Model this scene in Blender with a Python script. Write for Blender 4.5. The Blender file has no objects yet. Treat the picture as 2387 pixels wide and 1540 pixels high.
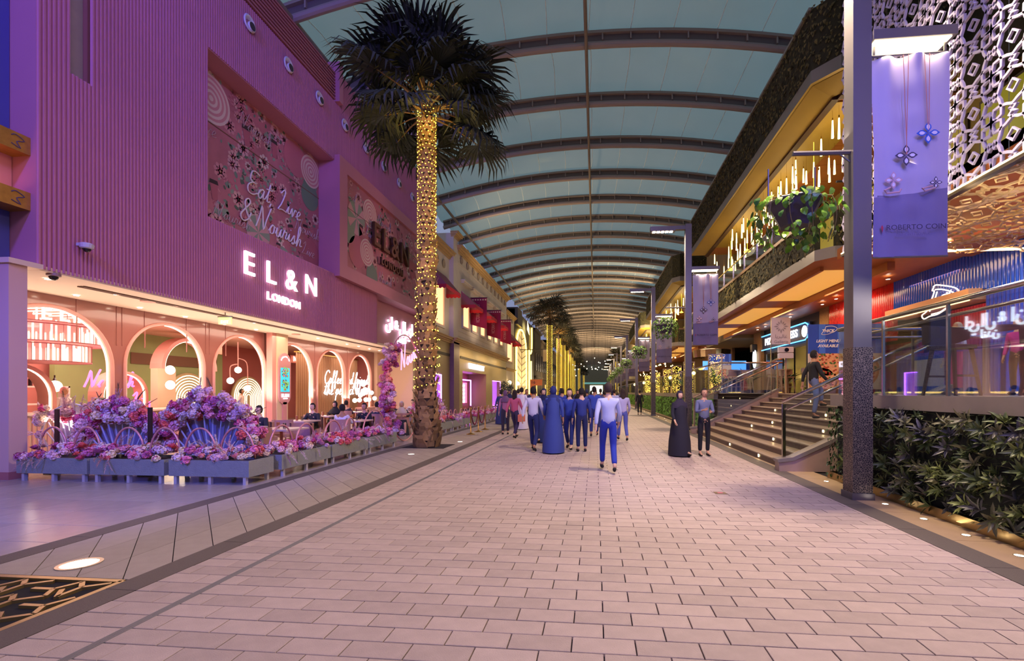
import bpy, math, random
from mathutils import Vector, Matrix, Euler
R = random.Random(7)
pi = math.pi
scn = bpy.context.scene
COL = scn.collection
# ---------------------------------------------------------------- camera
CX, FP, HV, EYE = 1283.0, 1080.0, 914.0, 1.6
TH = math.atan2(1388 - CX, FP)
cam_d = bpy.data.cameras.new('camera'); cam_d.sensor_width = 36; cam_d.lens = FP / 2387 * 36
cam_d.shift_x = -(CX - 1193.5) / 2387; cam_d.shift_y = (HV - 770) / 2387
cam_d.clip_end = 900
cam = bpy.data.objects.new('camera', cam_d); COL.objects.link(cam)
cam.location = (0, 0, EYE); cam.rotation_euler = (pi / 2, 0, TH)
scn.camera = cam
# ---------------------------------------------------------------- world: blue dusk sky
W = bpy.data.worlds.new('dusk'); scn.world = W; W.use_nodes = True
nt = W.node_tree; bgn = nt.nodes['Background']
tc = nt.nodes.new('ShaderNodeTexCoord'); sp = nt.nodes.new('ShaderNodeSeparateXYZ'); rp = nt.nodes.new('ShaderNodeValToRGB')
nt.links.new(tc.outputs['Generated'], sp.inputs[0]); nt.links.new(sp.outputs['Z'], rp.inputs[0]); nt.links.new(rp.outputs[0], bgn.inputs[0])
rp.color_ramp.elements[0].color = (.22, .24, .44, 1); rp.color_ramp.elements[1].color = (.34, .43, .50, 1)
bgn.inputs[1].default_value = 1.0
# ---------------------------------------------------------------- exposure
vs = scn.view_settings; vs.view_transform = 'Standard'; vs.look = 'None'; vs.exposure = -0.08; vs.gamma = 1; vs.use_curve_mapping = False
scn.cycles.max_bounces = 6; scn.cycles.diffuse_bounces = 3; scn.cycles.glossy_bounces = 3; scn.cycles.transmission_bounces = 4
scn.cycles.transparent_max_bounces = 10; scn.cycles.sample_clamp_indirect = 4; scn.cycles.caustics_reflective = False; scn.cycles.caustics_refractive = False
scn.cycles.use_light_tree = True; scn.cycles.blur_glossy = 1.0; scn.cycles.use_denoising = True
# ---------------------------------------------------------------- lamps of the place, and an added soffit fill
def light(kind, loc, energy, col, size=.5, sizey=None, aim=None, spot=None, blend=.6, name=None):
    d = bpy.data.lights.new(name or kind.lower() + '_lamp', kind); d.energy = energy; d.color = col
    if kind == 'AREA':
        d.size = size
        if sizey: d.shape = 'RECTANGLE'; d.size_y = sizey
    else: d.shadow_soft_size = size
    if spot: d.spot_size = math.radians(spot); d.spot_blend = blend
    o = bpy.data.objects.new(name or kind.lower() + '_lamp', d); o.location = loc
    if aim: o.rotation_euler = (Vector(aim) - Vector(loc)).to_track_quat('-Z', 'Y').to_euler()
    COL.objects.link(o); return o
WARM = (1, .77, .52); WARM2 = (1, .62, .28); VIO = (.30, .20, 1.0); BLU = (.10, .14, 1.0); PEACH = (1, .77, .58)
# violet-blue colour floods of the mall, hung high behind the viewer
light('SPOT', (-6.5, -9, 13), 10500, (.16, .10, 1), .5, aim=(-10.9, 10, 9), spot=52, name='violet_flood')
light('SPOT', (3, 1, 14), 2300, (.26, .22, 1), .6, aim=(-10.9, 12, 10.5), spot=58, blend=1, name='violet_flood')
light('SPOT', (-8.5, 6, 15.2), 500, (.2, .12, 1), .5, aim=(-11, 19, 9.5), spot=70, name='violet_flood')
light('SPOT', (-5.5, 28, 9), 650, (1, .38, .36), .5, aim=(-10.9, 13, 8), spot=70, name='rose_flood')
light('SPOT', (-3.5, -4, 8), 7000, (.08, .12, 1), .5, aim=(-8.2, 7.6, 1.0), spot=34, name='blue_flood')
light('SPOT', (2, -3, 9), 3000, (.16, .18, 1), .4, aim=(0, 18, .5), spot=50, name='blue_flood')
light('SPOT', (5, -4, 8), 1700, (.22, .18, 1), .4, aim=(5, 9, 3), spot=60, name='violet_flood')
light('AREA', (1, -2, 14.0), 1000, (.72, .50, 1), 6, 6, aim=(-1, 4, 0), name='plaza_flood')
POSTY = [7.3, 20.2, 32.2, 45.2, 59, 72.5, 86, 100, 114, 128, 142]
for i, y in enumerate(POSTY[:8]):
    light('AREA', (2.9, y + .14, 8.38), [820, 600, 600, 600, 600, 600, 600, 600][i], WARM, .7, .2, aim=(2.9, y + .14, 0), name='post_lamp')
    light('AREA', (4.72, y + .14, 6.62), 12, WARM, .9, .2, aim=(4.72, y + .14, 0), name='banner_lamp')
for y in (108, 130, 160, 195, 235):
    light('AREA', (0, y, 9), 900, WARM, 6, 10, aim=(0, y, 0), name='street_lamp_glow')
# warm wash on roof from buildings
for x, y, e in ((-8, 36, 250), (-8, 60, 500), (-7, 85, 900), (-7, 115, 1200), (7, 60, 700), (7, 90, 1100), (7, 125, 1500), (0, 160, 2200)):
    light('SPOT', (x * .9, y, 7.5), e * 9, (1, .74, .42), .6, aim=(x * .2, y + 6, 17), spot=125, name='roof_uplight')
# cafe soffit and rooms
for y in (9.5, 13, 16.5, 20, 23.5): light('AREA', (-12.0, y, 3.86), 70, PEACH, 1.6, 3.0, aim=(-12.0, y, 0), name='soffit_lamp'); light('AREA', (-12.95, y, 1.2), 105, (1, .82, .66), .6, 2.6, aim=(-11.9, y, 4), name='soffit_fill')  # second light: unseen upward fill, added to brighten the soffit from below
for x, y, e in ((-15.3, 10, 90), (-15.5, 14, 110), (-16, 18.5, 100), (-15, 22.5, 80), (-15, 26, 70), (-18, 13, 80)):
    light('AREA', (x, y, 3.75), e * 1.5, (1, .76, .60), 2.2, 2.4, aim=(x, y, 0), name='cafe_room_lamp')
light('POINT', (-15.6, 11.3, 3.3), 40, (1, .62, .50), .4, name='chandelier_glow')
# right terrace, balcony and canopy
for y in (8, 12, 16, 21, 27, 35, 44, 56, 70): light('AREA', (8.3, y, 5.0), 60 if y < 20 else 110, (1, .6, .3), 1.2, 2.2, aim=(8.3, y, 0), name='terrace_lamp')
for y in (15, 19.5, 24.5, 42, 50, 68): light('POINT', (7.6, y, 9.0), 62, (1, .72, .42), .5, name='pendant_glow')
for y in (14.8, 18, 22, 26): light('AREA', (7.0, y, 5.24), 26, (1, .66, .28), .8, 2.6, aim=(7.0, y, 9), name='cove_glow')
light('AREA', (5.2, 7.5, 4.8), 26, (1, .84, .58), .15, 6.5, aim=(5.65, 7.5, 5.7), name='lattice_strip_glow')
light('AREA', (7.6, 8.2, 5.02), 26, (1, .72, .35), 3, 3, aim=(7.6, 8.2, 4), name='lattice_soffit_glow')
light('AREA', (5.0, 5.8, 3.2), 60, (.9, .8, .7), 1.2, 1.2, aim=(4.2, 5.5, 0.5), name='hedge_wash')
# shop lighting on the cream store
for y in (38, 44, 50): light('AREA', (-9.6, y, 5.0), 70, (1, .7, .35), 4, .6, aim=(-10.7, y, 2), name='shop_wash')
for y in (32, 40, 48, 56): light('SPOT', (-7.5, y, 5.5), 260, (1, .76, .52), .4, aim=(-10.9, y, 11), spot=110, name='facade_wash')
light('AREA', (-9.5, 67, 3), 220, (1, .72, .35), 6, 3, aim=(-11, 67, 8), name='arch_wash')
for y in (75, 90, 110): light('AREA', (-8.5, y, 4), 200, (1, .72, .38), 8, 3, aim=(-11, y, 6), name='arcade_wash')
# string lights on palms give off a yellow glow
light('AREA', (-4.25, 12.4, 5.2), 16, (1, .72, .12), .3, 5, aim=(-4.95, 13.2, 5.2), name='fairy_glow')
light('POINT', (-4.6, 12.6, 9.2), 26, (1, .7, .2), .4, name='fairy_glow')
for y in (50, 63, 72): light('POINT', (-4.0, y - 1, 5), 60, (1, .7, .15), .5, name='fairy_glow')

# ---------------------------------------------------------------- colour and material helpers
def hx(h):
    if not isinstance(h, str): return tuple(h)
    h = h.lstrip('#'); o = []
    for i in (0, 2, 4):
        c = int(h[i:i + 2], 16) / 255; o.append(c / 12.92 if c <= .04045 else ((c + .055) / 1.055) ** 2.4)
    return tuple(o)
MATS = {}
def mat(key, col='808080', rough=.55, metal=0, em=None, es=0, noise=None, bump=None, rand=None, island=None, spec=.5, alpha=None, trans=0, coat=0, ramp=None, samp=False):
    """procedural principled material. noise=(scale,amount) value mottling, bump=(scale,strength), rand/island = brightness spread per object / per mesh island,
    ramp = list of colours picked per object"""
    if key in MATS: return MATS[key]
    m = bpy.data.materials.new(key); m.use_nodes = True; n = m.node_tree.nodes; l = m.node_tree.links
    b = n['Principled BSDF']; c = hx(col) + (1,)
    b.inputs['Base Color'].default_value = c; b.inputs['Roughness'].default_value = rough; b.inputs['Metallic'].default_value = metal
    b.inputs['Specular IOR Level'].default_value = spec; b.inputs['Coat Weight'].default_value = coat
    if trans: b.inputs['Transmission Weight'].default_value = trans
    if alpha is not None: b.inputs['Alpha'].default_value = alpha
    if em: b.inputs['Emission Color'].default_value = hx(em) + (1,); b.inputs['Emission Strength'].default_value = es
    if not samp:
        try: m.cycles.emission_sampling = 'NONE'
        except Exception: pass
    cur = None
    def rgb(): 
        x = n.new('ShaderNodeRGB'); x.outputs[0].default_value = c; return x.outputs[0]
    if ramp:
        r = n.new('ShaderNodeValToRGB'); r.color_ramp.interpolation = 'CONSTANT'
        src = n.new('ShaderNodeNewGeometry').outputs['Random Per Island'] if island is True else n.new('ShaderNodeObjectInfo').outputs['Random']
        e = r.color_ramp.elements
        for i, cc in enumerate(ramp):
            if i < 2: el = e[i]; el.position = i / len(ramp)
            else: el = e.new(i / len(ramp))
            el.color = hx(cc) + (1,)
        l.new(src, r.inputs[0]); cur = r.outputs[0]
    def mul(cur, fac_socket, lo, hi):
        mr = n.new('ShaderNodeMapRange'); mr.inputs[3].default_value = lo; mr.inputs[4].default_value = hi; l.new(fac_socket, mr.inputs[0])
        mx = n.new('ShaderNodeVectorMath'); mx.operation = 'SCALE'; l.new(cur or rgb(), mx.inputs[0]); l.new(mr.outputs[0], mx.inputs['Scale']); return mx.outputs[0]
    if rand: cur = mul(cur, n.new('ShaderNodeObjectInfo').outputs['Random'], 1 - rand, 1 + rand)
    if island and island is not True: cur = mul(cur, n.new('ShaderNodeNewGeometry').outputs['Random Per Island'], 1 - island, 1 + island)
    if noise or bump:
        t = n.new('ShaderNodeTexCoord')
    if noise:
        nz = n.new('ShaderNodeTexNoise'); nz.inputs['Scale'].default_value = noise[0]; nz.inputs['Detail'].default_value = 5; l.new(t.outputs['Object'], nz.inputs['Vector'])
        cur = mul(cur, nz.outputs['Fac'], 1 - noise[1] * 1.6, 1 + noise[1] * 1.6)
    if bump:
        nb = n.new('ShaderNodeTexNoise'); nb.inputs['Scale'].default_value = bump[0]; nb.inputs['Detail'].default_value = 4; l.new(t.outputs['Object'], nb.inputs['Vector'])
        bp = n.new('ShaderNodeBump'); bp.inputs['Strength'].default_value = bump[1]; bp.inputs['Distance'].default_value = .02
        l.new(nb.outputs['Fac'], bp.inputs['Height']); l.new(bp.outputs[0], b.inputs['Normal'])
    if cur: l.new(cur, b.inputs['Base Color'])
    MATS[key] = m; return m
def glow(key, col, es): return mat(key, col, em=col, es=es)
def glass_mat(key, tint='f4fbff', refl=.12):
    if key in MATS: return MATS[key]
    m = bpy.data.materials.new(key); m.use_nodes = True; n = m.node_tree.nodes; l = m.node_tree.links; n.clear()
    o = n.new('ShaderNodeOutputMaterial'); mx = n.new('ShaderNodeMixShader'); tr = n.new('ShaderNodeBsdfTransparent'); g = n.new('ShaderNodeBsdfGlossy')
    tr.inputs[0].default_value = hx(tint) + (1,); g.inputs['Roughness'].default_value = .02
    lw = n.new('ShaderNodeLayerWeight'); lw.inputs[0].default_value = .5
    mr = n.new('ShaderNodeMapRange'); mr.inputs[3].default_value = refl * .5; mr.inputs[4].default_value = min(1, refl * 3.2)
    l.new(lw.outputs['Fresnel'], mr.inputs[0]); l.new(mr.outputs[0], mx.inputs[0])
    l.new(tr.outputs[0], mx.inputs[1]); l.new(g.outputs[0], mx.inputs[2]); l.new(mx.outputs[0], o.inputs[0])
    MATS[key] = m; return m
# ---------------------------------------------------------------- object helpers
def tag(o, label=None, cat=None, group=None, kind=None):
    if label: o['label'] = label
    if cat: o['category'] = cat
    if group: o['group'] = group
    if kind: o['kind'] = kind
    return o
def thing(name, label, cat, loc=(0, 0, 0), rz=0, group=None, kind=None):
    o = bpy.data.objects.new(name, None); o.empty_display_size = .2; COL.objects.link(o)
    o.location = loc; o.rotation_euler = (0, 0, rz); return tag(o, label, cat, group, kind)
KIDS = {}
def wl(o):
    v = Vector((0, 0, 0))
    while o: v += o.location; o = o.parent
    return v
def link(o, parent=None):
    COL.objects.link(o)
    if parent: o.parent = parent; KIDS.setdefault(parent.name, []).append(o)
    return o
def inst(me, name, parent=None, loc=(0, 0, 0), rot=(0, 0, 0), sc=1):
    o = bpy.data.objects.new(name, me); o.location = loc; o.rotation_euler = rot
    o.scale = (sc, sc, sc) if isinstance(sc, (int, float)) else sc
    return link(o, parent)
def dup(root, loc, rz=None, label=None, group=None):
    def cp(o, par):
        c = o.copy(); COL.objects.link(c)
        if par: c.parent = par; KIDS.setdefault(par.name, []).append(c)
        for k in KIDS.get(o.name, []): cp(k, c)
        return c
    c = cp(root, None); c.location = loc
    if rz is not None: c.rotation_euler = (c.rotation_euler[0], c.rotation_euler[1], rz)
    if label: c['label'] = label
    if group: c['group'] = group
    return c
class MB:
    def __init__(s): s.v = []; s.f = []; s.m = []
    def add(s, vs, fs, mi=0):
        b = len(s.v); s.v += [tuple(x) for x in vs]
        for f in fs: s.f.append([b + i for i in f]); s.m.append(mi)
        return s
    def box(s, x0, x1, y0, y1, z0, z1, mi=0):
        return s.add([(x0, y0, z0), (x1, y0, z0), (x1, y1, z0), (x0, y1, z0), (x0, y0, z1), (x1, y0, z1), (x1, y1, z1), (x0, y1, z1)],
                     [(3, 2, 1, 0), (4, 5, 6, 7), (0, 1, 5, 4), (1, 2, 6, 5), (2, 3, 7, 6), (3, 0, 4, 7)], mi)
    def bbox(s, x0, x1, y0, y1, z0, z1, b, mi=0):  # box with chamfered upper edges
        return s.add([(x0, y0, z0), (x1, y0, z0), (x1, y1, z0), (x0, y1, z0), (x0, y0, z1 - b), (x1, y0, z1 - b), (x1, y1, z1 - b), (x0, y1, z1 - b),
                      (x0 + b, y0 + b, z1), (x1 - b, y0 + b, z1), (x1 - b, y1 - b, z1), (x0 + b, y1 - b, z1)],
                     [(3, 2, 1, 0), (0, 1, 5, 4), (1, 2, 6, 5), (2, 3, 7, 6), (3, 0, 4, 7), (4, 5, 9, 8), (5, 6, 10, 9), (6, 7, 11, 10), (7, 4, 8, 11), (8, 9, 10, 11)], mi)
    def prism(s, pts, O, ux, uy, d, mi=0):  # closed outline in a plane, pushed back by d against its normal
        O = Vector(O); ux = Vector(ux); uy = Vector(uy); nn = ux.cross(uy).normalized()
        a = [O + ux * p[0] + uy * p[1] for p in pts]; k = len(a)
        b = [p - nn * d for p in a]
        return s.add(a + b, [tuple(range(k)), tuple(range(2 * k - 1, k - 1, -1))] + [(i, i + k, (i + 1) % k + k, (i + 1) % k) for i in range(k)], mi)
    def tube(s, pts, r, n=8, closed=False, mi=0, caps=True, rot=0):
        P = [Vector(p) for p in pts]; k = len(P); rings = []
        up = None
        for i in range(k):
            if closed: t = (P[(i + 1) % k] - P[i - 1])
            else: t = P[min(i + 1, k - 1)] - P[max(i - 1, 0)]
            if t.length < 1e-9: t = Vector((0, 0, 1))
            t.normalize()
            if up is None: up = Vector((0, 0, 1)) if abs(t.z) < .95 else Vector((1, 0, 0))
            a = t.cross(up)
            if a.length < 1e-4: a = t.orthogonal()
            a.normalize(); b = a.cross(t).normalized(); up = b
            rr = r[i] if isinstance(r, (list, tuple)) else r
            rings.append([P[i] + (a * math.cos(rot + 2 * pi * j / n) + b * math.sin(rot + 2 * pi * j / n)) * rr for j in range(n)])
        vs = [p for q in rings for p in q]; fs = []
        for i in range(k if closed else k - 1):
            i2 = (i + 1) % k
            for j in range(n): fs.append((i * n + j, i * n + (j + 1) % n, i2 * n + (j + 1) % n, i2 * n + j))
        if caps and not closed: fs += [tuple(range(n - 1, -1, -1)), tuple(range((k - 1) * n, k * n))]
        return s.add(vs, fs, mi)
    def lathe(s, prof, n=16, c=(0, 0, 0), mi=0, sy=1, a0=0, a1=2 * pi):
        full = abs(a1 - a0 - 2 * pi) < 1e-6; m = n if full else n + 1
        vs = [(c[0] + r * math.cos(a0 + (a1 - a0) * j / n), c[1] + sy * r * math.sin(a0 + (a1 - a0) * j / n), c[2] + z) for r, z in prof for j in range(m)]
        fs = []
        for i in range(len(prof) - 1):
            for j in range(n):
                j2 = (j + 1) % m if full else j + 1
                fs.append((i * m + j, i * m + j2, (i + 1) * m + j2, (i + 1) * m + j))
        return s.add(vs, fs, mi)
    def ball(s, c, r, n=8, k=6, mi=0, sc=(1, 1, 1)):
        vs = [(c[0], c[1], c[2] - r * sc[2])]; fs = []
        for i in range(1, k):
            ph = -pi / 2 + pi * i / k
            for j in range(n):
                a = 2 * pi * j / n; vs.append((c[0] + r * sc[0] * math.cos(ph) * math.cos(a), c[1] + r * sc[1] * math.cos(ph) * math.sin(a), c[2] + r * sc[2] * math.sin(ph)))
        vs.append((c[0], c[1], c[2] + r * sc[2]))
        for j in range(n): fs.append((0, 1 + (j + 1) % n, 1 + j)); fs.append((len(vs) - 1, 1 + (k - 2) * n + j, 1 + (k - 2) * n + (j + 1) % n))
        for i in range(k - 2):
            for j in range(n):
                a = 1 + i * n + j; b = 1 + i * n + (j + 1) % n; fs.append((a, b, b + n, a + n))
        return s.add(vs, fs, mi)
    def quad(s, a, b, c, d, mi=0): return s.add([a, b, c, d], [(0, 1, 2, 3)], mi)
    def merge(s, o, M=None, mi=None):
        b = len(s.v); s.v += [tuple(M @ Vector(p)) for p in o.v] if M else o.v
        for f, m in zip(o.f, o.m): s.f.append([b + i for i in f]); s.m.append(m if mi is None else mi)
        return s
    def mesh(s, name, mats, smooth=False):
        me = bpy.data.meshes.new(name); me.from_pydata(s.v, [], s.f)
        for m in (mats if isinstance(mats, (list, tuple)) else [mats]): me.materials.append(m)
        if any(s.m): me.polygons.foreach_set('material_index', s.m)
        if smooth: me.polygons.foreach_set('use_smooth', [True] * len(s.f))
        me.update(); return me
    def build(s, name, mats, parent=None, smooth=False, world=True, loc=None):
        o = bpy.data.objects.new(name, s.mesh(name, mats, smooth))
        if loc: o.location = loc
        elif parent and world: o.location = -wl(parent)
        return link(o, parent)
def solo(mb, name, mats, label, cat, group=None, kind=None, smooth=False, loc=None):
    """one-mesh thing whose mesh was written in world coordinates; origin moved to its base"""
    if mb.v:
        xs = [p[0] for p in mb.v]; ys = [p[1] for p in mb.v]; zs = [p[2] for p in mb.v]
        c = ((min(xs) + max(xs)) / 2, (min(ys) + max(ys)) / 2, min(zs)); mb.v = [(p[0] - c[0], p[1] - c[1], p[2] - c[2]) for p in mb.v]
    o = mb.build(name, mats, None, smooth); o.location = c; return tag(o, label, cat, group, kind)
def px_ray(u, v):
    x = (u - CX) / FP; return Vector((x * math.cos(TH) - math.sin(TH), x * math.sin(TH) + math.cos(TH), (HV - v) / FP))
def onZ(u, v, Z):
    d = px_ray(u, v); t = (Z - EYE) / d.z; return Vector((d.x * t, d.y * t, Z))
def onX(u, v, X):
    d = px_ray(u, v); t = X / d.x; return Vector((X, d.y * t, EYE + d.z * t))
def onY(u, v, Y):
    d = px_ray(u, v); t = Y / d.y; return Vector((d.x * t, Y, EYE + d.z * t))
# scratch scene in which text and skinned figures are turned into meshes
TMP = bpy.data.scenes.new('scratch')
def bake(o):
    TMP.collection.objects.link(o); TMP.view_layers[0].update(); dg = TMP.view_layers[0].depsgraph; dg.update()
    me = bpy.data.meshes.new_from_object(o.evaluated_get(dg), depsgraph=dg)
    TMP.collection.objects.unlink(o); return me
XP, XM, YM = ((0, 1, 0), (0, 0, 1)), ((0, -1, 0), (0, 0, 1)), ((1, 0, 0), (0, 0, 1))  # reading direction and up for signs facing +x, -x, -y
def text(s, size, m, O, ax=YM, depth=.02, parent=None, name='lettering', align='CENTER', off=0, space=1, shear=0, sx=1, bev=0):
    cu = bpy.data.curves.new('t', 'FONT'); cu.body = s; cu.size = size; cu.extrude = depth / 2; cu.align_x = align; cu.align_y = 'CENTER'
    cu.offset = off; cu.space_character = space; cu.shear = shear; cu.resolution_u = 3
    o = bpy.data.objects.new('t', cu); me = bake(o); bpy.data.objects.remove(o)
    ux, uy = Vector(ax[0]), Vector(ax[1]); nn = ux.cross(uy); O = Vector(O)
    me.transform(Matrix(((ux.x * sx, uy.x, nn.x, 0), (ux.y * sx, uy.y, nn.y, 0), (ux.z * sx, uy.z, nn.z, 0), (0, 0, 0, 1))))
    me.materials.clear(); me.materials.append(m)
    ob = bpy.data.objects.new(name, me); ob.location = O - (wl(parent) if parent else Vector((0, 0, 0)))
    return link(ob, parent)
# single-stroke handwriting
G = {'C': (.62, [[(.6, .82), (.48, 1), (.25, .92), (.08, .5), (.2, .06), (.42, 0), (.62, .15)]]),
     'E': (.6, [[(.58, .95), (.35, 1.02), (.15, .95), (.12, .6), (.3, .52), (.45, .52), (.25, .5), (.05, .3), (.1, .05), (.35, 0), (.6, .15)]]),
     'L': (.6, [[(.1, .8), (.3, 1.05), (.35, .8), (.2, .3), (.05, .02), (.3, .08), (.6, .05)]]),
     'N': (.75, [[(.0, .0), (.12, .5), (.18, 1.0), (.3, .6), (.45, .02), (.55, .5), (.72, 1.1)]]),
     '&': (.6, [[(.6, .1), (.35, .35), (.15, .8), (.3, 1), (.42, .85), (.2, .5), (.03, .2), (.2, 0), (.45, .15), (.55, .45)]]),
     'a': (.46, [[(0, .1), (.2, .42), (.32, .42), (.12, .38), (.06, .12), (.18, 0), (.32, .25), (.35, .42), (.34, .08), (.46, .1)]]),
     'b': (.42, [[(0, .1), (.18, .6), (.22, 1), (.12, .9), (.1, .3), (.12, .02), (.3, .05), (.35, .3), (.22, .38), (.42, .32)]]),
     'c': (.36, [[(0, .1), (.15, .38), (.3, .4), (.14, .38), (.07, .15), (.18, 0), (.36, .1)]]),
     'd': (.46, [[(0, .1), (.2, .42), (.3, .4), (.12, .36), (.06, .12), (.18, 0), (.32, .3), (.42, 1.0), (.34, .4), (.34, .06), (.46, .1)]]),
     'e': (.38, [[(0, .1), (.2, .22), (.28, .36), (.18, .43), (.08, .25), (.14, .02), (.38, .1)]]),
     'f': (.34, [[(0, .1), (.2, .6), (.26, .98), (.16, .95), (.12, .4), (.1, -.35), (.2, -.3), (.16, .05), (.34, .12)]]),
     'h': (.46, [[(0, .1), (.2, .6), (.22, 1), (.12, .9), (.1, .4), (.08, 0), (.2, .35), (.32, .38), (.32, .08), (.46, .1)]]),
     'i': (.26, [[(0, .1), (.12, .4), (.1, .08), (.26, .1)], [(.16, .6), (.17, .62)]]),
     'l': (.28, [[(0, .1), (.18, .6), (.2, 1), (.1, .85), (.1, .1), (.28, .1)]]),
     'n': (.48, [[(0, .1), (.1, .4), (.08, 0), (.2, .35), (.34, .38), (.34, .08), (.48, .1)]]),
     'o': (.42, [[(0, .1), (.2, .42), (.08, .25), (.12, .02), (.3, .08), (.3, .35), (.18, .42), (.42, .35)]]),
     'p': (.44, [[(0, .1), (.12, .42), (.06, -.4), (.12, .2), (.26, .42), (.34, .2), (.2, .02), (.12, .08), (.44, .1)]]),
     'r': (.34, [[(0, .1), (.1, .46), (.14, .36), (.26, .4), (.22, .1), (.34, .1)]]),
     's': (.34, [[(0, .1), (.18, .44), (.2, .3), (.26, .1), (.14, 0), (.08, .05), (.34, .1)]]),
     't': (.3, [[(0, .1), (.16, .5), (.2, .85), (.14, .4), (.14, .04), (.3, .1)], [(.02, .58), (.34, .62)]]),
     'u': (.46, [[(0, .1), (.08, .4), (.08, .08), (.22, .02), (.34, .4), (.32, .06), (.46, .1)]]),
     'v': (.4, [[(0, .1), (.08, .4), (.16, .02), (.3, .4), (.4, .34)]]),
     ',': (.2, [[(.08, .04), (.03, -.14)]]), '.': (.2, [[(.06, .02), (.07, .03)]]), ' ': (.3, [])}
def smooth_pts(p, k=3):
    if len(p) < 3: return p
    o = []
    for i in range(len(p) - 1):
        a, b, c, d = [Vector(q) for q in (p[max(i - 1, 0)], p[i], p[i + 1], p[min(i + 2, len(p) - 1)])]
        for j in range(k):
            t = j / k; o.append(tuple(.5 * ((2 * b) + (c - a) * t + (2 * a - 5 * b + 4 * c - d) * t * t + (3 * b - a - 3 * c + d) * t ** 3)))
    o.append(tuple(p[-1])); return o
def script(mb, s, size, O, ax, r, slant=.2, mi=0, n=5, k=3):
    ux, uy = Vector(ax[0]), Vector(ax[1]); x = 0; O = Vector(O)
    for ch in s:
        w, st = G[ch]
        for q in st:
            pts = [O + ux * (x + px + py * slant) * size + uy * py * size for px, py in smooth_pts(q, k)]
            mb.tube(pts, r, n, mi=mi)
        x += w
    return mb
# ================================================================ SETTING: ground
STONE = 'b4a098'
m_grout = mat('grout', '1c181c', .95)
m_tile = mat('paver', STONE, .62, rand=.10, noise=(9, .10), bump=(120, .25))
m_tile_far = mat('paver_far', STONE, .6, island=.10, noise=(9, .10), bump=(120, .2))
m_dark = mat('dark_granite', '5d534e', .6, noise=(160, .25), bump=(140, .2))
m_terr = mat('terrace_stone', 'a79a90', .22, rand=.07, noise=(6, .08), bump=(40, .06))
m_terr_far = mat('terrace_stone_far', 'a79a90', .25, island=.07, noise=(6, .08))
m_band = mat('band_stone', 'a5978c', .6, rand=.09, noise=(7, .09), bump=(120, .2))
m_tan = mat('tan_stone', 'a98f70', .5, noise=(5, .08), bump=(90, .1))
floor = MB().box(-40, 60, -10, 300, -.3, -.022).build('floor', m_grout); tag(floor, 'street floor of pale stone paving between the shops', kind='structure')
# running-bond pavers of the street
TW, TD, J = .4027, .1815, .008
XL, XR = -3.70, 3.53
rows = []
nearobj = []; far = MB()
y0 = 2.855 - TD * 8
r = 0
cells = []
while y0 + r * TD < 46:
    ya = y0 + r * TD; off = (-.15 if r % 2 == 0 else -.35 + 0)  # joint phase
    k = math.floor((XL - off) / TW)
    while off + k * TW < XR:
        xa, xb = max(XL, off + k * TW), min(XR, off + (k + 1) * TW)
        if xb - xa > .03: cells.append((xa, xb, ya, ya + TD))
        k += 1
    r += 1
def vis(x, y):
    z = y * math.cos(TH) - x * math.sin(TH)
    if z < .5: return False
    u = CX + FP * (x * math.cos(TH) + y * math.sin(TH)) / z; v = HV + FP * EYE / z
    return -20 < u < 2407 and v < 1560
cells.sort(key=lambda c: c[2])
nvis = 0; FULL = None
tile_meshes = {}
for xa, xb, ya, yb in cells:
    if ya > 2.2 and nvis < 292 and vis((xa + xb) / 2, (ya + yb) / 2):
        w = round(xb - xa, 3)
        if w not in tile_meshes: tile_meshes[w] = MB().bbox(-w / 2 + J / 2, w / 2 - J / 2, -TD / 2 + J / 2, TD / 2 - J / 2, -.02, 0, .003).mesh('paver', m_tile)
        inst(tile_meshes[w], 'paver', floor, ((xa + xb) / 2, (ya + yb) / 2, R.uniform(-.001, .001))); nvis += 1
    else:
        h = R.uniform(-.001, .001); far.box(xa + J / 2, xb - J / 2, ya + J / 2, yb - J / 2, -.02, h)
fo = far.build('paving_beyond', m_tile_far, floor); tag(fo, kind='stuff')
MB().box(XL, XR, 46, 260, -.03, 0).build('far_paving', mat('far_paving', STONE, .6, noise=(3, .08)), floor)
# granite border bands and steel channel
for xa, xb in ((-3.97, -3.70), (3.53, 3.84), (-5.78, -5.52)):
    b = MB(); y = 1.0
    while y < 150: b.box(xa, xb, y + .003, min(y + 1.2, 150) - .003, -.03, .002); y += 1.2
    o = b.build('granite_border', m_dark); o['kind'] = 'structure'; o.name = 'trim_1' if xa == -3.97 else ('trim_2' if xa == 3.53 else 'trim_3')
ch = MB()
for i in range(5): ch.box(-3.19 + i * .013, -3.182 + i * .013, 1, 150, -.01, .004)
ch.box(-3.20, -3.12, 1, 150, -.02, -.002, 1)
o = ch.build('trim_4', [mat('steel', '8c8c90', .45, .5), mat('steel_dark', '4c4a4c', .5, .4)]); tag(o, 'slotted steel drain channel running along the paving', kind='structure')
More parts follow.
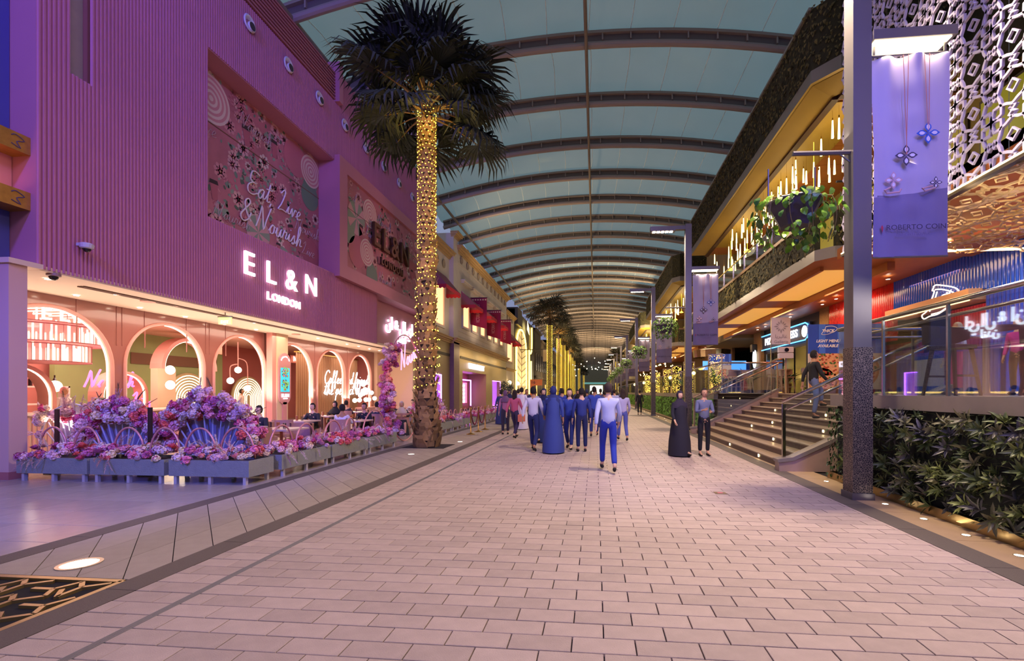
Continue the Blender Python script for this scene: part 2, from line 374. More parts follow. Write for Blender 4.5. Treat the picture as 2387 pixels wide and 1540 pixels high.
# left band: pavers set on the diagonal between the two borders
bandp = MB(); dirx = Vector((-1.55, 1.64, 0)); per = .47
k = -6; bt = []
while -2 + k * per < 150:
    ya = 3.54 + k * per
    if ya < 60:
        pts = [(-3.972, ya), (-3.972, ya + per - .012), (-5.518, ya + per - .012 + 1.64), (-5.518, ya + 1.64)]
        for q in range(3):
            f0, f1 = q / 3 + .002, (q + 1) / 3 - .002
            xs = lambda f: -3.972 - 1.546 * f
            P = [(xs(f0), ya + 1.64 * f0), (xs(f0), ya + per - .012 + 1.64 * f0), (xs(f1), ya + per - .012 + 1.64 * f1), (xs(f1), ya + 1.64 * f1)]
            Q = []
            for i_ in range(4):
                a_, b_ = P[i_], P[(i_ + 1) % 4]
                if a_[1] >= 3.6: Q.append(a_)
                if (a_[1] - 3.6) * (b_[1] - 3.6) < 0: f_ = (3.6 - a_[1]) / (b_[1] - a_[1]); Q.append((a_[0] + (b_[0] - a_[0]) * f_, 3.6))
            if len(Q) < 3: continue
            P = Q; c = (sum(p[0] for p in P) / len(P), sum(p[1] for p in P) / len(P))
            if ya < 13: 
                b = MB(); b.prism([(p[0] - c[0], p[1] - c[1]) for p in P][::-1], (0, 0, 0), (1, 0, 0), (0, 1, 0), .02)
                o = b.build('band_slab', m_band, floor, world=False, loc=(c[0], c[1], 0))
            else: bandp.prism(P[::-1], (0, 0, 0), (1, 0, 0), (0, 1, 0), .02)
    k += 1
tag(bandp.build('band_paving_beyond', mat('band_far', 'a5978c', .6, island=.08, noise=(7, .08)), floor), kind='stuff')
MB().box(-5.518, -3.972, 60, 150, -.03, 0).build('band_far', m_band, floor)
MB().box(-5.518, -3.972, 3.59, 60, -.021, -.014).build('band_bed', m_grout, floor)
# terrace of large polished slabs
tf = MB(); y = 2.6; cnt = 0
while y < 30:
    x = -5.79; i = 0
    while x > -21:
        if y < 12 and x > -14:
            inst(MB().bbox(-.596, -.003, .003, .596, -.02, 0, .002).mesh('terrace_slab', m_terr) if cnt == 0 else tslab, 'terrace_slab', floor, (x, y, 0))
            if cnt == 0: tslab = bpy.data.objects['terrace_slab'].data
            cnt += 1
        else: tf.box(x - .597, x - .003, y + .003, y + .597, -.02, 0)
        x -= .6
    y += .6
tag(tf.build('terrace_paving_beyond', m_terr_far, floor), kind='stuff')
MB().box(-11, -5.79, 30, 150, -.03, 0).build('terrace_far', m_terr_far, floor)
# right strip of tan stone
rs = MB(); y = .6
while y < 20: MB().box(3.84, 4.36, y + .003, y + 1.197, -.03, .002).build('strip_slab', m_tan, floor); y += 1.2
MB().box(3.84, 4.36, 20, 150, -.03, .002).build('strip_far', m_tan, floor)
# bronze tree grate with its cut pattern
br = mat('grate_bronze', 'b49a68', .35, .85)
g = thing('tree_grate', 'bronze tree grate with angular cut pattern in the paving at lower left', 'grate', (-4.9, 2.6, 0))
gp = MB()
gx0, gx1, gy0, gy1 = -5.5, -3.99, 1.6, 3.56
def bar(m, a, b, w=.036, z0=-.03, z1=.003):
    a = Vector((a[0], a[1], 0)); b = Vector((b[0], b[1], 0)); t = (b - a).normalized(); nrm = Vector((-t.y, t.x, 0)) * w / 2
    m.prism([tuple((p)[:2]) for p in (a - nrm, b - nrm, b + nrm, a + nrm)], (0, 0, z1), (1, 0, 0), (0, 1, 0), z1 - z0)
fr = MB()
for a, b in (((gx0, gy1), (gx1, gy1)), ((gx1, gy0), (gx1, gy1)), ((gx0, gy0), (gx0, gy1))): bar(fr, a, b, .05)
fr.build('frame', br, g)
for s in ((0, 1), (1, 0)):
    pass
cs = .27
for i in range(6):
    for j in range(7):
        x, y = gx1 - .05 - i * cs, gy1 - .05 - j * cs
        d = .5 if (i + j) % 2 else .0
        A, B, C2, D = (x, y - .08), (x - cs * .45, y - .08 - .0), (x - cs, y - cs * .45), (x - cs * .45, y - cs)
        if (i + j) % 2: L = [((x, y), (x - cs * .3, y - cs * .55)), ((x - cs * .3, y - cs * .55), (x - cs, y - cs * .55)), ((x - cs * .3, y - cs * .55), (x, y - cs))]
        else: L = [((x, y), (x - cs * .6, y - cs * .35)), ((x - cs * .6, y - cs * .35), (x - cs, y)), ((x - cs * .6, y - cs * .35), (x - cs * .6, y - cs)), ((x - cs, y - cs * .55), (x - cs * .6, y - cs))]
        for a, b in L:
            a = (max(gx0, a[0]), max(gy0, a[1])); b = (max(gx0, b[0]), max(gy0, b[1]))
            if a != b: bar(gp, a, b)
gp.build('pattern_bars', br, g)
MB().box(gx0, gx1, gy0, gy1, -.05, -.045).build('soil', mat('soil', '4a3222', .95, noise=(20, .3), bump=(30, 1)), g)
# floor uplights
def uplight(x, y, r, label, on=1, group=None, es=18, col='fff1d8'):
    t = thing('ground_uplight', label, 'floor light', (x, y, 0), 0, group)
    MB().lathe([(r * 1.0, .001), (r * 1.0, .008), (r * .82, .008), (r * .8, -.001)], 24).build('rim', mat('steel_rim', 'c9bfae', .3, .9), t, world=False, smooth=False)
    MB().lathe([(r * .8, .004), (r * .45, .0065), (0, .007)], 24).build('lens', glow('uplens%s' % col + str(es), col, es), t, world=False)
    return t
uplight(-4.78, 3.87, .165, 'large bright round floor uplight beside the bronze grate', es=7)
u2 = uplight(-4.73, 11.55, .10, 'round floor uplight just in front of the lit palm', es=7)
dup(u2, (-4.35, 14.6, 0), label='round floor uplight just behind the lit palm at its right')
for i, y in enumerate((8.75, 7.05, 6.27, 5.6, 4.95)):
    lb = ['small floor uplight at the foot of the stair end wall', 'small floor uplight just right of the nearest lamp post', 'second small floor uplight right of the nearest post', 'third small floor uplight right of the nearest post', 'small floor uplight at the right edge of the picture'][i]
    q = uplight(4.12, y, .045, lb, group='small uplights along the hedge kerb', es=30)
k0 = uplight(4.02, 21, .05, 'tiny floor light along the far hedge foot, nearest of its row', group='tiny lights at the far hedge foot', es=30)
for i, y in enumerate(range(23, 61, 2)): dup(k0, (4.02 + .1 * (y % 3), y, 0), label='tiny floor light along the far hedge foot, %s from the front' % 'second third fourth fifth sixth seventh eighth ninth tenth eleventh twelfth thirteenth fourteenth fifteenth sixteenth seventeenth eighteenth nineteenth twentieth'.split()[i])
solo(MB().box(1.88, 2.06, 7.5, 7.66, .001, .006).box(1.93, 2.01, 7.55, 7.61, .006, .008, 1), 'floor_marker', [mat('brass_plate', '8a7358', .4, .6), mat('marker_red', 'e8798a', .5)], 'small brass floor plate with pink centre in the paving', 'floor plate')

# ================================================================ ROOF
roof = thing('ceiling', 'arched mall roof of teal membrane over grey ribs', None, (0, 16, 14), kind='structure')
RZ, RR, RX = 17.0, 45.0, -.3
def rz_(x): return RZ - (RR - math.sqrt(RR * RR - (x - RX) ** 2))
xs = [RX + t * 12.2 / 10 for t in range(-10, 11)]
m_rib = mat('roof_steel', '9a8a80', .5, .0); m_rib2 = mat('roof_steel_dark', '6a605a', .6, .0)
rib = MB()
rib.tube([(x, 0, rz_(x) - .12) for x in xs], .15, 10)
for x0, x1 in zip(xs, xs[1:]):
    z0, z1 = rz_(x0), rz_(x1)
    for ya, yb, za, zb, mi in ((-.05, .05, .0, .28, 1), (-.20, .20, .28, .40, 0)):
        rib.add([(x0, ya, z0 + za), (x1, ya, z1 + za), (x1, yb, z1 + za), (x0, yb, z0 + za), (x0, ya, z0 + zb), (x1, ya, z1 + zb), (x1, yb, z1 + zb), (x0, yb, z0 + zb)],
                [(3, 2, 1, 0), (4, 5, 6, 7), (0, 1, 5, 4), (2, 3, 7, 6)], mi)
    xm = (x0 + x1) / 2; rib.box(xm - .03, xm + .03, -.17, .17, rz_(xm), rz_(xm) + .28, 0)
ribm = rib.mesh('arch_rib', [m_rib, m_rib2])
SP = 4.2
for k in range(-6, 58): inst(ribm, 'arch_rib', roof, (0, 16.3 + SP * k - 16, -14))
# membrane skin, slightly cushioned between ribs
mm = bpy.data.materials.new('membrane'); mm.use_nodes = True; n = mm.node_tree.nodes; l = mm.node_tree.links; n.clear()
o_ = n.new('ShaderNodeOutputMaterial'); ad = n.new('ShaderNodeMixShader'); df = n.new('ShaderNodeBsdfDiffuse'); ts = n.new('ShaderNodeBsdfTranslucent'); gl = n.new('ShaderNodeBsdfGlossy'); a2 = n.new('ShaderNodeMixShader')
nz = n.new('ShaderNodeTexNoise'); nz.inputs['Scale'].default_value = .6; tcn = n.new('ShaderNodeTexCoord'); l.new(tcn.outputs['Object'], nz.inputs['Vector'])
cr = n.new('ShaderNodeValToRGB'); cr.color_ramp.elements[0].color = (.50, .72, .66, 1); cr.color_ramp.elements[1].color = (.62, .84, .76, 1); l.new(nz.outputs['Fac'], cr.inputs[0]); l.new(cr.outputs[0], ts.inputs[0])
df.inputs[0].default_value = (.42, .46, .42, 1); gl.inputs['Roughness'].default_value = .18; gl.inputs[0].default_value = (.7, .7, .7, 1)
ad.inputs[0].default_value = .55; l.new(df.outputs[0], ad.inputs[1]); l.new(ts.outputs[0], ad.inputs[2])
a2.inputs[0].default_value = .05; l.new(ad.outputs[0], a2.inputs[1]); l.new(gl.outputs[0], a2.inputs[2]); l.new(a2.outputs[0], o_.inputs[0])
mem = MB(); NY = 6
ys = [16.3 + SP * (-6) + SP * j / NY for j in range(NY * 63 + 1)]
xm = [RX + t * 12.4 / 12 for t in range(-12, 13)]
for j, y in enumerate(ys):
    f = (j % NY) / NY
    for x in xm: mem.v.append((x, y, rz_(x) + .42 + .25 * math.sin(pi * f)))
nx = len(xm)
for j in range(len(ys) - 1):
    for i in range(nx - 1): mem.f.append([j * nx + i, j * nx + i + 1, (j + 1) * nx + i + 1, (j + 1) * nx + i]); mem.m.append(0)
mem.build('membrane', mm, roof, smooth=True)
sm = MB()
for x in [RX - 11 + 1.83 * i for i in range(13)]:
    for k in range(-2, 22):
        ya = 16.3 + SP * k
        sm.tube([(x + .12 * math.sin(pi * t / 5), ya + SP * t / 5, rz_(x) + .405 + .25 * math.sin(pi * t / 5)) for t in range(6)], .018, 4)
tag(sm.build('membrane_seam', mat('seam', 'f0fbf8', .6), roof), kind='stuff')
mp = mat('purlin', '8a7c6c', .5, .2)
MB().tube([(RX - .1, -8, RZ - .32), (RX - .1, 270, RZ - .32)], .075, 8).build('ridge_pipe', mp, roof)
MB().tube([(-11.25, -8, 15.5), (-11.25, 270, 15.5)], .10, 8).build('side_pipe', mp, roof)
MB().tube([(11.0, -8, 15.3), (11.0, 270, 15.3)], .10, 8).build('side_pipe', mp, roof)
# ================================================================ CAFE FACADE (left)
m_pink = mat('pink_cladding', 'bf7690', .6, noise=(2, .04)); m_pinkp = mat('pink_paint', 'bc7a8c', .6, noise=(2, .03)); m_cream = mat('cream_paint', 'e2c6ae', .7)
FX = -10.7
caf = thing('cafe_building', 'tall pink fluted cafe building with recessed flower murals on the left', 'building', (-10.9, 8, 0))
def corr(m, y0, y1, z0, z1, x=FX, p=.082, d=.045):
    n_ = max(1, round((y1 - y0) / p)); pr_ = []
    for i in range(n_):
        a = y0 + (y1 - y0) * i / n_; q = (y1 - y0) / n_
        pr_ += [(a, x - d), (a + q * .22, x), (a + q * .62, x), (a + q * .84, x - d)]
    pr_.append((y1, x - d)); b = len(m.v)
    for a, xx in pr_: m.v += [(xx, a, z0), (xx, a, z1)]
    for i in range(len(pr_) - 1): m.f.append([b + 2 * i, b + 2 * i + 2, b + 2 * i + 3, b + 2 * i + 1]); m.m.append(0)
    k = len(pr_)
    m.add([(xx, a, z0) for a, xx in pr_] + [(x - .3, y1, z0), (x - .3, y0, z0)], [tuple(range(k + 2))])
    m.add([(xx, a, z1) for a, xx in pr_] + [(x - .3, y1, z1), (x - .3, y0, z1)], [tuple(range(k + 1, -1, -1))])
c = MB()
corr(c, 7.93, 8.52, 4.0, 13.6); corr(c, 8.52, 8.9, 4.0, 8.15); corr(c, 8.9, 11.9, 4.0, 13.6)
corr(c, 11.9, 18.15, 4.0, 6.48); corr(c, 11.9, 18.15, 11.2, 13.6); corr(c, 18.15, 21.9, 4.0, 6.4); corr(c, 18.15, 29.4, 11.4, 15.0); corr(c, 8, 18.15, 13.6, 13.62, FX - .02)
c.build('fluted_cladding', m_pink, caf)
b = MB()
b.box(-11.8, FX - .03, 7.93, 7.96, 4.0, 15)                      # near end return
b.box(-11.6, FX - .26, 7.95, 8.55, 8.1, 13.6); b.box(-11.6, FX - .26, 8.88, 11.9, 4, 13.6)
b.box(-11.6, FX - .03, 11.6, 11.9, 6.4, 11.3)                       # recess jamb
b.box(-11.45, FX - .03, 11.9, 18.15, 6.35, 6.50); b.box(-11.45, FX - .03, 11.9, 18.15, 11.17, 11.35)
b.box(-11.8, FX - .26, 18.15, 29.4, 11.4, 15.0); b.box(-11.8, -10.5, 18.17, 18.45, 13.6, 15.25)
b.box(-11.5, -11.2, 21.9, 30, 4, 6.5); b.box(-11.5, -10.7, 21.85, 21.9, 4, 6.4); b.box(-11.9, -11.2, 29.4, 29.6, 4, 15)
b.build('wall_body', m_pinkp, caf)
MB().box(FX - .28, FX - .22, 8.52, 8.9, 8.15, 13.6).box(FX - .22, FX - .21, 8.52, 8.9, 10.4, 10.42, 1).build('stone_slot', [mat('slot_stone', 'a8948a', .7, noise=(4, .1)), m_grout], caf)
fr2 = MB()  # frame box round the second mural
for q in ((-10.48, 18.15, 29.0, 6.4, 6.95), (-10.48, 18.15, 29.0, 10.85, 11.4), (-10.48, 18.15, 18.75, 6.95, 10.85), (-10.48, 28.4, 29.0, 6.95, 10.85)):
    fr2.box(-11.45, q[0], q[1], q[2], q[3], q[4])
fr2.build('mural_frame', m_pinkp, caf)
for k in range(9):
    z = 13.66 + k * .13
    o = MB().box(FX - .14, FX + .03, 7.9, 18.2, z, z + .07).build('louvre_slat', mat('louvre', 'a8636c', .6), caf)
MB().box(FX - .3, FX - .16, 7.9, 18.2, 13.6, 14.95).build('louvre_backing', mat('louvre_dark', '3a1c24', .8), caf)
vm = MB(); vm.lathe([(.20, .0), (.24, .03), (.25, .05), (.21, .075), (.165, .05), (.11, -.01)], 24); vm.lathe([(.13, .02), (.14, .10), (.13, .112), (.115, .10)], 20, c=(.07, .045, 0), mi=0); vm.lathe([(.12, .111), (0, .111)], 16, c=(.07, .045, 0), mi=1)
vme = vm.mesh('round_vent', [mat('vent_white', 'cfc9d2', .5), mat('vent_dark', '3b3038', .6)], True)
for i in range(9): inst(vme, 'round_vent', caf, (.2, 13.38 + 1.83 * i - 8, 13.02), (0, pi / 2, 0), (1, 1, 1))
# murals: printed boards with raised seams; the print is flat discs, cups and blossoms a few millimetres proud
def mural(x, y0, y1, z0, z1, lab, seed):
    rr = random.Random(seed); t = thing('flower_mural', lab, 'mural', (x, (y0 + y1) / 2, z0))
    base = mat('mural_base', 'b4707e', .7, ramp=None, noise=(1.1, .28))
    MB().box(x - .05, x, y0, y1, z0, z1).build('board', base, t)
    pk = [mat('pr%d' % i, cc, .75) for i, cc in enumerate(['bf7080', 'cc8e96', 'd4a6a4', '8a9c8c', '708a7c', 'dcc6be', 'a45a6a', '3a2c32', '566a5a', 'c8937a', 'b06474', 'd0a0a8'])]
    p = MB(); ux, uy = Vector((0, 1, 0)), Vector((0, 0, 1))
    def clip(y, z): return min(max(y, y0 + .01), y1 - .01), min(max(z, z0 + .01), z1 - .01)
    def disc(y, z, r, mi, h, n_=20, sq=1, ang=0):
        pts = []
        for a in range(n_):
            dy, dz = r * math.cos(2 * pi * a / n_), r * sq * math.sin(2 * pi * a / n_)
            pts.append(clip(y + dy * math.cos(ang) - dz * math.sin(ang), z + dy * math.sin(ang) + dz * math.cos(ang)))
        p.add([(x + h, a, b_) for a, b_ in pts], [tuple(range(n_))], mi)
    for i in range(230):   # foliage and petals scattered
        y, z = rr.uniform(y0 + .1, y1 - .1), rr.uniform(z0 + .1, z1 - .1); kind = rr.random()
        if kind < .5:
            rad = rr.uniform(.12, .26); cc = rr.choice([2, 5, 11, 1, 0])
            for q in range(8): disc(y + rad * .6 * math.cos(q * pi / 4 + i), z + rad * .6 * math.sin(q * pi / 4 + i), rad * .45, cc, .002 + i * 1e-5, 8, .7, q * pi / 4 + i)
            for q in range(5): disc(y + rad * .25 * math.cos(q * 1.25), z + rad * .25 * math.sin(q * 1.25), rad * .3, rr.choice([1, 10, 0]), .0025 + i * 1e-5, 7)
            disc(y, z, rad * .16, rr.choice([9, 6, 7]), .003 + i * 1e-5, 7)
        elif kind < .85:
            for q in range(4): disc(y + rr.uniform(-.25, .25), z + rr.uniform(-.25, .25), rr.uniform(.05, .11), rr.choice([3, 4, 8, 3]), .002 + i * 1e-5, 9, .6, rr.uniform(0, 3))
        else:
            a = rr.uniform(0, 6.28)
            for q in range(9):
                s_ = q / 9 * .5; disc(y + s_ * math.cos(a), z + s_ * math.sin(a), .09 * (1 - q / 12), rr.choice([6, 1, 10]), .002 + i * 1e-5, 6, .25, a + 1.2 * (1 if q % 2 else -1))
    p.build('print_flowers', pk, t)
    d = MB(); p = d
    def fl():
        nonlocal p
        if p.v: p.build('printed_motif', pk, t)
        p = MB()
    def rings(y, z, r):
        fl()
        for k_ in range(9): disc(y, z, r * (1 - k_ / 9), 5 if k_ % 2 == 0 else 1, .010 + k_ * .0008, 30)
    def wheel(y, z, r):
        fl(); disc(y, z, r, 11, .010, 28)
        for q in range(6):
            a = q * pi / 3; p.add([(x + .012, *clip(y, z))] + [(x + .012, *clip(y + r * math.cos(a + e), z + r * math.sin(a + e))) for e in (-.26, -.1, .1, .26)], [(0, 1, 2, 3, 4)], 3)
    def cup(y, z, h, a=0):
        fl()
        def tr(u_, v_): return clip(y + u_ * math.cos(a) - v_ * math.sin(a), z + u_ * math.sin(a) + v_ * math.cos(a))
        for pts, mi, hh in (([(-.10, 0), (.10, 0), (.15, .5), (-.15, .5)], 10, .012), ([(-.17, .48), (.17, .48), (.14, .6), (-.14, .6)], 7, .014)):
            p.add([(x + hh, *tr(u_ * h, v_ * h)) for u_, v_ in pts], [(0, 1, 2, 3)], mi)
    if seed == 1:
        rings(y0 + .85, z1 - .85, .72); rings(y1 - .55, z1 - .75, .62); disc(y1 - 1.5, z1 - .7, .66, 0, .009, 28); disc(y1 - .6, z1 - 1.75, .55, 4, .009, 28); disc(y1 - .55, z0 + .7, .58, 10, .009, 28)
        wheel(y0 + 2.8, z0 + .55, .55); disc(y0 + .05, z0 + 1.2, .5, 3, .009, 24); disc(y1 - 2.2, z0 + .05, .4, 3, .009, 24)
        for a in ((1.0, .9, 1, .1), (2.3, 3.2, 1.1, .1), (3.6, 3.5, 1.0, .05), (4.6, .9, .9, .3), (5.4, 1.2, .9, .1), (3.8, .1, .7, 0)): cup(y0 + a[0], z0 + a[1], a[2], a[3])
    else:
        rings(y0 + 2.2, z1 - .85, .66); rings(y0 + 1.9, z0 + 1.15, .62); wheel(y0 + .95, z1 - 1.5, .75); disc(y0 + .2, z1 - 2.2, .62, 3, .009, 26); disc(y0 + 1.0, z0 + .9, .7, 0, .009, 26); disc(y0 + 2.4, z0 + .2, .55, 4, .009, 26)
        disc(y1 - 2.3, z0 + 1.9, .62, 10, .009, 26); disc(y1 - .6, z0 + 2.6, .5, 4, .009, 26)
        for a in ((1.3, 1.6, 1.1, -.1), (3.6, 2.8, .9, .2), (5.4, 2.9, 1, .1), (6.3, .4, 1, .5), (7.2, 1.2, .9, 0)): cup(y0 + a[0], z0 + a[1], a[2], a[3])
    fl()
    s2 = MB(); zz = z0 + (z1 - z0) * .66; s2.box(x, x + .012, y0, y1, zz, zz + .03)
    s2.build('board_seam', mat('seam_bronze', '8a5f50', .5, .4), t)
    w = mat('script_white', 'f4eaec', .6); sm_ = mat('script_soft', 'cdb9ba', .7)
    a = MB(); f_ = MB()
    if seed == 1:
        q1 = onX(572, 437, x); q2 = onX(556, 478, x); script(a, 'Eat, Live', .80, (x + .03, q1.y, q1.z - .1), XP, .024); script(a, '& Nourish', .80, (x + .03, q2.y, q2.z - .42), XP, .024)
        for s_, yy, z_ in (('Nourish', 1.9, 3.75), ('Live', .2, 2.75), ('Nourish', .9, .45), ('Nourish', 4.7, 1.35), ('Live', 5.1, .55)): f_ = MB(); script(f_, s_, .5, (x + .022, y0 + yy, z0 + z_), XP, .008, k=2, n=4); f_.build('small_lettering', sm_, t)
    else:
        for s_, yy, z_ in (('Eat', .2, 3.0), ('Nourish', 2.9, 2.9), ('Live', 1.7, 1.9), ('Eat', 5.6, 2.6), ('Nourish', 3.0, .1), ('Nourish', 6.9, 2.2)): f_ = MB(); script(f_, s_, .5, (x + .022, y0 + yy, z0 + z_), XP, .008, k=2, n=4); f_.build('small_lettering', sm_, t)
    if a.v: a.build('slogan_lettering', w, t)
    return t
mural(-11.40, 11.9, 18.15, 6.47, 11.2, 'large recessed flower mural reading Eat, Live & Nourish on the pink facade', 1)
mural(-10.60, 18.75, 28.4, 6.95, 10.85, 'second framed flower mural with bronze letters, partly behind the lit palm', 2)
brz = mat('bronze_letters', '5c3c22', .6, .3)
t = thing('bronze_sign', 'unlit bronze EL&N London letters fixed on the second flower mural', 'sign', (-10.55, 22.5, 7.5))
text('EL&N', 1.55, brz, (-10.48, 23.1, 9.1), XP, .14, t, off=.015, space=1.25); text('LONDON', .5, brz, (-10.48, 23.1, 8.05), XP, .10, t, off=.012, space=1.3)
m_led = glow('sign_white', 'f2f6ff', 3)
t = thing('illuminated_sign', 'glowing white EL&N London letters on the pink fluted wall', 'sign', (FX, 15, 4.6))
for ch_, u, v in (('E', 580, 617), ('L', 631, 638), ('&', 679, 655), ('N', 725, 668)):
    p = onX(u, v, FX + .05); text(ch_, 1.02, m_led, (FX + .06, p.y, p.z), XP, .06, t, off=0, name='letter')
for i, ch_ in enumerate('LONDON'): p = onX(626 + 68 * (i / 5) ** .96, 690 + 22 * i / 5, FX + .05); text(ch_, .36, m_led, (FX + .06, p.y, p.z), XP, .05, t, off=.006, name='letter')
light('AREA', (FX + .35, 15, 5.3), .8, (.85, .9, 1), 3.5, 1.2, aim=(FX, 15, 5.3), name='sign_glow')
t = thing('arabic_sign', 'glowing white Arabic letters beside the palm on the pink wall', 'sign', (-11.2, 24.4, 4.6))
for s_, y, sz, z in (('\uFEE5\uFE8D', 23.4, .95, 5.32), ('&', 24.3, .72, 5.34), ('\uFEDD\uFE8D', 25.1, .95, 5.3), ('\uFEF1\uFE8D', 26.1, .95, 5.32), ('\uFEE5\uFEAA\uFEE8\uFEDF', 25.0, .62, 4.62)):
    text(s_, sz, m_led, (-11.1, y * 1.03, z), XP, .08, t, off=.012, name='letter')
light('AREA', (-10.8, 25.6, 5.2), .5, (.85, .9, 1), 3, 1, aim=(-11.2, 25.6, 5.2), name='sign_glow')
# neighbour front at the far left edge
nb = thing('neighbour_front', 'violet-lit wall with bronze scrollwork beams at the far left edge', 'building', (-11.8, 7, 0))
MB().box(-12.2, -11.3, 2, 7.92, 3.97, 15).build('wall', mat('neighbour_wall', '4c4c9c', .7, noise=(1.5, .05)), nb)
bz = mat('beam_bronze', 'b5833c', .4, .5, noise=(12, .2))
for z in (5.10, 6.16):
    bm_ = MB().box(-11.32, -10.85, 3, 7.93, z, z + .34).build('scroll_beam', bz, nb)
    sc_ = MB()
    for q in range(7):
        yy = 7.75 - q * .55
        sc_.tube(smooth_pts([(-10.845, yy - .12, z + .25), (-10.845, yy - .05, z + .29), (-10.845, yy + .08, z + .22), (-10.845, yy - .04, z + .16), (-10.845, yy + .02, z + .06), (-10.845, yy - .12, z + .1)], 3), .010, 5)
    sc_.build('scroll_ornament', mat('scroll_violet', '6d5a7a', .4, .5), bm_)
MB().box(-11.30, -11.26, 3, 7.6, 5.44, 6.16).build('lit_niche', mat('orange_panel', 'c47a2c', .6, em='d97a20', es=.25), nb)
MB().box(-11.30, -11.25, 7.6, 7.92, 5.44, 6.16).build('pink_niche', mat('pink_lit', 'd58a96', .6), nb)
MB().box(-11.30, -11.22, 3, 7.62, 4.3, 4.70).box(-11.30, -11.22, 3, 7.62, 4.71, 5.09).build('copper_panel', mat('copper_panel', '8a4f30', .5, .3, noise=(2, .15)), nb)
light('AREA', (-11.0, 6.4, 5.46), 9, (1, .45, .12), 2.5, .2, aim=(-11.3, 6.4, 6.2), name='niche_glow')
# soffit and left pillar
sf = MB().box(-13.3, -11.0, 7.9, 29, 3.98, 4.06).box(-11.0, FX - .02, 7.96, 29, 3.965, 4.06)
sf.box(-11.7, -10.60, 7.42, 7.95, 3.965, 4.06).build('ceiling_soffit', m_cream)
bpy.data.objects['ceiling_soffit']['kind'] = 'structure'; bpy.data.objects['ceiling_soffit'].name = 'ceiling_1'
pl = thing('pillar', 'tall lilac-pink pillar at the far left end of the cafe terrace', 'pillar', (-10.75, 7.7, 0))
MB().box(-11.0, -10.66, 7.46, 7.74, .14, 3.98).build('shaft', mat('pillar_pink', 'd3a9a0', .6), pl); MB().box(-11.02, -10.65, 7.45, 7.75, 0, .14).build('plinth', mat('plinth_pink', 'b06a68', .5), pl)
MB().box(-11.22, -11.0, 7.46, 7.74, 0, 3.98).build('metal_cladding', mat('cladding_grey', '8f8272', .35, .7), pl)
# soffit downlights, vents and cameras
dl = MB().lathe([(.075, 0), (.075, -.012), (.055, -.012)], 16); dl.lathe([(.055, -.008), (0, -.008)], 16, mi=1)
dlm = dl.mesh('downlight', [mat('dl_rim', 'f0e0d0', .4), glow('dl_lens', 'fff0dc', 22)])
def downlight(p, lab='round recessed downlight in the cream cafe soffit', grp='downlights in the cafe soffit', sc=1):
    o = inst(dlm, 'downlight', None, p, sc=sc); tag(o, lab, 'downlight', grp); return o
ORD = 'first second third fourth fifth sixth seventh eighth ninth tenth eleventh twelfth thirteenth fourteenth fifteenth sixteenth seventeenth eighteenth nineteenth twentieth'.split(); DLS = []
for u, v in ((112, 650), (178, 688), (272, 686), (326, 717), (412, 713), (432, 738), (511, 734), (523, 755), (594, 752), (597, 768), (664, 765), (680, 790), (657, 780), (717, 796), (752, 802), (741, 788), (784, 808), (809, 802), (836, 807), (861, 813), (835, 818), (858, 822), (884, 817), (905, 821), (925, 825), (880, 826)):
    p = onZ(u, v, 3.97); DLS.append(p)
for i, p in enumerate(sorted(DLS, key=lambda q: q.y)):
    k_ = min(5, int(sum(q > p.y * 0 + 0 and p.y > q for q in [11.6, 14.6, 17.7, 20.7, 23.6]))); row = 'outer' if p.x > -11.9 else 'inner'; n_ = sum(1 for q in DLS if q.y < p.y and (q.x > -11.9) == (p.x > -11.9)) + 1
    downlight(p, 'recessed soffit downlight, %s in the %s row, by the %s arch' % (ORD[n_ - 1], row, ORD[k_]))
for u, v in ((345, 702), (690, 779)):
    p = onZ(u, v, 3.97); solo(MB().lathe([(.16, 0), (.16, -.015), (.14, -.02), (0, -.02)], 20, c=p), 'ceiling_speaker', mat('speaker_pink', 'd59a88', .6), 'flat round pink ceiling speaker in the soffit, %s' % ('nearest one' if u < 400 else 'above the fourth arch'), 'speaker', smooth=False)
gr = thing('slot_diffuser', 'long slotted air vent along the cafe soffit edge', 'vent', (-11.6, 16, 3.95))
for i in range(3): MB().box(-11.55 + i * .07, -11.51 + i * .07, 9.3, 28, 3.955, 3.98).build('slot', mat('slot_dark', '6a4a3c', .6), gr)
ex = thing('exit_sign', 'green lit exit sign hanging under the cafe soffit', 'sign', (-12.0, 15.2, 3.6))
p = onZ(525, 745, 3.75)
ex.location = (p.x, p.y, 3.62); MB().box(-.2, .2, -.02, .02, 0, .2).build('panel', mat('exit_green', 'c8dc9a', .5, em='b8e070', es=1.6), ex, world=False); MB().box(-.22, .22, -.03, .03, .2, .24).box(-.01, .01, -.01, .01, .24, .36).build('bracket', mat('bracket_grey', '9c9488', .5), ex, world=False)
text('EXIT', .12, glow('exit_txt', 'e8ffd0', 3), (p.x, p.y - .03, 3.68), YM, .006, ex)
def dome(p, lab, s=1):
    t = thing('dome_camera', lab, 'camera', p); MB().lathe([(.10 * s, 0), (.10 * s, -.05 * s), (.07 * s, -.06 * s)], 16).build('housing', mat('cam_body', '8f6f72', .5), t, world=False)
    MB().ball((0, 0, -.06 * s), .07 * s, 12, 8).build('dome', mat('cam_dome', '1a1216', .1), t, world=False, smooth=True); return t
dome(onZ(125, 637, 3.98), 'dark dome camera under the soffit near the left pillar', 1.1)
dome(onZ(655, 785, 3.96), 'small dome camera on the pillar top by the screen', .9)
t = thing('wall_camera', 'white dome camera bracketed on the pink fluted wall', 'camera', onX(182, 571, FX))
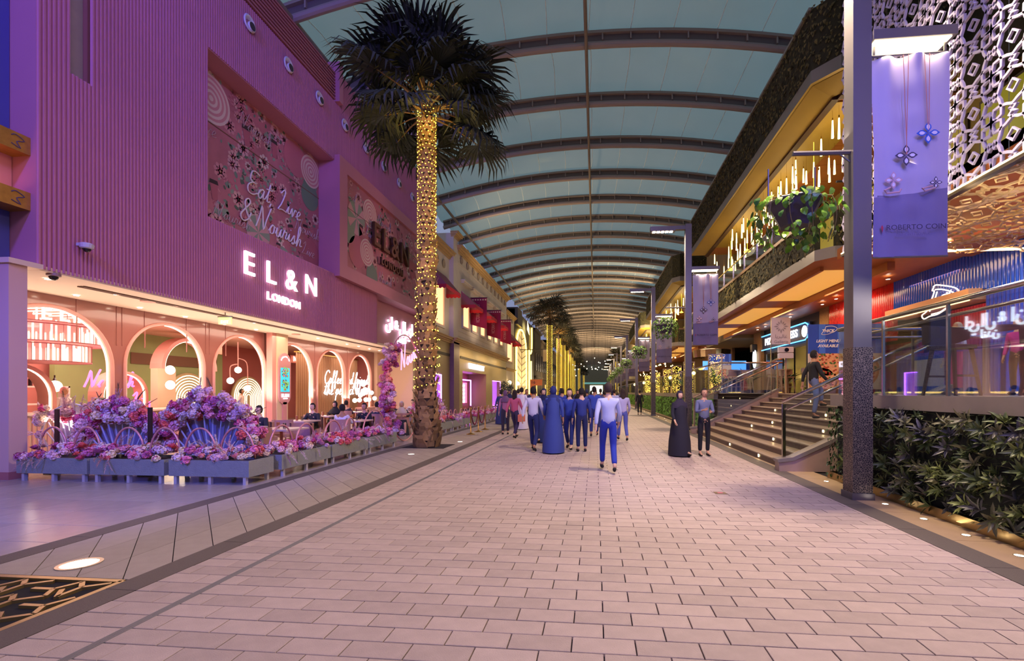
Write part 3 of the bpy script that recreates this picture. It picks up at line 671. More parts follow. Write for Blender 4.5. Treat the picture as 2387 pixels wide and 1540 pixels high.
MB().lathe([(.09, .03), (.12, 0), (.11, -.07), (.08, -.09)], 16, c=(.2, 0, 0)).box(0, .2, -.04, .04, -.02, .04).build('housing', mat('cam_white', 'c8c2cc', .4), t, world=False); MB().ball((.2, 0, -.085), .07, 12, 8).build('dome', mat('cam_dome', '1a1216', .1), t, world=False)
# ---------------------------------------------------------------- arch wall
AX = -13.2
aw = thing('arch_wall', 'glossy pink glazed screen wall with six lit arches', 'wall screen', (AX, 17, 0))
AC = [10.05, 13.15, 16.16, 19.15, 22.1, 24.96]; ARL = [1.43, 1.33, 1.29, 1.36, 1.23, 1.25]; AS = 2.40; TOP = 3.98
edges = [8.0] + [(a + ra_ + b_ - rb_) / 2 for a, b_, ra_, rb_ in zip(AC, AC[1:], ARL, ARL[1:])] + [26.6]
m_scr = mat('screen_pink', 'a06660', .18, spec=.7, coat=.4); m_jamb = mat('jamb_pink', 'd9988f', .5)
led = glow('arch_led', 'ffe6c4', 4)
for i, yc in enumerate(AC):
    w = MB(); N = 24; AR = ARL[i]; AS = 3.70 - AR
    for d_, xx in ((0, AX),):
        pts = [(yc - AR, 0)] + [(yc - AR * math.cos(pi * k / N), AS + AR * math.sin(pi * k / N)) for k in range(N + 1)] + [(yc + AR, 0)]
        e0, e1 = edges[i], edges[i + 1]
        out = [(e0, 0), (e0, TOP), (e1, TOP), (e1, 0)]
        # face split: left leg, head strips, right leg
        for x_ in (AX, AX - .18):
            w.quad((x_, e0, 0), (x_, yc - AR, 0), (x_, yc - AR, AS), (x_, e0, AS)); w.quad((x_, yc + AR, 0), (x_, e1, 0), (x_, e1, AS), (x_, yc + AR, AS))
            w.quad((x_, e0, AS), (x_, yc - AR, AS), (x_, yc - AR, TOP), (x_, e0, TOP)); w.quad((x_, yc + AR, AS), (x_, e1, AS), (x_, e1, TOP), (x_, yc + AR, TOP))
            for k in range(N):
                a, b_ = pts[k + 1], pts[k + 2]; w.quad((x_, *a), (x_, *b_), (x_, b_[0], TOP), (x_, a[0], TOP))
        for k in range(len(pts) - 1):
            a, b_ = pts[k], pts[k + 1]; w.quad((AX, *a), (AX, *b_), (AX - .18, *b_), (AX - .18, *a), 1)
    w.build('arch_panel', [m_scr, m_jamb], aw)
    rim = MB(); rim.tube([(AX + .02, yy, zz) for yy, zz in pts], .045, 8); rim.build('arch_rim', m_jamb, aw, smooth=True)
    ld = MB(); ld.tube([(AX - .10, yc + (AR - .03) * math.cos(a), AS + (AR - .03) * math.sin(a)) for a in [pi * .5 - pi * .5 * k / 16 for k in range(17)]] + [(AX - .10, yc + AR - .03, .5)], .022, 6)
    ld.build('led_strip', led, aw)
for y in (8.8, 9.3, 10.6, 11.6, 11.75, 12.4, 13.8, 14.55, 14.7, 15.4, 17.3, 20.7, 23.6, 26.2): MB().box(AX, AX + .015, y, y + .025, 2.9, TOP).build('glazing_bar', m_scr, aw)
MB().box(-13.2, -13.0, 26.6, 27.6, 0, 4).box(-13.2, -11.2, 27.6, 27.9, 0, 4).box(-13.3, -11.3, 29.2, 29.5, 0, 4).build('wall_1', mat('cream_wall', 'e8c2a6', .7)); bpy.data.objects['wall_1']['kind'] = 'structure'
pr2 = thing('cream_pillar', 'cream square pillar with the menu screen between the arches', 'pillar', (-12.9, 17.9, 0))
MB().box(-13.1, -12.75, 17.5, 18.15, .0, 3.98).build('shaft', mat('cream_pil', 'd8bc9e', .6), pr2)
MB().box(-13.05, -12.8, 17.28, 17.5, 0, 3.98).build('pink_return', m_jamb, pr2)
# menu totem
tt = thing('menu_screen', 'pink capsule-shaped menu totem with a turquoise food screen', 'screen', (-12.7, 17.9, 1.1))
cap = [(-.36 * math.cos(pi * k / 14), 1.75 + .36 * math.sin(pi * k / 14)) for k in range(15)] + [(.36 * math.cos(pi * k / 14), .36 - .36 * math.sin(pi * k / 14)) for k in range(15)]
MB().prism(cap[::-1], (0, 0, 0), (0, 1, 0), (0, 0, 1), .12).build('capsule_body', mat('totem_pink', 'c98a90', .4), tt, world=False)
MB().box(.002, .012, -.27, .27, .52, 1.50).build('screen', mat('screen_cyan', '38b8c8', .3, em='32b6cf', es=1.0), tt, world=False)
fd = MB(); rr = random.Random(4)
for cy, cz in ((.0, 1.30), (-.02, .80)):
    for k in range(70):
        a = rr.uniform(0, 6.28); q = rr.uniform(0, .2); fd.ball((.02, cy + q * math.cos(a), cz + q * 1.1 * math.sin(a)), rr.uniform(.018, .04), 6, 4, rr.choice([0, 0, 0, 1, 2, 3]), (.3, 1, 1))
fd.build('food_picture', [mat('food_g', '7aa83a', .5, em='7aa83a', es=.7), mat('food_r', 'c8502a', .5, em='c8502a', es=.7), mat('food_b', '2a50a8', .5, em='2a50a8', es=.8), mat('food_d', '3a4a20', .5, em='3a4a20', es=.5)], tt, world=False)
text('EL&N', .2, m_led, (-12.68, 17.9, 1.1 + .36), XP, .01, tt); text('LONDON', .06, m_led, (-12.68, 17.9, 1.1 + .24), XP, .01, tt)
for k, ch_ in enumerate('EAT, LIVE & NOURISH'):
    a = pi * (.88 - .76 * k / 18); yy = .25 * -math.cos(pi - a); q = text(ch_, .075, m_led, (-12.68, 17.9 - .26 * math.cos(a), 1.1 + 1.72 + .24 * math.sin(a)), XP, .008, tt)
MB().box(-.06, .0, -.12, .12, -1.1, .1).build('stand', mat('totem_pink', 'c98a90', .4), tt, world=False)
# ================================================================ CAFE ROOMS behind the arches
m_rose = mat('rose_wall', 'c4746c', .6, noise=(2, .05)); m_green = mat('sage', '8f9b64', .7, noise=(2, .05)); m_led2 = glow('warm_tube', 'ffeacb', 3)
m_pinkneon = glow('pink_neon', 'ff5aa8', 3); m_globe = glow('globe_glass', 'fff2dd', 3)
bk = MB(); bk.box(-19.2, -19, 3, 30, 0, 4.2).box(-19, -13.3, 3, 3.2, 0, 4.2).box(-19, -13.3, 29.8, 30, 0, 4.2)
o = bk.build('wall_2', m_rose); tag(o, kind='structure')
o = MB().box(-19, -13.36, 3, 30, 4.0, 4.1).build('ceiling_2', mat('rose_ceiling', 'd8a08c', .7)); tag(o, kind='structure')
# drum chandelier with glowing tubes and letters
ch = thing('drum_chandelier', 'huge three-tier pink drum chandelier of glowing tubes behind the first arch', 'chandelier', (-15.6, 11.3, 2.0))
def drum(z0, z1, r, cy, nm):
    c = MB()
    for z in (z0, z1): c.lathe([(r, z - .012), (r + .012, z - .012), (r + .012, z + .012), (r, z + .012)], 40, c=(0, cy, 0))
    for k in range(26): a = 2 * pi * k / 26; c.tube([(r * math.cos(a), cy + r * math.sin(a), z0), (r * math.cos(a), cy + r * math.sin(a), z1)], .008, 4)
    c.build('tier_frame', mat('ch_frame', 'b06a70', .4, .3), ch, world=False)
    MB().lathe([(r * .98, z0), (r * .98, z1)], 40, c=(0, cy, 0)).build('tier_veil', mat('lit_veil', 'f0a8a4', .6, em='ffa8a0', es=.45, alpha=.5), ch, world=False)
    MB().lathe([(r * .98, z0 - .005), (0, z0 - .005)], 32, c=(0, cy, 0)).build('tier_base', mat('ch_pink', 'e0888e', .5), ch, world=False)
    tb = MB()
    for k in range(nm):
        a = 2 * pi * k / nm; q = r * (.78 + .12 * (k % 2)); tb.tube([(q * math.cos(a), cy + q * math.sin(a), z0 + .02), (q * math.cos(a), cy + q * math.sin(a), z1 + (.0 if k % 3 else .16))], .022, 6)
    tb.build('glow_tubes', m_led2, ch, world=False)
drum(1.42, 1.80, 1.9, 0, 12); drum(.95, 1.40, 1.55, .1, 52); drum(.45, .92, 1.1, .25, 44)
for ang, s_ in ((-.45, 'EL&N'), (.75, 'EL&N'), (-1.3, 'EL&N')):
    for j, c_ in enumerate(s_):
        a = ang + j * .17; x_, y_ = 1.93 * math.cos(a), 1.93 * math.sin(a)
        text(c_, .42, m_led2, (-15.6 + x_, 11.3 + y_, 2.0 + 1.58), ((-math.sin(a), math.cos(a), 0), (0, 0, 1)), .02, ch, off=.008)
hb = MB()
for k in range(11): a = .6 * k; hb.tube([(1.3 * math.cos(a), 1.3 * math.sin(a), 1.9), (1.3 * math.cos(a), 1.3 * math.sin(a), 1.98 - .0)], .02, 6)
for k in range(9): hb.box(-.9, 1.2, -1.6 + k * .4, -1.56 + k * .4, 1.9, 1.93)
hb.build('ceiling_tubes', m_led2, ch, world=False)
# inner small arches with led
def inner_arch(x, yc, r, sp, lab, t_=.35, col=None, nl=1, legs=True):
    t = thing('inner_arch', lab, 'arch', (x, yc, 0)); N = 20; w = MB()
    for rr_, q in ((r, 1),):
        P = [(-rr_, 0)] + [(-rr_ * math.cos(pi * k / N), sp + rr_ * math.sin(pi * k / N)) for k in range(N + 1)] + [(rr_, 0)]
        Q = [(-rr_ - t_, 0)] + [(-(rr_ + t_) * math.cos(pi * k / N), sp + (rr_ + t_) * math.sin(pi * k / N)) for k in range(N + 1)] + [(rr_ + t_, 0)]
        if not legs: P, Q = P[1:-1], Q[1:-1]
        for k in range(len(P) - 1):
            w.quad((0, *P[k]), (0, *P[k + 1]), (0, *Q[k + 1]), (0, *Q[k])); w.quad((0, *P[k]), (0, *P[k + 1]), (-.5, *P[k + 1]), (-.5, *P[k])); w.quad((0, *Q[k]), (0, *Q[k + 1]), (-.5, *Q[k + 1]), (-.5, *Q[k]))
    w.build('arch_frame', col or m_jamb, t, world=False)
    for j in range(nl):
        MB().tube([(-.05 - .2 * j, y_ * (1 - .03 / r), z_) for y_, z_ in P], .025, 6).build('led_strip', led, t, world=False)
    return t
inner_arch(-16.3, onX(446, 845, -16.3).y, 1.15, 2.5, 'inner pink double-lit arch seen through the second arch', .14, nl=2, legs=False)
q_ = thing('cream_pillar', 'cream inner pillar carrying two oval lamps behind the second arch', 'pillar', (-16.4, 16.6, 0)); ya, yb = onX(368, 800, -16.3).y, onX(410, 800, -16.3).y; MB().box(-16.6, -16.3, ya, yb, 0, 2.5).build('shaft', mat('cream_pil', 'd8bc9e', .6), q_)
inner_arch(-15.5, 11.0, .85, 1.45, 'low lit pink arch seen at the far left behind the pillar', .1)
inner_arch(-16.8, 15.1, .75, 1.5, 'low lit pink arch right of the first main arch', .1)
sg = thing('green_alcove', 'sage green alcove wall behind the second and third arches', 'wall panel', (-18.6, 17, 0))
gw = MB(); gw.box(-18.7, -18.5, 14.2, 21.4, 0, 4.0); gw.build('panel', m_green, sg)
MB().box(-18.48, -18.46, 16.8, 21, 2.75, 3.2).build('frieze', mat('frieze_brown', '6b4a34', .7), sg)
def ribbed(x, yc, r, n_, lab, sx=1):
    t = thing('ribbed_arch_light', lab, 'light', (x, yc, .4)); 
    MB().prism([(-r - .15, 0)] + [(-(r + .15) * math.cos(pi * k / 20), .95 + (r + .15) * math.sin(pi * k / 20)) for k in range(21)] + [(r + .15, 0)], (-.05, 0, 0), (0, 1, 0), (0, 0, 1), .05).build('back_panel', mat('rib_cream', 'a08860', .6), t, world=False)
    for k in range(n_):
        q = r * (1 - k / n_) + .02; MB().tube([(0, -q, 0)] + [(0, -q * math.cos(pi * j / 18), .95 + q * math.sin(pi * j / 18)) for j in range(19)] + [(0, q, 0)], .026, 6).build('light_rib', glow('rib_glow', 'fff0d4', 1.3), t, world=False)
ribbed(-18.3, 19.3, .98, 8, 'nested glowing arch ribs seen through the third arch under EAT')
ribbed(-18.3, 22.9, .95, 8, 'nested glowing arch ribs seen through the fourth arch')
yt = thing('yellow_arch_light', 'small nested yellow arch light left of the glowing ribs', 'light', (-17.9, 17.6, .4))
for q in (.4, .3, .2): MB().tube([(0, -q, 0)] + [(0, -q * math.cos(pi * j / 14), 1.0 + q * math.sin(pi * j / 14)) for j in range(15)] + [(0, q, 0)], .02, 6).build('light_rib', glow('yel', 'ffe27a', 1.5), yt, world=False)
def sgn(s_, x, y, z, size, lab, w_):
    t = thing('word_sign', lab, 'sign', (x, y, z)); MB().box(-.03, 0, -w_ / 2, w_ / 2, -size * .55, size * .55).build('back_board', mat('coral_board', 'd0705c', .5), t, world=False)
    text(s_, size, glow('sign_warm', 'ffe8d4', 3), (x + .03, y, z), XP, .03, t, off=.006)
p = onX(521, 815, -16.6); sgn('EAT', -16.6, p.y - .55, p.z, .38, 'glowing EAT sign on coral board through the third arch', .95)
p = onX(697, 838, -16.6); sgn('NOURISH', -16.6, p.y + .3, p.z, .38, 'glowing NOURISH sign through the fourth arch', 2.0)
# curtain with neon handwriting
cu = thing('curtain', 'tan pleated curtain behind the two right-hand arches', 'curtain', (-14.9, 24.6, 0))
c_ = MB(); n_ = 220
for i in range(n_): 
    y = 21.8 + 6.0 * i / (n_ - 1); c_.v += [(-14.9 + .07 * math.sin(i * 2 * pi / 6.1), y, .1), (-14.9 + .07 * math.sin(i * 2 * pi / 6.1 + .2), y, 3.6)]
for i in range(n_ - 1): c_.f.append([2 * i, 2 * i + 2, 2 * i + 3, 2 * i + 1]); c_.m.append(0)
c_.build('pleats', mat('curtain_tan', 'a9805f', .8), cu, smooth=True); MB().box(-15, -14.8, 21.8, 27.8, 3.6, 3.66).build('rail', mat('brass', 'b08848', .3, .9), cu)
ns = thing('neon_handwriting', 'white neon handwriting in front of the tan curtain', 'sign', (-14.7, 24, 1.6)); s_ = MB()
p = onX(755, 893, -14.7); script(s_, 'Coffee and friends.', .72, (-14.7, p.y, p.z), XP, .026, mi=0); p = onX(755, 920, -14.7); script(s_, 'the perfect blend', .78, (-14.7, p.y, p.z), XP, .026)
s_.build('neon_tube', glow('neon_white', 'f4f6ff', 3), ns)
pn = thing('neon_handwriting', 'bright pink neon handwriting above the coffee counter at left', 'sign', (-18.7, 13, 2)); s_ = MB()
p = onX(196, 905, -16.9); script(s_, 'Nourish', .55, (-16.9, p.y, p.z + .05), XP, .03); script(s_, '& Live', .55, (-16.9, p.y + 1, p.z - .7), XP, .03); s_.build('neon_tube', m_pinkneon, pn)
# bubble floor lamp and pendants
bl = thing('bubble_lamp', 'cluster of glowing white globes beside the curtain', 'lamp', (-12.3, 24.2, .0)); MB().box(-12.6, -12.0, 23.3, 25.0, 0, .8).build('pedestal', mat('bench_pink', 'c89088', .6), bl)
for u, v in ((847, 896), (858, 909), (833, 909), (866, 915), (840, 921), (827, 933), (838, 932), (853, 931), (860, 931), (873, 928), (847, 917), (851, 907)):
    p = onX(u, v, -12.3 + .15 * ((u + v) % 3)); MB().ball((0, 0, 0), .115, 14, 10).build('globe', m_globe, bl, smooth=True, loc=p - bl.location)
MB().tube([(-12.3, 23.6, .8), (-12.3, 24, 1.5), (-12.3, 24.8, .8)], .012, 5).tube([(-12.3, 24, .8), (-12.3, 24.4, 1.6), (-12.3, 24.5, .8)], .012, 5).build('stand', mat('rose_gold', 'c98a72', .3, .8), bl)
for i, (u, v) in enumerate(((397, 862), (397, 897), (128, 900))):
    p = onX(u, v, -15.8); t = thing('wall_globe', ['upper white oval wall lamp behind the second arch', 'lower white oval wall lamp behind the second arch', 'white oval wall lamp behind the coffee counter'][i], 'lamp', p); MB().ball((0, 0, 0), .17, 16, 10, sc=(.6, 1.1, 1)).build('shade', m_globe, t, world=False, smooth=True); MB().lathe([(.06, 0), (.06, .05)], 10).build('back_plate', mat('brass', 'b08848', .3, .9), t, world=False)
pe = thing('branch_pendant', 'pink branching pendant with three glowing globes in the third arch', 'lamp', (-14.6, 16.6, 0)); b_ = MB()
q = [onX(u, v, -14.6) for u, v in ((555, 797), (555, 862), (537, 887), (577, 905), (555, 835), (570, 845), (536, 862))]
b_.tube([q[0], q[1]], .022, 6); b_.tube(smooth_pts([tuple(q[1] + Vector((0, 0, .25))), tuple(q[6] + Vector((0, .08, .18))), tuple(q[6]), tuple(q[2])]), .018, 6); b_.tube(smooth_pts([tuple(q[4]), tuple(q[5] + Vector((0, 0, .1))), tuple(q[3] + Vector((0, 0, .9))), tuple(q[3])]), .018, 6)
b_.build('pink_stem', m_jamb, pe)
for i in (1, 2, 3): MB().ball((0, 0, 0), .13, 14, 10).build('globe', m_globe, pe, smooth=True, loc=q[i] - pe.location)
# counter, shelf, coffee machine, bottles
ct = thing('coffee_counter', 'cream coffee counter running behind the first two arches', 'counter', (-14.6, 11, 0))
MB().box(-15.1, -14.5, 8.2, 15.2, 0, 1.0).build('body', mat('counter_cream', 'e0bfa4', .5), ct); MB().box(-15.2, -14.4, 8.1, 15.3, 1.0, 1.06).build('worktop', mat('counter_top', 'f0dccb', .3), ct)
fl = MB()
for k in range(60): fl.lathe([(.03, .05), (.03, .95)], 6, c=(-14.48, 8.4 + .112 * k, 0))
fl.build('fluting', mat('flute_pink', 'd8a090', .5), ct)
cm = thing('coffee_machine', 'dark steel espresso machine on the counter behind the flowers', 'coffee machine', (-14.8, 9.6, 1.06))
MB().bbox(-.3, .3, -.8, .8, .1, .5, .05).build('body', mat('machine_steel', '6a645c', .25, .9), cm, world=False); MB().box(-.2, .25, -.7, .7, 0, .1).build('base', mat('black_plastic', '1c1a1a', .4), cm, world=False)
for k in range(3): MB().lathe([(.04, 0), (.05, .12)], 10, c=(.33, -.5 + .5 * k, .16)).build('group_head', mat('chrome', 'd0c8c0', .1, 1), cm, world=False)
g1 = thing('coffee_grinder', 'black cased coffee grinder at the end of the counter', 'grinder', (-14.8, 12.9, 1.06)); MB().bbox(-.2, .2, -.35, .35, 0, .38, .04).build('case', mat('black_plastic', '1c1a1a', .4), g1, world=False)
for k in range(4): MB().box(.2, .205, -.28 + .16 * k, -.17 + .16 * k, .12 + .04 * (k % 2), .24 + .04 * (k % 2)).build('sticker', mat('sticker', 'e8e0e0', .5), g1, world=False)
for k in range(4):
    cs_ = thing('cup_stack', 'stack of white cups on the espresso machine, %s from the left' % ['first', 'second', 'third', 'fourth'][k], 'cups', (-14.8, 9.0 + .3 * k, 1.56), group='white cup stacks on the espresso machine')
    MB().lathe([(.03, 0), (.05, .09), (.03, .09), (.05, .18), (.03, .18), (.05, .27), (.045, .27), (0, .24)], 12).build('cups', mat('china', 'f2eae4', .3), cs_, world=False)
sh = thing('bottle_shelf', 'white shelf with bottles on the back wall behind the counter', 'shelf', (-17.6, 12.3, 0)); MB().box(-17.8, -17.4, 10.8, 13.8, 1.75, 1.8).box(-17.8, -17.4, 10.8, 13.8, 1.2, 1.25).box(-17.8, -17.4, 10.8, 10.85, 0, 1.8).box(-17.8, -17.4, 13.75, 13.8, 0, 1.8).box(-17.8, -17.4, 12.2, 12.25, 0, 1.8).build('frame', mat('white_metal', 'e8dcd4', .4), sh)
bo = None
for k in range(8):
    if bo is None:
        bo = tag(MB().lathe([(0, 0), (.05, 0), (.05, .2), (.02, .28), (.02, .36), (0, .36)], 10).build('bottle', mat('bottle_dark', '2c1c20', .15)), 'dark bottle on the white shelf behind the counter, leftmost', 'bottle', 'dark bottles on the white shelf'); bo.location = (-17.6, 11.2, 1.8)
    else: q_ = bo.copy(); COL.objects.link(q_); q_.location = (-17.6, 11.2 + .33 * k, 1.8); q_['label'] = 'dark bottle on the white shelf behind the counter, %s from the left' % ['', 'second', 'third', 'fourth', 'fifth', 'sixth', 'seventh', 'eighth'][k]
# dining furniture on the terrace
def table(x, y, lab, r=.42, sq=True):
    t = thing('dining_table', lab, 'table', (x, y, 0))
    (MB().bbox(-r, r, -r, r, .71, .75, .008) if sq else MB().lathe([(0, .71), (r, .71), (r, .745), (r - .01, .75), (0, .75)], 28)).build('tabletop', mat('table_top', 'cdb0a8', .3), t, world=False)
    MB().lathe([(.035, .03), (.035, .71)], 12).build('pedestal', mat('rose_gold', 'c98a72', .3, .8), t, world=False); MB().lathe([(.26, 0), (.26, .02), (.05, .04), (0, .04)], 20).build('base', mat('rose_gold', 'c98a72', .3, .8), t, world=False); return t
def chair(x, y, rz, lab):
    t = thing('tub_chair', lab, 'chair', (x, y, 0), rz); m = mat('velvet', 'b08078', .8)
    MB().bbox(-.27, .27, -.27, .27, .33, .46, .04).build('seat', m, t, world=False)
    b = MB(); pts = [(.30 * math.cos(a), .30 * math.sin(a)) for a in [pi * .0 + pi * k / 12 for k in range(13)]]
    for k in range(12): (a0, b0), (a1, b1) = pts[k], pts[k + 1]; b.add([(a0, -b0, .42), (a1, -b1, .42), (a1, -b1, .82), (a0, -b0, .82), (a0 * .84, -b0 * .84, .42), (a1 * .84, -b1 * .84, .42), (a1 * .84, -b1 * .84, .82), (a0 * .84, -b0 * .84, .82)], [(0, 1, 2, 3), (7, 6, 5, 4), (3, 2, 6, 7)])
    b.build('backrest', m, t, world=False)
    for sx in (-1, 1):
        for sy in (-1, 1): MB().tube([(sx * .2, sy * .2, .34), (sx * .25, sy * .25, 0)], [.018, .012], 6).build('leg', mat('rose_gold', 'c98a72', .3, .8), t, world=False)
    return t
TB = [(-8.7, 10.6), (-7.4, 10.3), (-8.9, 13.2), (-7.4, 13.6), (-9.8, 16.0), (-8.0, 17.0), (-10.6, 19.5), (-8.6, 20.5), (-10.2, 12.0)]
wd = ['nearest terrace table, behind the right flower booth', 'terrace table just behind the side planters', 'terrace table in front of the third arch', 'terrace table behind the middle side planter', 'terrace table near the cream pillar', 'terrace table near the end of the side planters', 'terrace table by the globe lamp', 'terrace table left of the flower arch', 'terrace table close to the coffee counter']
for i, (x, y) in enumerate(TB):
    table(x, y, 'square pale table with rose-gold foot, ' + wd[i])
    for j, (dx, dy, rz_c) in enumerate(((0, -.72, pi), (0, .72, 0))):
        chair(x + dx, y + dy, 0 if dy < 0 else pi, 'pink tub chair, %s side of the %s' % ('near' if dy < 0 else 'far', wd[i]))
    gl_ = thing('water_glass', 'clear water glass on the ' + wd[i], 'glass', (x + .15, y - .1, .75)); MB().lathe([(0, 0), (.03, 0), (.035, .13), (.032, .13), (.028, .01)], 12).build('tumbler', glass_mat('tumbler', 'e8e4ea', .3), gl_, world=False)
    cd = tag(MB().lathe([(0, 0), (.035, 0), (.035, .14), (0, .14)], 10).build('candle_holder', mat('amber', ['a8603a', '7a4030'][i % 2], .3)), 'amber candle holder on the ' + wd[i], 'candle holder'); cd.location = (x - .12, y + .05, .75)
# two dark menu posts behind the front planters
for i, (u, v) in enumerate(((133, 953), (350, 949))):
    p = onY(u, v, 8.15); q_ = thing('menu_post', 'slim dark brown post %s' % ['left of the left flower booth', 'between the two flower booths'][i], 'post', (p.x, 8.15, 0)); MB().box(-.035, .035, -.02, .02, .03, p.z).build('post', mat('post_brown', '3a2620', .5), q_, world=False); MB().box(-.15, .15, -.12, .12, 0, .03).build('base', mat('post_brown', '3a2620', .5), q_, world=False)
# ================================================================ PLANTERS AND FLOWERS
PAL = ['ee8aac', 'f0a0b8', 'e0608c', 'f4c4c8', 'ecd0d0', 'ea6e68', 'd070a0', 'f4d8b8', 'c06090', 'f09890', 'e0b4c8']
m_blo = mat('blossom', 'e58bb0', .75, ramp=PAL); m_plume = mat('plume', 'd8b0a8', .8, ramp=['d8b0a8', 'c898a0', 'e0c8b8']); m_leafd = mat('dry_leaf', '6a5a48', .8)
def blossom(seed, n_=34):
    q = random.Random(seed); b = MB()
    for i in range(n_):
        a = q.uniform(0, 2 * pi); z = q.uniform(-.25, 1); s_ = math.sqrt(max(0, 1 - z * z)); d = Vector((s_ * math.cos(a), s_ * math.sin(a), z)); u_ = d.orthogonal().normalized(); w_ = d.cross(u_)
        ro = q.uniform(0, pi); u_, w_ = u_ * math.cos(ro) + w_ * math.sin(ro), w_ * math.cos(ro) - u_ * math.sin(ro); c = d * q.uniform(.78, 1.0); k = .30
        b.add([c - d * .1, c + u_ * k + d * .05, c + (u_ + w_) * k * .55 + d * .10, c + w_ * k + d * .05, c - u_ * k + d * .05, c - (u_ + w_) * k * .55 + d * .1, c - w_ * k + d * .05], [(0, 1, 2, 3), (0, 4, 5, 6), (0, 3, 4), (0, 6, 1)])
    b.ball((0, 0, 0), .72, 7, 5); return b.mesh('blossom', m_blo)
BL = [blossom(s_) for s_ in range(4)]
def rosem(seed):
    b = MB(); q = random.Random(seed)
    for ring, (n_, rad, z) in enumerate(((3, .25, .75), (5, .5, .55), (6, .8, .25), (7, .95, .0))):
        for k in range(n_):
            a = 2 * pi * k / n_ + ring; a2 = a + 2.2 / n_ * pi / 1.2
            b.add([(0, 0, -.3), (rad * math.cos(a), rad * math.sin(a), z), (rad * 1.15 * math.cos((a + a2) / 2), rad * 1.15 * math.sin((a + a2) / 2), z + .18), (rad * math.cos(a2), rad * math.sin(a2), z)], [(0, 1, 2, 3)])
    return b.mesh('blossom', m_blo)
BL += [rosem(1), rosem(2)]
def plume(seed, L=1, dn=False):
    q = random.Random(seed); b = MB()
    for s_ in range(3):
        a = q.uniform(0, 6.28); P = [Vector((.35 * t * t * math.cos(a) * L, .35 * t * t * math.sin(a) * L, t * L * .9)) for t in [i / 6 for i in range(7)]]
        b.tube(P, .008, 3)
        for i in range(46):
            t = q.uniform(.3, 1); c = P[0].lerp(P[-1], t); c = Vector((.35 * t * t * math.cos(a) * L, .35 * t * t * math.sin(a) * L, t * L * .9)); d = Vector((q.uniform(-1, 1), q.uniform(-1, 1), q.uniform(.2, 1))).normalized() * L * .2 * (1.2 - t); w_ = d.orthogonal().normalized() * .012
            b.add([c - w_, c + w_, c + d], [(0, 1, 2)])
    return b.mesh('plume', m_plume)
PLM = [plume(i) for i in range(3)]
def frondy(seed, L=1):
    q = random.Random(seed); b = MB(); b.tube([(0, 0, 0), (.02, 0, L * .5), (.1, 0, L)], .01, 3)
    for i in range(18):
        t = .25 + .75 * i / 18; c = Vector((.1 * t * t, 0, t * L))
        for sd in (-1, 1): d = Vector((.0, sd * .3 * (1.1 - t * .8), .22)) * L; b.add([c, c + d * .5 + Vector((.02, 0, -.0)), c + d, c + Vector((0, 0, .03))], [(0, 1, 2, 3)])
    return b.mesh('dry_frond', m_leafd)
FRD = frondy(1)
m_conc = mat('planter_concrete', '8e8e88', .75, noise=(14, .1), bump=(60, .5)); m_leg = mat('planter_leg', 'c8c0c4', .4, .3); m_hoop = mat('hoop_pink', 'd68f94', .35, .3)
def planter(cx, cy, L, ax, lab, grp, n_=48, hoops=(), z0=.14, z1=.42, D=.62):
    """box of length L along axis ax ('x' or 'y') centred at cx,cy"""
    t = thing('flower_planter', lab, 'planter', (cx, cy, 0), 0, grp); hl, hd = L / 2, D / 2; X_, Y_ = (hl, hd) if ax == 'x' else (hd, hl)
    b = MB(); b.box(-X_, X_, -Y_, -Y_ + .03, z0, z1); b.box(-X_, X_, Y_ - .03, Y_, z0, z1); b.box(-X_, -X_ + .03, -Y_ + .03, Y_ - .03, z0, z1); b.box(X_ - .03, X_, -Y_ + .03, Y_ - .03, z0, z1); b.box(-X_ + .03, X_ - .03, -Y_ + .03, Y_ - .03, z0, z0 + .03)
    b.build('trough', m_conc, t, world=False); MB().box(-X_ + .03, X_ - .03, -Y_ + .03, Y_ - .03, z0 + .03, z1 - .05).build('foam', mat('foam', '4a3a44', .9), t, world=False)
    for k in (-1, 0, 1):
        for s_ in (-1, 1):
            a, c = (k * (hl - .1), s_ * (hd - .05)); a, c = (a, c) if ax == 'x' else (c, a); MB().box(a - .027, a + .027, c - .027, c + .027, 0, z0).build('leg', m_leg, t, world=False)
    for i in range(n_):
        a, c = R.uniform(-hl + .02, hl - .02), R.uniform(-hd - .02, hd + .02); x_, y_ = (a, c) if ax == 'x' else (c, a); e = max(abs(c) / hd, 0)
        z = z1 + .16 * (1 - e * e) * R.uniform(.5, 1.1) + .02; s_ = R.uniform(.055, .095)
        inst(R.choice(BL[:4] if R.random() < .75 else BL[4:]), 'blossom', t, (x_, y_, z), (R.uniform(-.5, .5), R.uniform(-.5, .5), R.uniform(0, 6)), s_)
    for i in range(max(3, n_ // 7)):
        a, c = R.uniform(-hl, hl), R.uniform(-hd, hd); x_, y_ = (a, c) if ax == 'x' else (c, a)
        dn = R.random() < .4; rx = R.uniform(1.9, 2.4) * (1 if ax == 'x' else 0) if dn else R.uniform(-.6, .6); ry = (R.uniform(1.9, 2.4) if ax == 'y' and dn else R.uniform(-.6, .6))
        if dn: x_, y_ = (a, -hd) if ax == 'x' else (hd, a)
        inst(R.choice(PLM), 'plume', t, (x_, y_, z1 + (.05 if dn else .1)), (rx, ry, R.uniform(-.4, .4)), R.uniform(.22, .38))
    for a0, a1, h in hoops:
        m_, r_ = (a0 + a1) / 2, (a1 - a0) / 2; pts = [(m_ + r_ * math.cos(q), (h - z1) * math.sin(q) + z1) for q in [pi * i / 16 for i in range(17)]]
        MB().tube([((a - 0, .0, z) if ax == 'x' else (.0, a, z)) for a, z in pts], .018, 6).build('hoop', m_hoop, t, world=False, smooth=True)
    return t
FY = 7.72
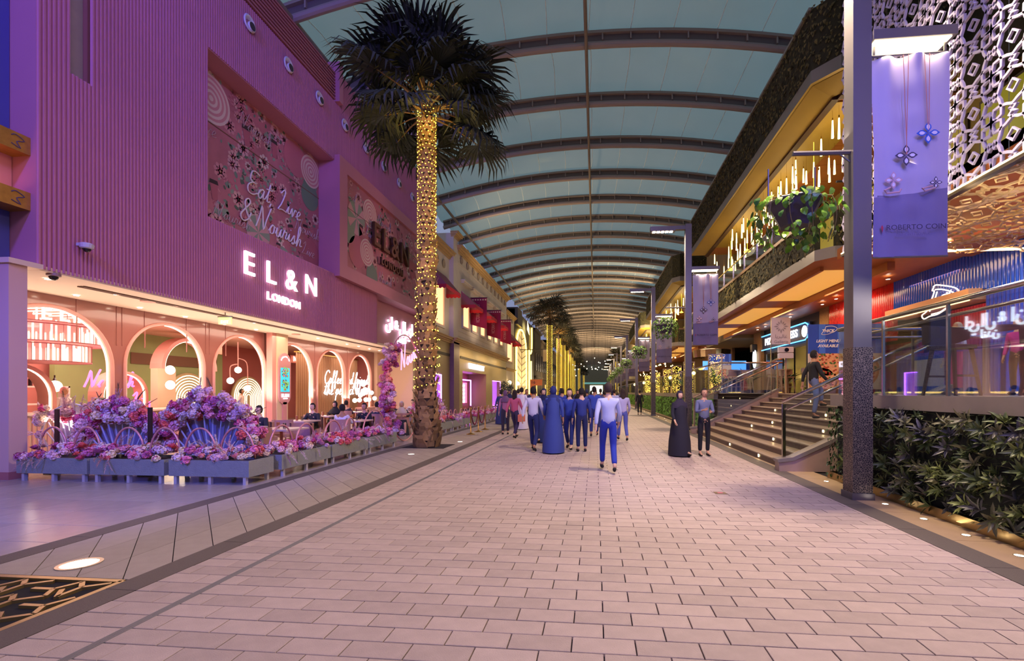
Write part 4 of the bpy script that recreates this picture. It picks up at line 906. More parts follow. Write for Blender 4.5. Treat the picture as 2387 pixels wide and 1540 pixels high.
planter(-9.72, FY, 1.42, 'x', 'grey concrete trough of pink blossoms, leftmost of the front row', None, 50, [(-.68, -.06, .95), (.05, .62, .95)])
planter(-8.23, FY, 1.44, 'x', 'grey concrete trough of pink blossoms, middle of the front row', None, 50, [(-.62, .02, .95), (.12, .74, .95)])
planter(-6.67, FY, 1.50, 'x', 'grey concrete trough of pink blossoms at the front corner by the paving', None, 56, [(-.75, -.12, .95), (-.06, .62, .97)])
SX = -6.2
planter(SX, 9.02, 1.62, 'y', 'grey concrete trough of blossoms, nearest of the side row facing the street', None, 52, [(-.75, -.02, .95), (.04, .74, .93)])
planter(SX, 10.72, 1.66, 'y', 'grey concrete trough of blossoms, second of the side row', None, 48, [(-.66, .12, .93), (.22, .8, .95)])
planter(SX, 12.45, 1.68, 'y', 'grey concrete trough of blossoms, last of the side row before the palm', None, 46, [(-.6, .75, 1.1)])
for i, y in enumerate((18.0, 19.6, 21.2, 22.8, 24.4, 26.0, 27.6)):
    planter(-6.15, y, 1.52, 'y', 'concrete flower trough of the row behind the palm, %s' % ['nearest one', 'second one', 'third one', 'fourth one', 'fifth one', 'sixth one', 'farthest one'][i], None, 24, [(-.6, -.1, .85), (.05, .6, .85)], D=.5)
# flower booths: fan of blue-white rods with a crown of blossoms
def booth(cx, cy, r, lab, n_=105, tilt=0, plumes=8):
    t = thing('floral_booth', lab, 'floral booth', (cx, cy, .0)); m_rod = mat('rod_white', 'c8cadc', .4)
    zc = .55; arc = [(r * math.cos(a), r * .98 * math.sin(a)) for a in [pi * k / 24 for k in range(25)]]
    MB().tube([(x, -.05, zc + z) for x, z in arc], .022, 7).build('arch_rim', m_rod, t, world=False, smooth=True)
    MB().prism([(x * .95, zc + z * .95) for x, z in arc][::-1] + [(r * .6, .05), (-r * .6, .05)], (0, .16, 0), (1, 0, 0), (0, 0, 1), .05).build('back_panel', mat('booth_back', '8a7fa0', .7), t, world=False)
    for k in range(11):
        a = pi * (.08 + .84 * k / 10); MB().tube([(r * .25 * math.cos(a), 0, .15), (r * .96 * math.cos(a), 0, zc + r * .94 * math.sin(a))], .014, 5).build('rod', m_rod, t, world=False)
    for k in range(n_):
        a = R.uniform(.0, pi); q = r * R.uniform(.62 if .9 < a < 2.2 else .8, 1.14); x_, z_ = q * math.cos(a), zc + q * .98 * math.sin(a)
        if z_ < .45: z_ = .45 + R.random() * .3
        inst(R.choice(BL[:4]), 'blossom', t, (x_, R.uniform(-.20, .05), z_), (pi / 2 + R.uniform(-.6, .6), 0, R.uniform(-.5, .5)), R.uniform(.07, .125))
    for k in range(plumes):
        a = R.uniform(.1, pi - .1); inst(R.choice(PLM), 'plume', t, (r * .9 * math.cos(a), -.1, zc + r * .8 * math.sin(a)), (R.uniform(-.3, .6), (pi / 2 - a) + R.uniform(-.7, .7), 0), R.uniform(.28, .5))
    for k in range(4):
        a = R.uniform(.6, 2.2); inst(FRD, 'dry_frond', t, (r * math.cos(a), 0, zc + r * math.sin(a)), (R.uniform(-.3, .3), pi / 2 - a + R.uniform(-.4, .4), R.uniform(0, 1)), R.uniform(.25, .38))
booth(-9.66, 8.62, .86, 'fan-shaped flower booth with violet-pink blossoms, left one of the front pair')
booth(-7.66, 8.62, .98, 'fan-shaped flower booth with violet-pink blossoms, right one of the front pair', 135)
booth(-11.6, 9.3, .8, 'flower booth partly hidden behind the left pillar', 34, plumes=14)
booth(-7.3, 19.9, .75, 'small round flower booth behind the rope stands', 40)
# flower-covered ring at the terrace entrance
ra = thing('floral_ring', 'tall thin ring covered with pink flowers at the cafe entrance by the palm', 'floral arch', (-6.3, 14.9, 0))
ring = [(-6.3, 14.9 + 1.35 * math.cos(a), 1.75 + 1.75 * math.sin(a)) for a in [2 * pi * k / 48 for k in range(48)]]
MB().tube(ring, .022, 6, closed=True).build('ring', m_hoop, ra, smooth=True)
for k in range(110):
    a = R.uniform(pi * .72, pi * 1.32); q = R.uniform(.9, 1.12)
    inst(R.choice(BL), 'blossom', ra, (R.uniform(-.22, .2), 1.35 * q * math.cos(a), 1.75 + 1.75 * (q if k % 2 else 1) * math.sin(a)), (R.uniform(-1, 1), R.uniform(-1, 1), R.uniform(0, 6)), R.uniform(.07, .13))
for k in range(10):
    a = R.uniform(pi * .75, pi * 1.3); inst(R.choice(PLM), 'plume', ra, (0, 1.35 * math.cos(a), 1.75 + 1.75 * math.sin(a)), (R.uniform(.5, 1.6), R.uniform(-.5, .5), 0), .35)
nn = thing('neon_handwriting', 'pink neon handwriting on the flower ring just left of the palm trunk', 'sign', (-6.2, 14.6, 2.4)); s_ = MB(); 
p = onX(935, 862, -6.15); script(s_, 'Nourish', .62, (-6.15, p.y, p.z), ((0, .94, .34), (0, -.34, .94)), .018, n=5); s_.build('neon_tube', glow('hot_neon', 'ff86c8', 3), nn)
# rope stands
for i, (y, lb) in enumerate(((17.25, 'nearest'), (18.4, 'middle'), (19.55, 'farthest'))):
    t = thing('rope_stand', 'brass rope stand in front of the flower troughs, %s of three' % lb, 'rope stand', (-4.72, y, 0)); MB().lathe([(0, 0), (.17, 0), (.17, .015), (.05, .05), (.022, .07), (.022, .93), (.035, .94), (.035, .97), (0, .99)], 18).ball((0, 0, 1.0), .035, 10, 8).build('post', mat('brass', 'b08848', .3, .9), t, world=False, smooth=True); MB().lathe([(.04, .88), (.04, .92)], 12).build('collar', mat('brass', 'b08848', .3, .9), t, world=False)
for i in range(2):
    y = 17.25 + 1.15 * i; ro = MB(); ro.tube([(-4.72, y + 1.15 * s_ / 12, .88 - .55 * (1 - (2 * s_ / 12 - 1) ** 2)) for s_ in range(13)], .022, 7); tag(ro.build('barrier_rope', mat('rope_wine', '6a1830', .8), smooth=True), 'wine-red rope slung between the %s rope stands' % ['nearer two', 'farther two'][i], 'rope')
# ================================================================ PALMS
m_fr = mat('palm_leaf', '2c3324', .6, rand=.3, island=.25); m_fr2 = mat('palm_leaf_warm', '2e2c1a', .6, rand=.2, island=.2); m_pet = mat('petiole', '8a6a34', .6); m_tr = mat('palm_trunk', '3c2c22', .9, noise=(6, .2)); m_boot = mat('leaf_base', '93704a', .8, rand=.5, noise=(8, .2))
m_bulb = glow('fairy_bulb', 'ffd23c', 14); m_bulb2 = glow('fairy_bulb_far', 'ffd24a', 4)
def fan(seed, n_=26, L=1.25):
    q = random.Random(seed); b = MB(); P = 1.3 + q.uniform(-.15, .3)
    b.tube([(0, 0, 0), (0, P * .5, .10), (0, P, .02)], [.028, .02, .014], 5, mi=1)
    for k in range(n_):
        a = (k / (n_ - 1) - .5) * 2 * 2.15 + q.uniform(-.04, .04); d = Vector((math.sin(a), math.cos(a), 0)); nn = Vector((d.y, -d.x, 0)); l_ = L * q.uniform(.85, 1.05) * (1 - .18 * abs(a) / 2.2); w = .052
        c0 = Vector((0, P, .02)); c1 = c0 + d * l_ * .5 + Vector((0, 0, .06)); c2 = c0 + d * l_ * .8 + Vector((0, 0, -.05 - q.uniform(0, .1))); c3 = c0 + d * l_ * (.92) + Vector((0, 0, -.28 - q.uniform(0, .3)))
        b.add([c0, c1 - nn * w, c1 + nn * w, c2 - nn * w * .6, c2 + nn * w * .6, c3, c1 + Vector((0, 0, .03))], [(0, 1, 6), (0, 6, 2), (1, 3, 4, 6), (6, 4, 2), (3, 5, 4)], 0)
    return b
FAN = [fan(i).mesh('frond', [m_fr, m_pet]) for i in range(5)]; FANF = [fan(i, 14).mesh('frond', [m_fr2, m_pet]) for i in range(3)]
bootm = MB(); bootm.add([(-.09, 0, -.05), (.09, 0, -.05), (.10, -.05, .06), (-.10, -.05, .06), (.045, -.10, .13), (-.045, -.10, .13), (.075, -.115, .19), (-.075, -.115, .19), (0, -.02, .05)], [(0, 1, 2, 3), (3, 2, 4, 5), (5, 4, 6, 7), (1, 8, 4, 2), (0, 3, 5, 8)])
BOOT = bootm.mesh('leaf_base', m_boot)
PXY = (-4.95, 13.25)
def crown(t, H, n_, near):
    q = random.Random(int(H * 10) + n_)
    for k in range(n_):
        el = [1.05, .7, .4, .1, -.25][min(4, int(5 * k / n_))] + q.uniform(-.12, .12); az = k * 2.39996 + q.uniform(-.2, .2)
        m = q.choice(FAN if near else FANF); o = inst(m, 'frond', t, (0, 0, H + .25 + .3 * el), (0, 0, 0), q.uniform(.92, 1.14))
        o.rotation_euler = (Matrix.Rotation(az, 3, 'Z') @ Matrix.Rotation(el, 3, 'X') @ Matrix.Rotation(q.uniform(-.5, .5), 3, 'Y')).to_euler()
def palm(x, y, lab, near=False, H=9.6, grp=None):
    t = thing('fan_palm', lab, 'palm tree', (x, y, 0), 0, grp)
    pr_ = [(.36, 0), (.34, .3), (.30, 1.2), (.25, 3), (.23, 6), (.225, H - 1.4), (.20, H - .2), (.12, H + .4)]
    MB().lathe([(r_ * .86, z) for r_, z in pr_], 18).build('trunk', m_tr, t, world=False, smooth=True)
    if near:
        k = 0; z = .05
        while z < H - 3.6 and k < 290:
            for j in range(9):
                f = 1 + max(0, 1.4 - z) * .35; rr_ = (.37 - .10 * min(1, z / 2)) * .86; rr_ *= 1 if z < 1.6 else .93; a = 2 * pi * (j + .5 * (int(z / .2) % 2)) / 9 + R.uniform(-.08, .08)
                o = inst(BOOT, 'leaf_base', t, (rr_ * math.sin(a), -rr_ * math.cos(a), z + R.uniform(-.04, .04)), (R.uniform(-.55, .15), R.uniform(-.12, .12), a), R.uniform(.8, 1.35) * f * .95); k += 1
            z += .2
        sb = MB()
        while z < H:
            for j in range(10):
                a = 2 * pi * (j + .5 * (int(z / .18) % 2)) / 10; c = Matrix.Translation((.21 * math.sin(a), -.21 * math.cos(a), z)) @ Matrix.Rotation(a, 4, 'Z') @ Matrix.Scale(.75, 4); q_ = MB(); q_.v = [tuple(v.co) for v in BOOT.vertices]; q_.f = [list(f_.vertices) for f_ in BOOT.polygons]; q_.m = [0] * len(q_.f); sb.merge(q_, c)
            z += .18
        tag(sb.build('upper_leaf_bases', m_boot, t, world=False), kind='stuff')
    crown(t, H, 60 if near else 42, near); return t
palm(PXY[0], PXY[1], 'tall fan palm with string lights wound round its trunk in front of the cafe', True)
so = MB(); so.prism([(-.62, -.5), (.65, -.5), (.65, .6), (-.62, .6)], (PXY[0], PXY[1] + .05, .005), (1, 0, 0), (0, 1, 0), .02); solo(so, 'soil_patch', mat('soil_dark', '241b22', .95, noise=(20, .3), bump=(25, 1)), 'dark soil square around the foot of the lit palm', 'soil')
fl_ = thing('string_lights', 'yellow fairy lights wound round the near palm trunk', 'string lights', (PXY[0], PXY[1], 1.6)); b = MB(); wv = []
z = 0.0; a = 0
octa = lambda m, c, r: m.add([(c[0] + r, c[1], c[2]), (c[0] - r, c[1], c[2]), (c[0], c[1] + r, c[2]), (c[0], c[1] - r, c[2]), (c[0], c[1], c[2] + r), (c[0], c[1], c[2] - r)], [(0, 2, 4), (2, 1, 4), (1, 3, 4), (3, 0, 4), (2, 0, 5), (1, 2, 5), (3, 1, 5), (0, 3, 5)])
while z < 8.3:
    rr_ = (.37 if z < 1.8 else .33) if z < 3.2 else .265; p = (rr_ * math.cos(a), rr_ * math.sin(a), z + R.uniform(-.03, .03)); octa(b, p, .015); wv.append((p[0] * .97, p[1] * .97, z)); a += .36; z += (.0078 if z > 3.4 else .015)
tag(b.build('bulbs', m_bulb, fl_, world=False), kind='stuff'); MB().tube(wv[::2], .004, 3).build('wire', mat('wire', '2a2a20', .7), fl_, world=False)
# row of far palms, lit trunks
fp = [(50, 'nearest palm of the far lit row'), (62.5, 'second palm of the far lit row'), (71.5, 'third palm of the far lit row'), (80.5, 'fourth palm of the far lit row'), (89, 'fifth palm of the far lit row'), (97, 'sixth palm of the far lit row'), (107, 'seventh palm of the far lit row'), (141, 'small distant palm beyond the far lit row'), (198, 'tiny most distant palm on the left')]
pb = None
lm = MB(); z = 0; a = 0
while z < 8.0: octa(lm, (.30 * math.cos(a), .30 * math.sin(a), z), .023); a += .5; z += .0105
LM = lm.mesh('bulbs', m_bulb2)
far_r = [(5.0, 110, 'distant lit palm on the right side of the street'), (5.0, 150, 'second, smaller distant palm on the right side')]
for i, (x, y, lb) in enumerate([(-4.95, y, l_) for y, l_ in fp] + far_r):
    pb = palm(x, y, lb, H=9.4) if pb is None else dup(pb, (x, y, 0), 1.1 * i, lb)
    st_ = thing('string_lights', 'yellow string lights wrapped on the ' + lb, 'string lights', (x, y, .9)); tag(inst(LM, 'bulbs', st_), kind='stuff')
# ================================================================ CREAM STORE (left, middle distance)
m_cs = mat('store_cream', 'd4c8bc', .8, noise=(1.5, .05)); m_ms = mat('mosaic_gold', 'a08a5c', .35, .25, noise=(30, .35), bump=(60, .6)); m_cor = mat('cornice_tan', 'c0a070', .6); m_win = glow('lit_window', 'ffbe8a', 1.7); m_aw = mat('awning_red', 'b02438', .7); m_plum = mat('pilaster_plum', '7a5a5c', .5, noise=(5, .15))
vsb = thing('store_building', 'cream two-storey store with pink-red awnings beyond the lit palm', 'building', (-10.9, 45, 0))
b = MB(); b.box(-12.5, -10.95, 29.6, 34.0, 0, 12.4); b.box(-12.5, -10.7, 34.0, 55.2, 5.6, 12.9); b.box(-12.5, -10.95, 55.2, 62, 0, 11.6); b.box(-12.5, -10.62, 33.96, 35.1, 5.72, 13.6); b.build('wall', m_cs, vsb)
b = MB(); b.box(-12.5, -10.72, 35.4, 36.7, 0, 5.4).box(-12.5, -10.72, 44.8, 47.6, 0, 5.4).box(-12.5, -10.72, 52, 55.2, 0, 5.4).box(-12.5, -10.72, 36.7, 44.8, 3.35, 5.4).box(-12.5, -10.72, 47.6, 52, 2.85, 5.4).box(-12.5, -10.93, 29.6, 34, 0, 5.4); b.build('mosaic_front', m_ms, vsb)
MB().box(-12, -10.6, 34.0, 35.4, 0, 5.5).build('pilaster', m_plum, vsb)
def cornice(x, y0, y1, z, s_=1, nm='cornice'):
    c = MB()
    for i, (d, h0, h1) in enumerate(((.10, 0, .12), (.2, .12, .22), (.34, .22, .34), (.42, .34, .40))): c.box(x - .2, x + d * s_, y0 - d * s_ * .5, y1 + d * s_ * .5, z + h0 * s_, z + h1 * s_)
    return c.build(nm, m_cor, vsb)
cornice(-10.7, 34, 55.2, 5.3); cornice(-10.95, 29.6, 34, 5.3); cornice(-10.7, 35.1, 55.2, 12.5, 1.2); cornice(-10.95, 29.6, 33.9, 11.6, 1.2); cornice(-10.95, 55.3, 62, 11.2); cornice(-10.95, 55.3, 62, 4.3, .8); cornice(-10.62, 34, 35.1, 13.3)
MB().box(-10.72, -10.69, 36, 55, 4.3, 4.5).box(-10.93, -10.9, 29.6, 34, 4.3, 4.5).build('dark_frieze', mat('frieze_dark', '3e332a', .6, bump=(30, .6)), vsb)
MB().box(-10.7, -10.64, 35.2, 55.1, 11.7, 11.8).box(-10.7, -10.66, 35.2, 55.1, 6.4, 6.5).box(-10.7, -10.66, 35.2, 55.1, 6.0, 6.05).build('string_course', m_cs, vsb)
md = MB(); md.lathe([(.28, 0), (.32, .05), (.24, .08), (.16, .03), (.1, .06), (0, .07)], 16); mdm = md.mesh('medallion', mat('medallion', 'a89680', .7))
for i in range(11): inst(mdm, 'medallion', vsb, (.22, 36.2 + 1.78 * i - 45, 12.15), (0, pi / 2, 0))
for y in (31.2, 32.6, 57, 58.6, 60.2): inst(mdm, 'medallion', vsb, (-.04, y - 45, 10.9), (0, pi / 2, 0))
for y in (38, 43, 48, 53): MB().box(-11, -10.6, y - .25, y + .25, 13.05, 13.5).build('roof_block', m_cor, vsb)
def swin(x, y0, y1, z0, z1, hood=True):
    f = MB().box(x, x + .10, y0 - .12, y0, z0 - .12, z1 + .1).box(x, x + .10, y1, y1 + .12, z0 - .12, z1 + .1).box(x, x + .14, y0 - .2, y1 + .2, z0 - .25, z0 - .1).box(x, x + .1, y0, y1, z1, z1 + .12)
    if hood: f.box(x, x + .25, y0 - .3, y1 + .3, z1 + .75, z1 + .9).box(x, x + .35, y0 - .4, y1 + .4, z1 + .9, z1 + 1.02)
    f = f.build('window', m_cs, vsb); p = MB(); n_ = 8
    for k in range(n_): ya = y0 + (y1 - y0) * k / n_; yb = y0 + (y1 - y0) * (k + 1) / n_; ym = (ya + yb) / 2; p.quad((x + .01, ya, z0), (x + .05, ym, z0), (x + .05, ym, z1), (x + .01, ya, z1)); p.quad((x + .05, ym, z0), (x + .01, yb, z0), (x + .01, yb, z1), (x + .05, ym, z1))
    p.build('lit_curtain', m_win, f)
for y0, y1 in ((36.5, 38.2), (39.3, 40.9), (42.2, 43.8), (45.2, 46.7), (48.1, 49.6), (51, 52.4)): swin(-10.69, y0, y1, 7.0, 9.6)
swin(-10.94, 30.4, 32.5, 6.45, 9.3, False); swin(-10.94, 56.5, 60, 5.6, 8.6, False)
def awning(x, y0, y1, z0, z1, d, lab):
    t = thing('window_awning', lab, 'awning', (x, (y0 + y1) / 2, z0)); h = (y1 - y0) / 2; s_ = MB()
    s_.add([(0, -h, z1 - z0), (0, h, z1 - z0), (d, h, .3), (d, -h, .3)], [(0, 3, 2, 1)]); s_.add([(0, -h, z1 - z0), (d, -h, .3), (0, -h, .3)], [(0, 1, 2)]); s_.add([(0, h, z1 - z0), (d, h, .3), (0, h, .3)], [(0, 1, 2)])
    s_.build('canopy', mat('awning_top', '9a5a68', .8), t, world=False); v_ = MB(); n_ = 10
    for k in range(n_): a, c = -h + 2 * h * k / n_, -h + 2 * h * (k + 1) / n_; v_.add([(d, a, .3), (d, c, .3), (d, c, .08), (d, (a + c) / 2, 0), (d, a, .08)], [(0, 1, 2, 3, 4)])
    for k in range(4): a, c = d * k / 4, d * (k + 1) / 4; v_.add([(a, -h, .3), (c, -h, .3), (c, -h, .08), ((a + c) / 2, -h, 0), (a, -h, .08)], [(0, 1, 2, 3, 4)]); v_.add([(a, h, .3), (c, h, .3), (c, h, .08), ((a + c) / 2, h, 0), (a, h, .08)], [(0, 1, 2, 3, 4)])
    v_.build('scalloped_valance', mat('valance_red', 'c42840', .7), t, world=False); return t
awning(-10.94, 29.9, 33.2, 8.5, 10.1, 1.1, 'red scalloped awning over the nearest lit window, right of the palm')
for i, (y0, y1) in enumerate(((36.2, 38.6), (41.8, 44.2), (47.8, 50.0), (56, 60.6))): awning(-10.69 if i < 3 else -10.94, y0, y1, 8.3 if i < 3 else 7.6, 9.7 if i < 3 else 9.2, 1.2, 'red scalloped awning of the cream store, %s' % ['between pilaster and first banner', 'behind the first and second banner', 'behind the second and third banner', 'past the last banner'][i])
for i, (u0, u1, v0, v1, v2) in enumerate(((1097, 1132, 695, 758, 772), (1135, 1165, 724, 783, 792), (1165, 1189, 746, 797, 807))):
    A = onX(u0, v0, -10.69); yb = A.y; top = onY(u0, v0, yb); bot = onY(u0, v1 - 2, yb); rt = onY(u1, v0, yb); w_ = rt.x - top.x; h_ = top.z - bot.z
    t = thing('store_banner', 'crimson store banner with vertical lettering, %s of three' % ['nearest', 'middle', 'farthest'][i], 'banner', (top.x, yb, bot.z))
    MB().add([(0, 0, 0), (w_ + .1, 0, -h_ * .18), (w_ + .1, 0, h_), (0, 0, h_), (0, .03, 0), (w_ + .1, .03, -h_ * .18), (w_ + .1, .03, h_), (0, .03, h_)], [(0, 1, 2, 3), (7, 6, 5, 4), (0, 4, 5, 1), (1, 5, 6, 2), (2, 6, 7, 3)]).build('cloth', mat('crimson', 'a31546', .7, noise=(.8, .2)), t, world=False)
    MB().box(-.15, w_ + .15, -.03, .05, h_, h_ + .06).build('pole', mat('pole_dark', '4a2030', .5), t, world=False)
    for k in range(6): MB().box(.15 + k * w_ / 6, .15 + k * w_ / 6 + .12, -.01, 0, h_ - .2, h_ - .08).build('eyelet_square', mat('eyelet', 'e8d0b0', .5), t, world=False)
    text("VICTORIA'S SECRET", w_ * .34, mat('letters_pink', 'e8b0b8', .6), (top.x + w_ * .5, yb - .02, bot.z + h_ * .42), ((0, 0, 1), (-1, 0, 0)), .01, t, sx=h_ * .82 / (w_ * .34 * 10.2), name='lettering')
t = thing('store_sign', "glowing white store lettering over the pink-lit doorway", 'sign', (-10.7, 41, 3.7)); text("VICTORIA'S SECRET", .62, glow('sign_lilac', 'f4ecff', 3), (-10.62, 40.9, 3.82), XP, .08, t, off=.02, sx=.98)
dr = thing('door_1', 'doorway of the cream store with a violet neon frame', None, (-11.6, 40.7, 0), kind='structure')
MB().box(-12.6, -12.5, 36.7, 44.8, 0, 3.4).box(-12.5, -10.75, 36.5, 36.72, 0, 3.35).build('lobby', mat('lobby_coral', 'b8705c', .5, noise=(2, .1)), dr)
MB().box(-12.3, -12.2, 40.2, 43.2, .6, 2.5).build('pink_screen', mat('pink_screen', 'ff8fa8', .4, em='ff7a98', es=1.6), dr)
MB().tube([(-12.1, 39.0, .3), (-12.1, 39.0, 2.75), (-12.1, 44.2, 2.75), (-12.1, 44.2, .3)], .06, 6).build('neon_frame', glow('violet_neon', 'b46aff', 9), dr)
for k in range(5): text('\uFE8E\uFEF3\uFEAD\uFEEE\uFE98\uFEDC\uFEF4\uFED3', .42, glow('scr_txt', 'ffe8ee', 3), (-12.15, 41.7, 2.25 - k * .36), XP, .01, dr)
for i, (y0, y1, z0, z1) in enumerate(((47.7, 52, .2, 2.8), (30.6, 31.9, .9, 2.85))):
    t = thing('window_%d' % (i + 1), 'violet-lit display window of the cream store, %s' % ('right of the doorway' if i == 0 else 'just right of the palm'), None, (-11, y0, z0), kind='structure')
    xx = -10.85 if i == 0 else -10.92; MB().box(xx - .4 if i == 0 else xx, xx + (-.35 if i == 0 else .01), y0, y1, z0, z1).build('display', mat('violet_display', 'a060c0', .4, em='a858e0', es=1.1, noise=(2, .3)), t)
    MB().tube([(xx + .05, y0, z0), (xx + .05, y0, z1), (xx + .05, y1, z1), (xx + .05, y1, z0)], .04, 5, closed=True).build('neon_edge', glow('violet_neon', 'b46aff', 9), t)
# globe lanterns and topiary
for i, (u, y, g_) in enumerate(((1188, 57, 'left'), (1207, 62.5, 'right'))):
    p = onY(u, 892, y); t = thing('globe_lantern', 'warm globe lantern on a post, %s one beside the chevron arch' % g_, 'lamp', (p.x, y, 0)); MB().lathe([(.1, 0), (.05, .3), (.04, 2.55)], 10).build('post', mat('post_iron', '3a342e', .5, .5), t, world=False); MB().ball((0, 0, 2.8), .26, 14, 10).build('globe', glow('lantern_glow', 'ffdf9a', 8), t, world=False, smooth=True)
tp = thing('topiary', 'round dark topiary on a thin stem beyond the flower troughs', 'plant', (-5.9, 30.5, 0)); MB().lathe([(0, 0), (.25, 0), (.3, .45), (.26, .45), (0, .42)], 16).build('pot', mat('pot_grey', '6a6460', .7), tp, world=False); MB().tube([(0, 0, .4), (.02, 0, 1.5)], .03, 6).build('stem', m_tr, tp, world=False)
def leafball(n_, rad, sz, seed, sc=(1, 1, 1), cm=0):
    q = random.Random(seed); b = MB()
    for i in range(n_):
        d = Vector((q.gauss(0, 1), q.gauss(0, 1), q.gauss(0, 1))).normalized(); c = Vector((d.x * sc[0], d.y * sc[1], d.z * sc[2])) * rad * q.uniform(.7, 1.02); u_ = (d.orthogonal() + Vector((q.uniform(-1, 1), q.uniform(-1, 1), q.uniform(-1, 1)))).normalized(); w_ = d.cross(u_).normalized(); s_ = sz * q.uniform(.7, 1.3)
        b.add([c - u_ * s_, c + w_ * s_ * .45, c + u_ * s_ + d * s_ * .2, c - w_ * s_ * .45], [(0, 1, 2, 3)], cm)
    return b
tag(leafball(420, .5, .07, 2).build('foliage', mat('topiary_leaf', '3c4a30', .7, island=.3), tp, world=False, loc=(0, 0, 1.9)), kind='stuff')
# black tower with chevron arch
tw = thing('chevron_tower', 'black tower front with a tall glowing chevron arch', 'building', (-11, 68, 0))
MB().box(-13, -10.9, 62.2, 82, 0, 13.0).box(-13, -10.5, 62.2, 66.0, 10.9, 13.2).build('black_wall', mat('tower_black', '3a3430', .5, bump=(8, .6)), tw)
N = 16; Y0, Y1, ZT = 62.6, 71.5, 7.6; yc, r_ = (Y0 + Y1) / 2, (Y1 - Y0) / 2
op = [(Y0, 0)] + [(yc - r_ * math.cos(pi * k / N), ZT + 3.1 * math.sin(pi * k / N)) for k in range(N + 1)] + [(Y1, 0)]
MB().prism([(y - Y0, z) for y, z in op][::-1], (-10.8, Y0, 0), (0, 1, 0), (0, 0, 1), .05).build('glow_panel', mat('chev_cream', 'e8cf9c', .6, em='ffd890', es=.55), tw)
MB().tube([(-10.75, y, z) for y, z in op], .13, 8).build('lit_edge', glow('edge_glow', 'ffd460', 7), tw)
cv = MB()
for k in range(11):
    z = .8 + k * .95; w_ = r_ if z < ZT else r_ * math.sqrt(max(0, 1 - ((z - ZT) / 3.1) ** 2))
    for s_ in (-1, 1): cv.add([(-10.74, yc, z), (-10.74, yc + s_ * w_, z + .9 * w_ / r_), (-10.74, yc + s_ * w_, z + .9 * w_ / r_ - .12), (-10.74, yc, z - .12)], [(0, 1, 2, 3)])
cv.box(-10.76, -10.72, yc - .08, yc + .08, 0, 10.5); cv.build('chevron_bars', mat('chev_dark', '7a6438', .5), tw)
for y, z0, z1 in ((74.5, 0, 8.5), (76.8, 0, 6.8), (77.5, 8, 12.5)): MB().tube([(-10.7, y, z0), (-10.7, y, z1)] if z0 == 0 else smooth_pts([(-10.7, y, z1), (-10.7, y, z0 + 1), (-10.7, y - 1.3, z0)]), .12, 6).build('light_line', glow('edge_glow', 'ffd460', 7), tw)
MB().add([(-10.4, 70.2, 11.2), (-10.4, 72.6, 10.6), (-10.4, 72.2, 11.7), (-10.4, 70.6, 12.6)], [(0, 1, 2, 3)]).build('bright_emblem', glow('emblem', 'ffe890', 8), tw)
# more fronts down the street
cols = ['4a4038', '6a5c48', '54483c', '7a6a50', '5c5044', '6c604c']
m_lw = glow('small_win', 'ffc060', 2.2); y = 82.5
for i in range(6):
    L = [9, 12, 14, 18, 30, 60][i]; h = [13.2, 12.0, 13.4, 12.2, 12.8, 12.5][i]; t = thing('arcade_front', 'dim stone shopfront far along the left side, number %d beyond the black tower' % (i + 1), 'building', (-11.5, y, 0))
    t['label'] = ['dim stone shopfront immediately past the black tower', 'dim shopfront behind the first two far palms', 'dim shopfront behind the third and fourth far palms', 'dim shopfront behind the middle of the palm row', 'dim shopfront behind the last palms of the row', 'farthest long shopfront on the left side'][i]
    MB().box(-14, -10.8, y, y + L - .3, 0, h).box(-14, -10.5, y, y + L - .3, h - .5, h).box(-14, -10.6, y, y + L - .3, 4.2, 4.6).build('wall', mat('arc%d' % i, cols[i], .8, noise=(1, .1)), t)
    n_ = max(3, int(L / 3))
    for k in range(n_):
        w = MB().box(-10.8, -10.7, y + (k + .25) * L / n_, y + (k + .75) * L / n_, 5.6, 8.8).build('window', mat('win_dark', '1e1c1c', .2), t)
        if (k + i) % 3 == 0: MB().box(-10.7, -10.68, y + (k + .3) * L / n_, y + (k + .7) * L / n_, .3, 3.2).build('lit_shop', m_lw, t)
    y += L
# orange way-finding blade and white blade sign
t = thing('wayfinding_sign', 'orange wayfinding blade sign numbered 16 above the crowd', 'sign', (-6.6, 44, 0)); p = onY(1236, 884, 44); q_ = onY(1264, 898, 44)
MB().box(p.x, q_.x, 43.95, 44.05, q_.z, p.z).box(p.x, p.x + .38, 43.95, 44.05, 0, q_.z).build('blade', mat('orange_sign', 'd9781e', .5, em='d9781e', es=.15), t); text('16', .42, mat('ink', '3a2410', .6), (p.x + .3, 43.93, (p.z + q_.z) / 2), YM, .01, t)
t = thing('blade_sign', 'blank pale blade sign hanging beside the first far palm', 'sign', (-8.6, 66, 6.4)); p = onY(1266, 815, 66); q_ = onY(1278, 842, 66); MB().box(p.x, q_.x, 65.9, 66.1, q_.z, p.z).build('board', mat('blade_white', 'b8a890', .6), t); MB().box(-10.8, q_.x, 65.95, 66.05, p.z, p.z + .1).build('bracket', mat('post_iron', '3a342e', .5, .5), t)
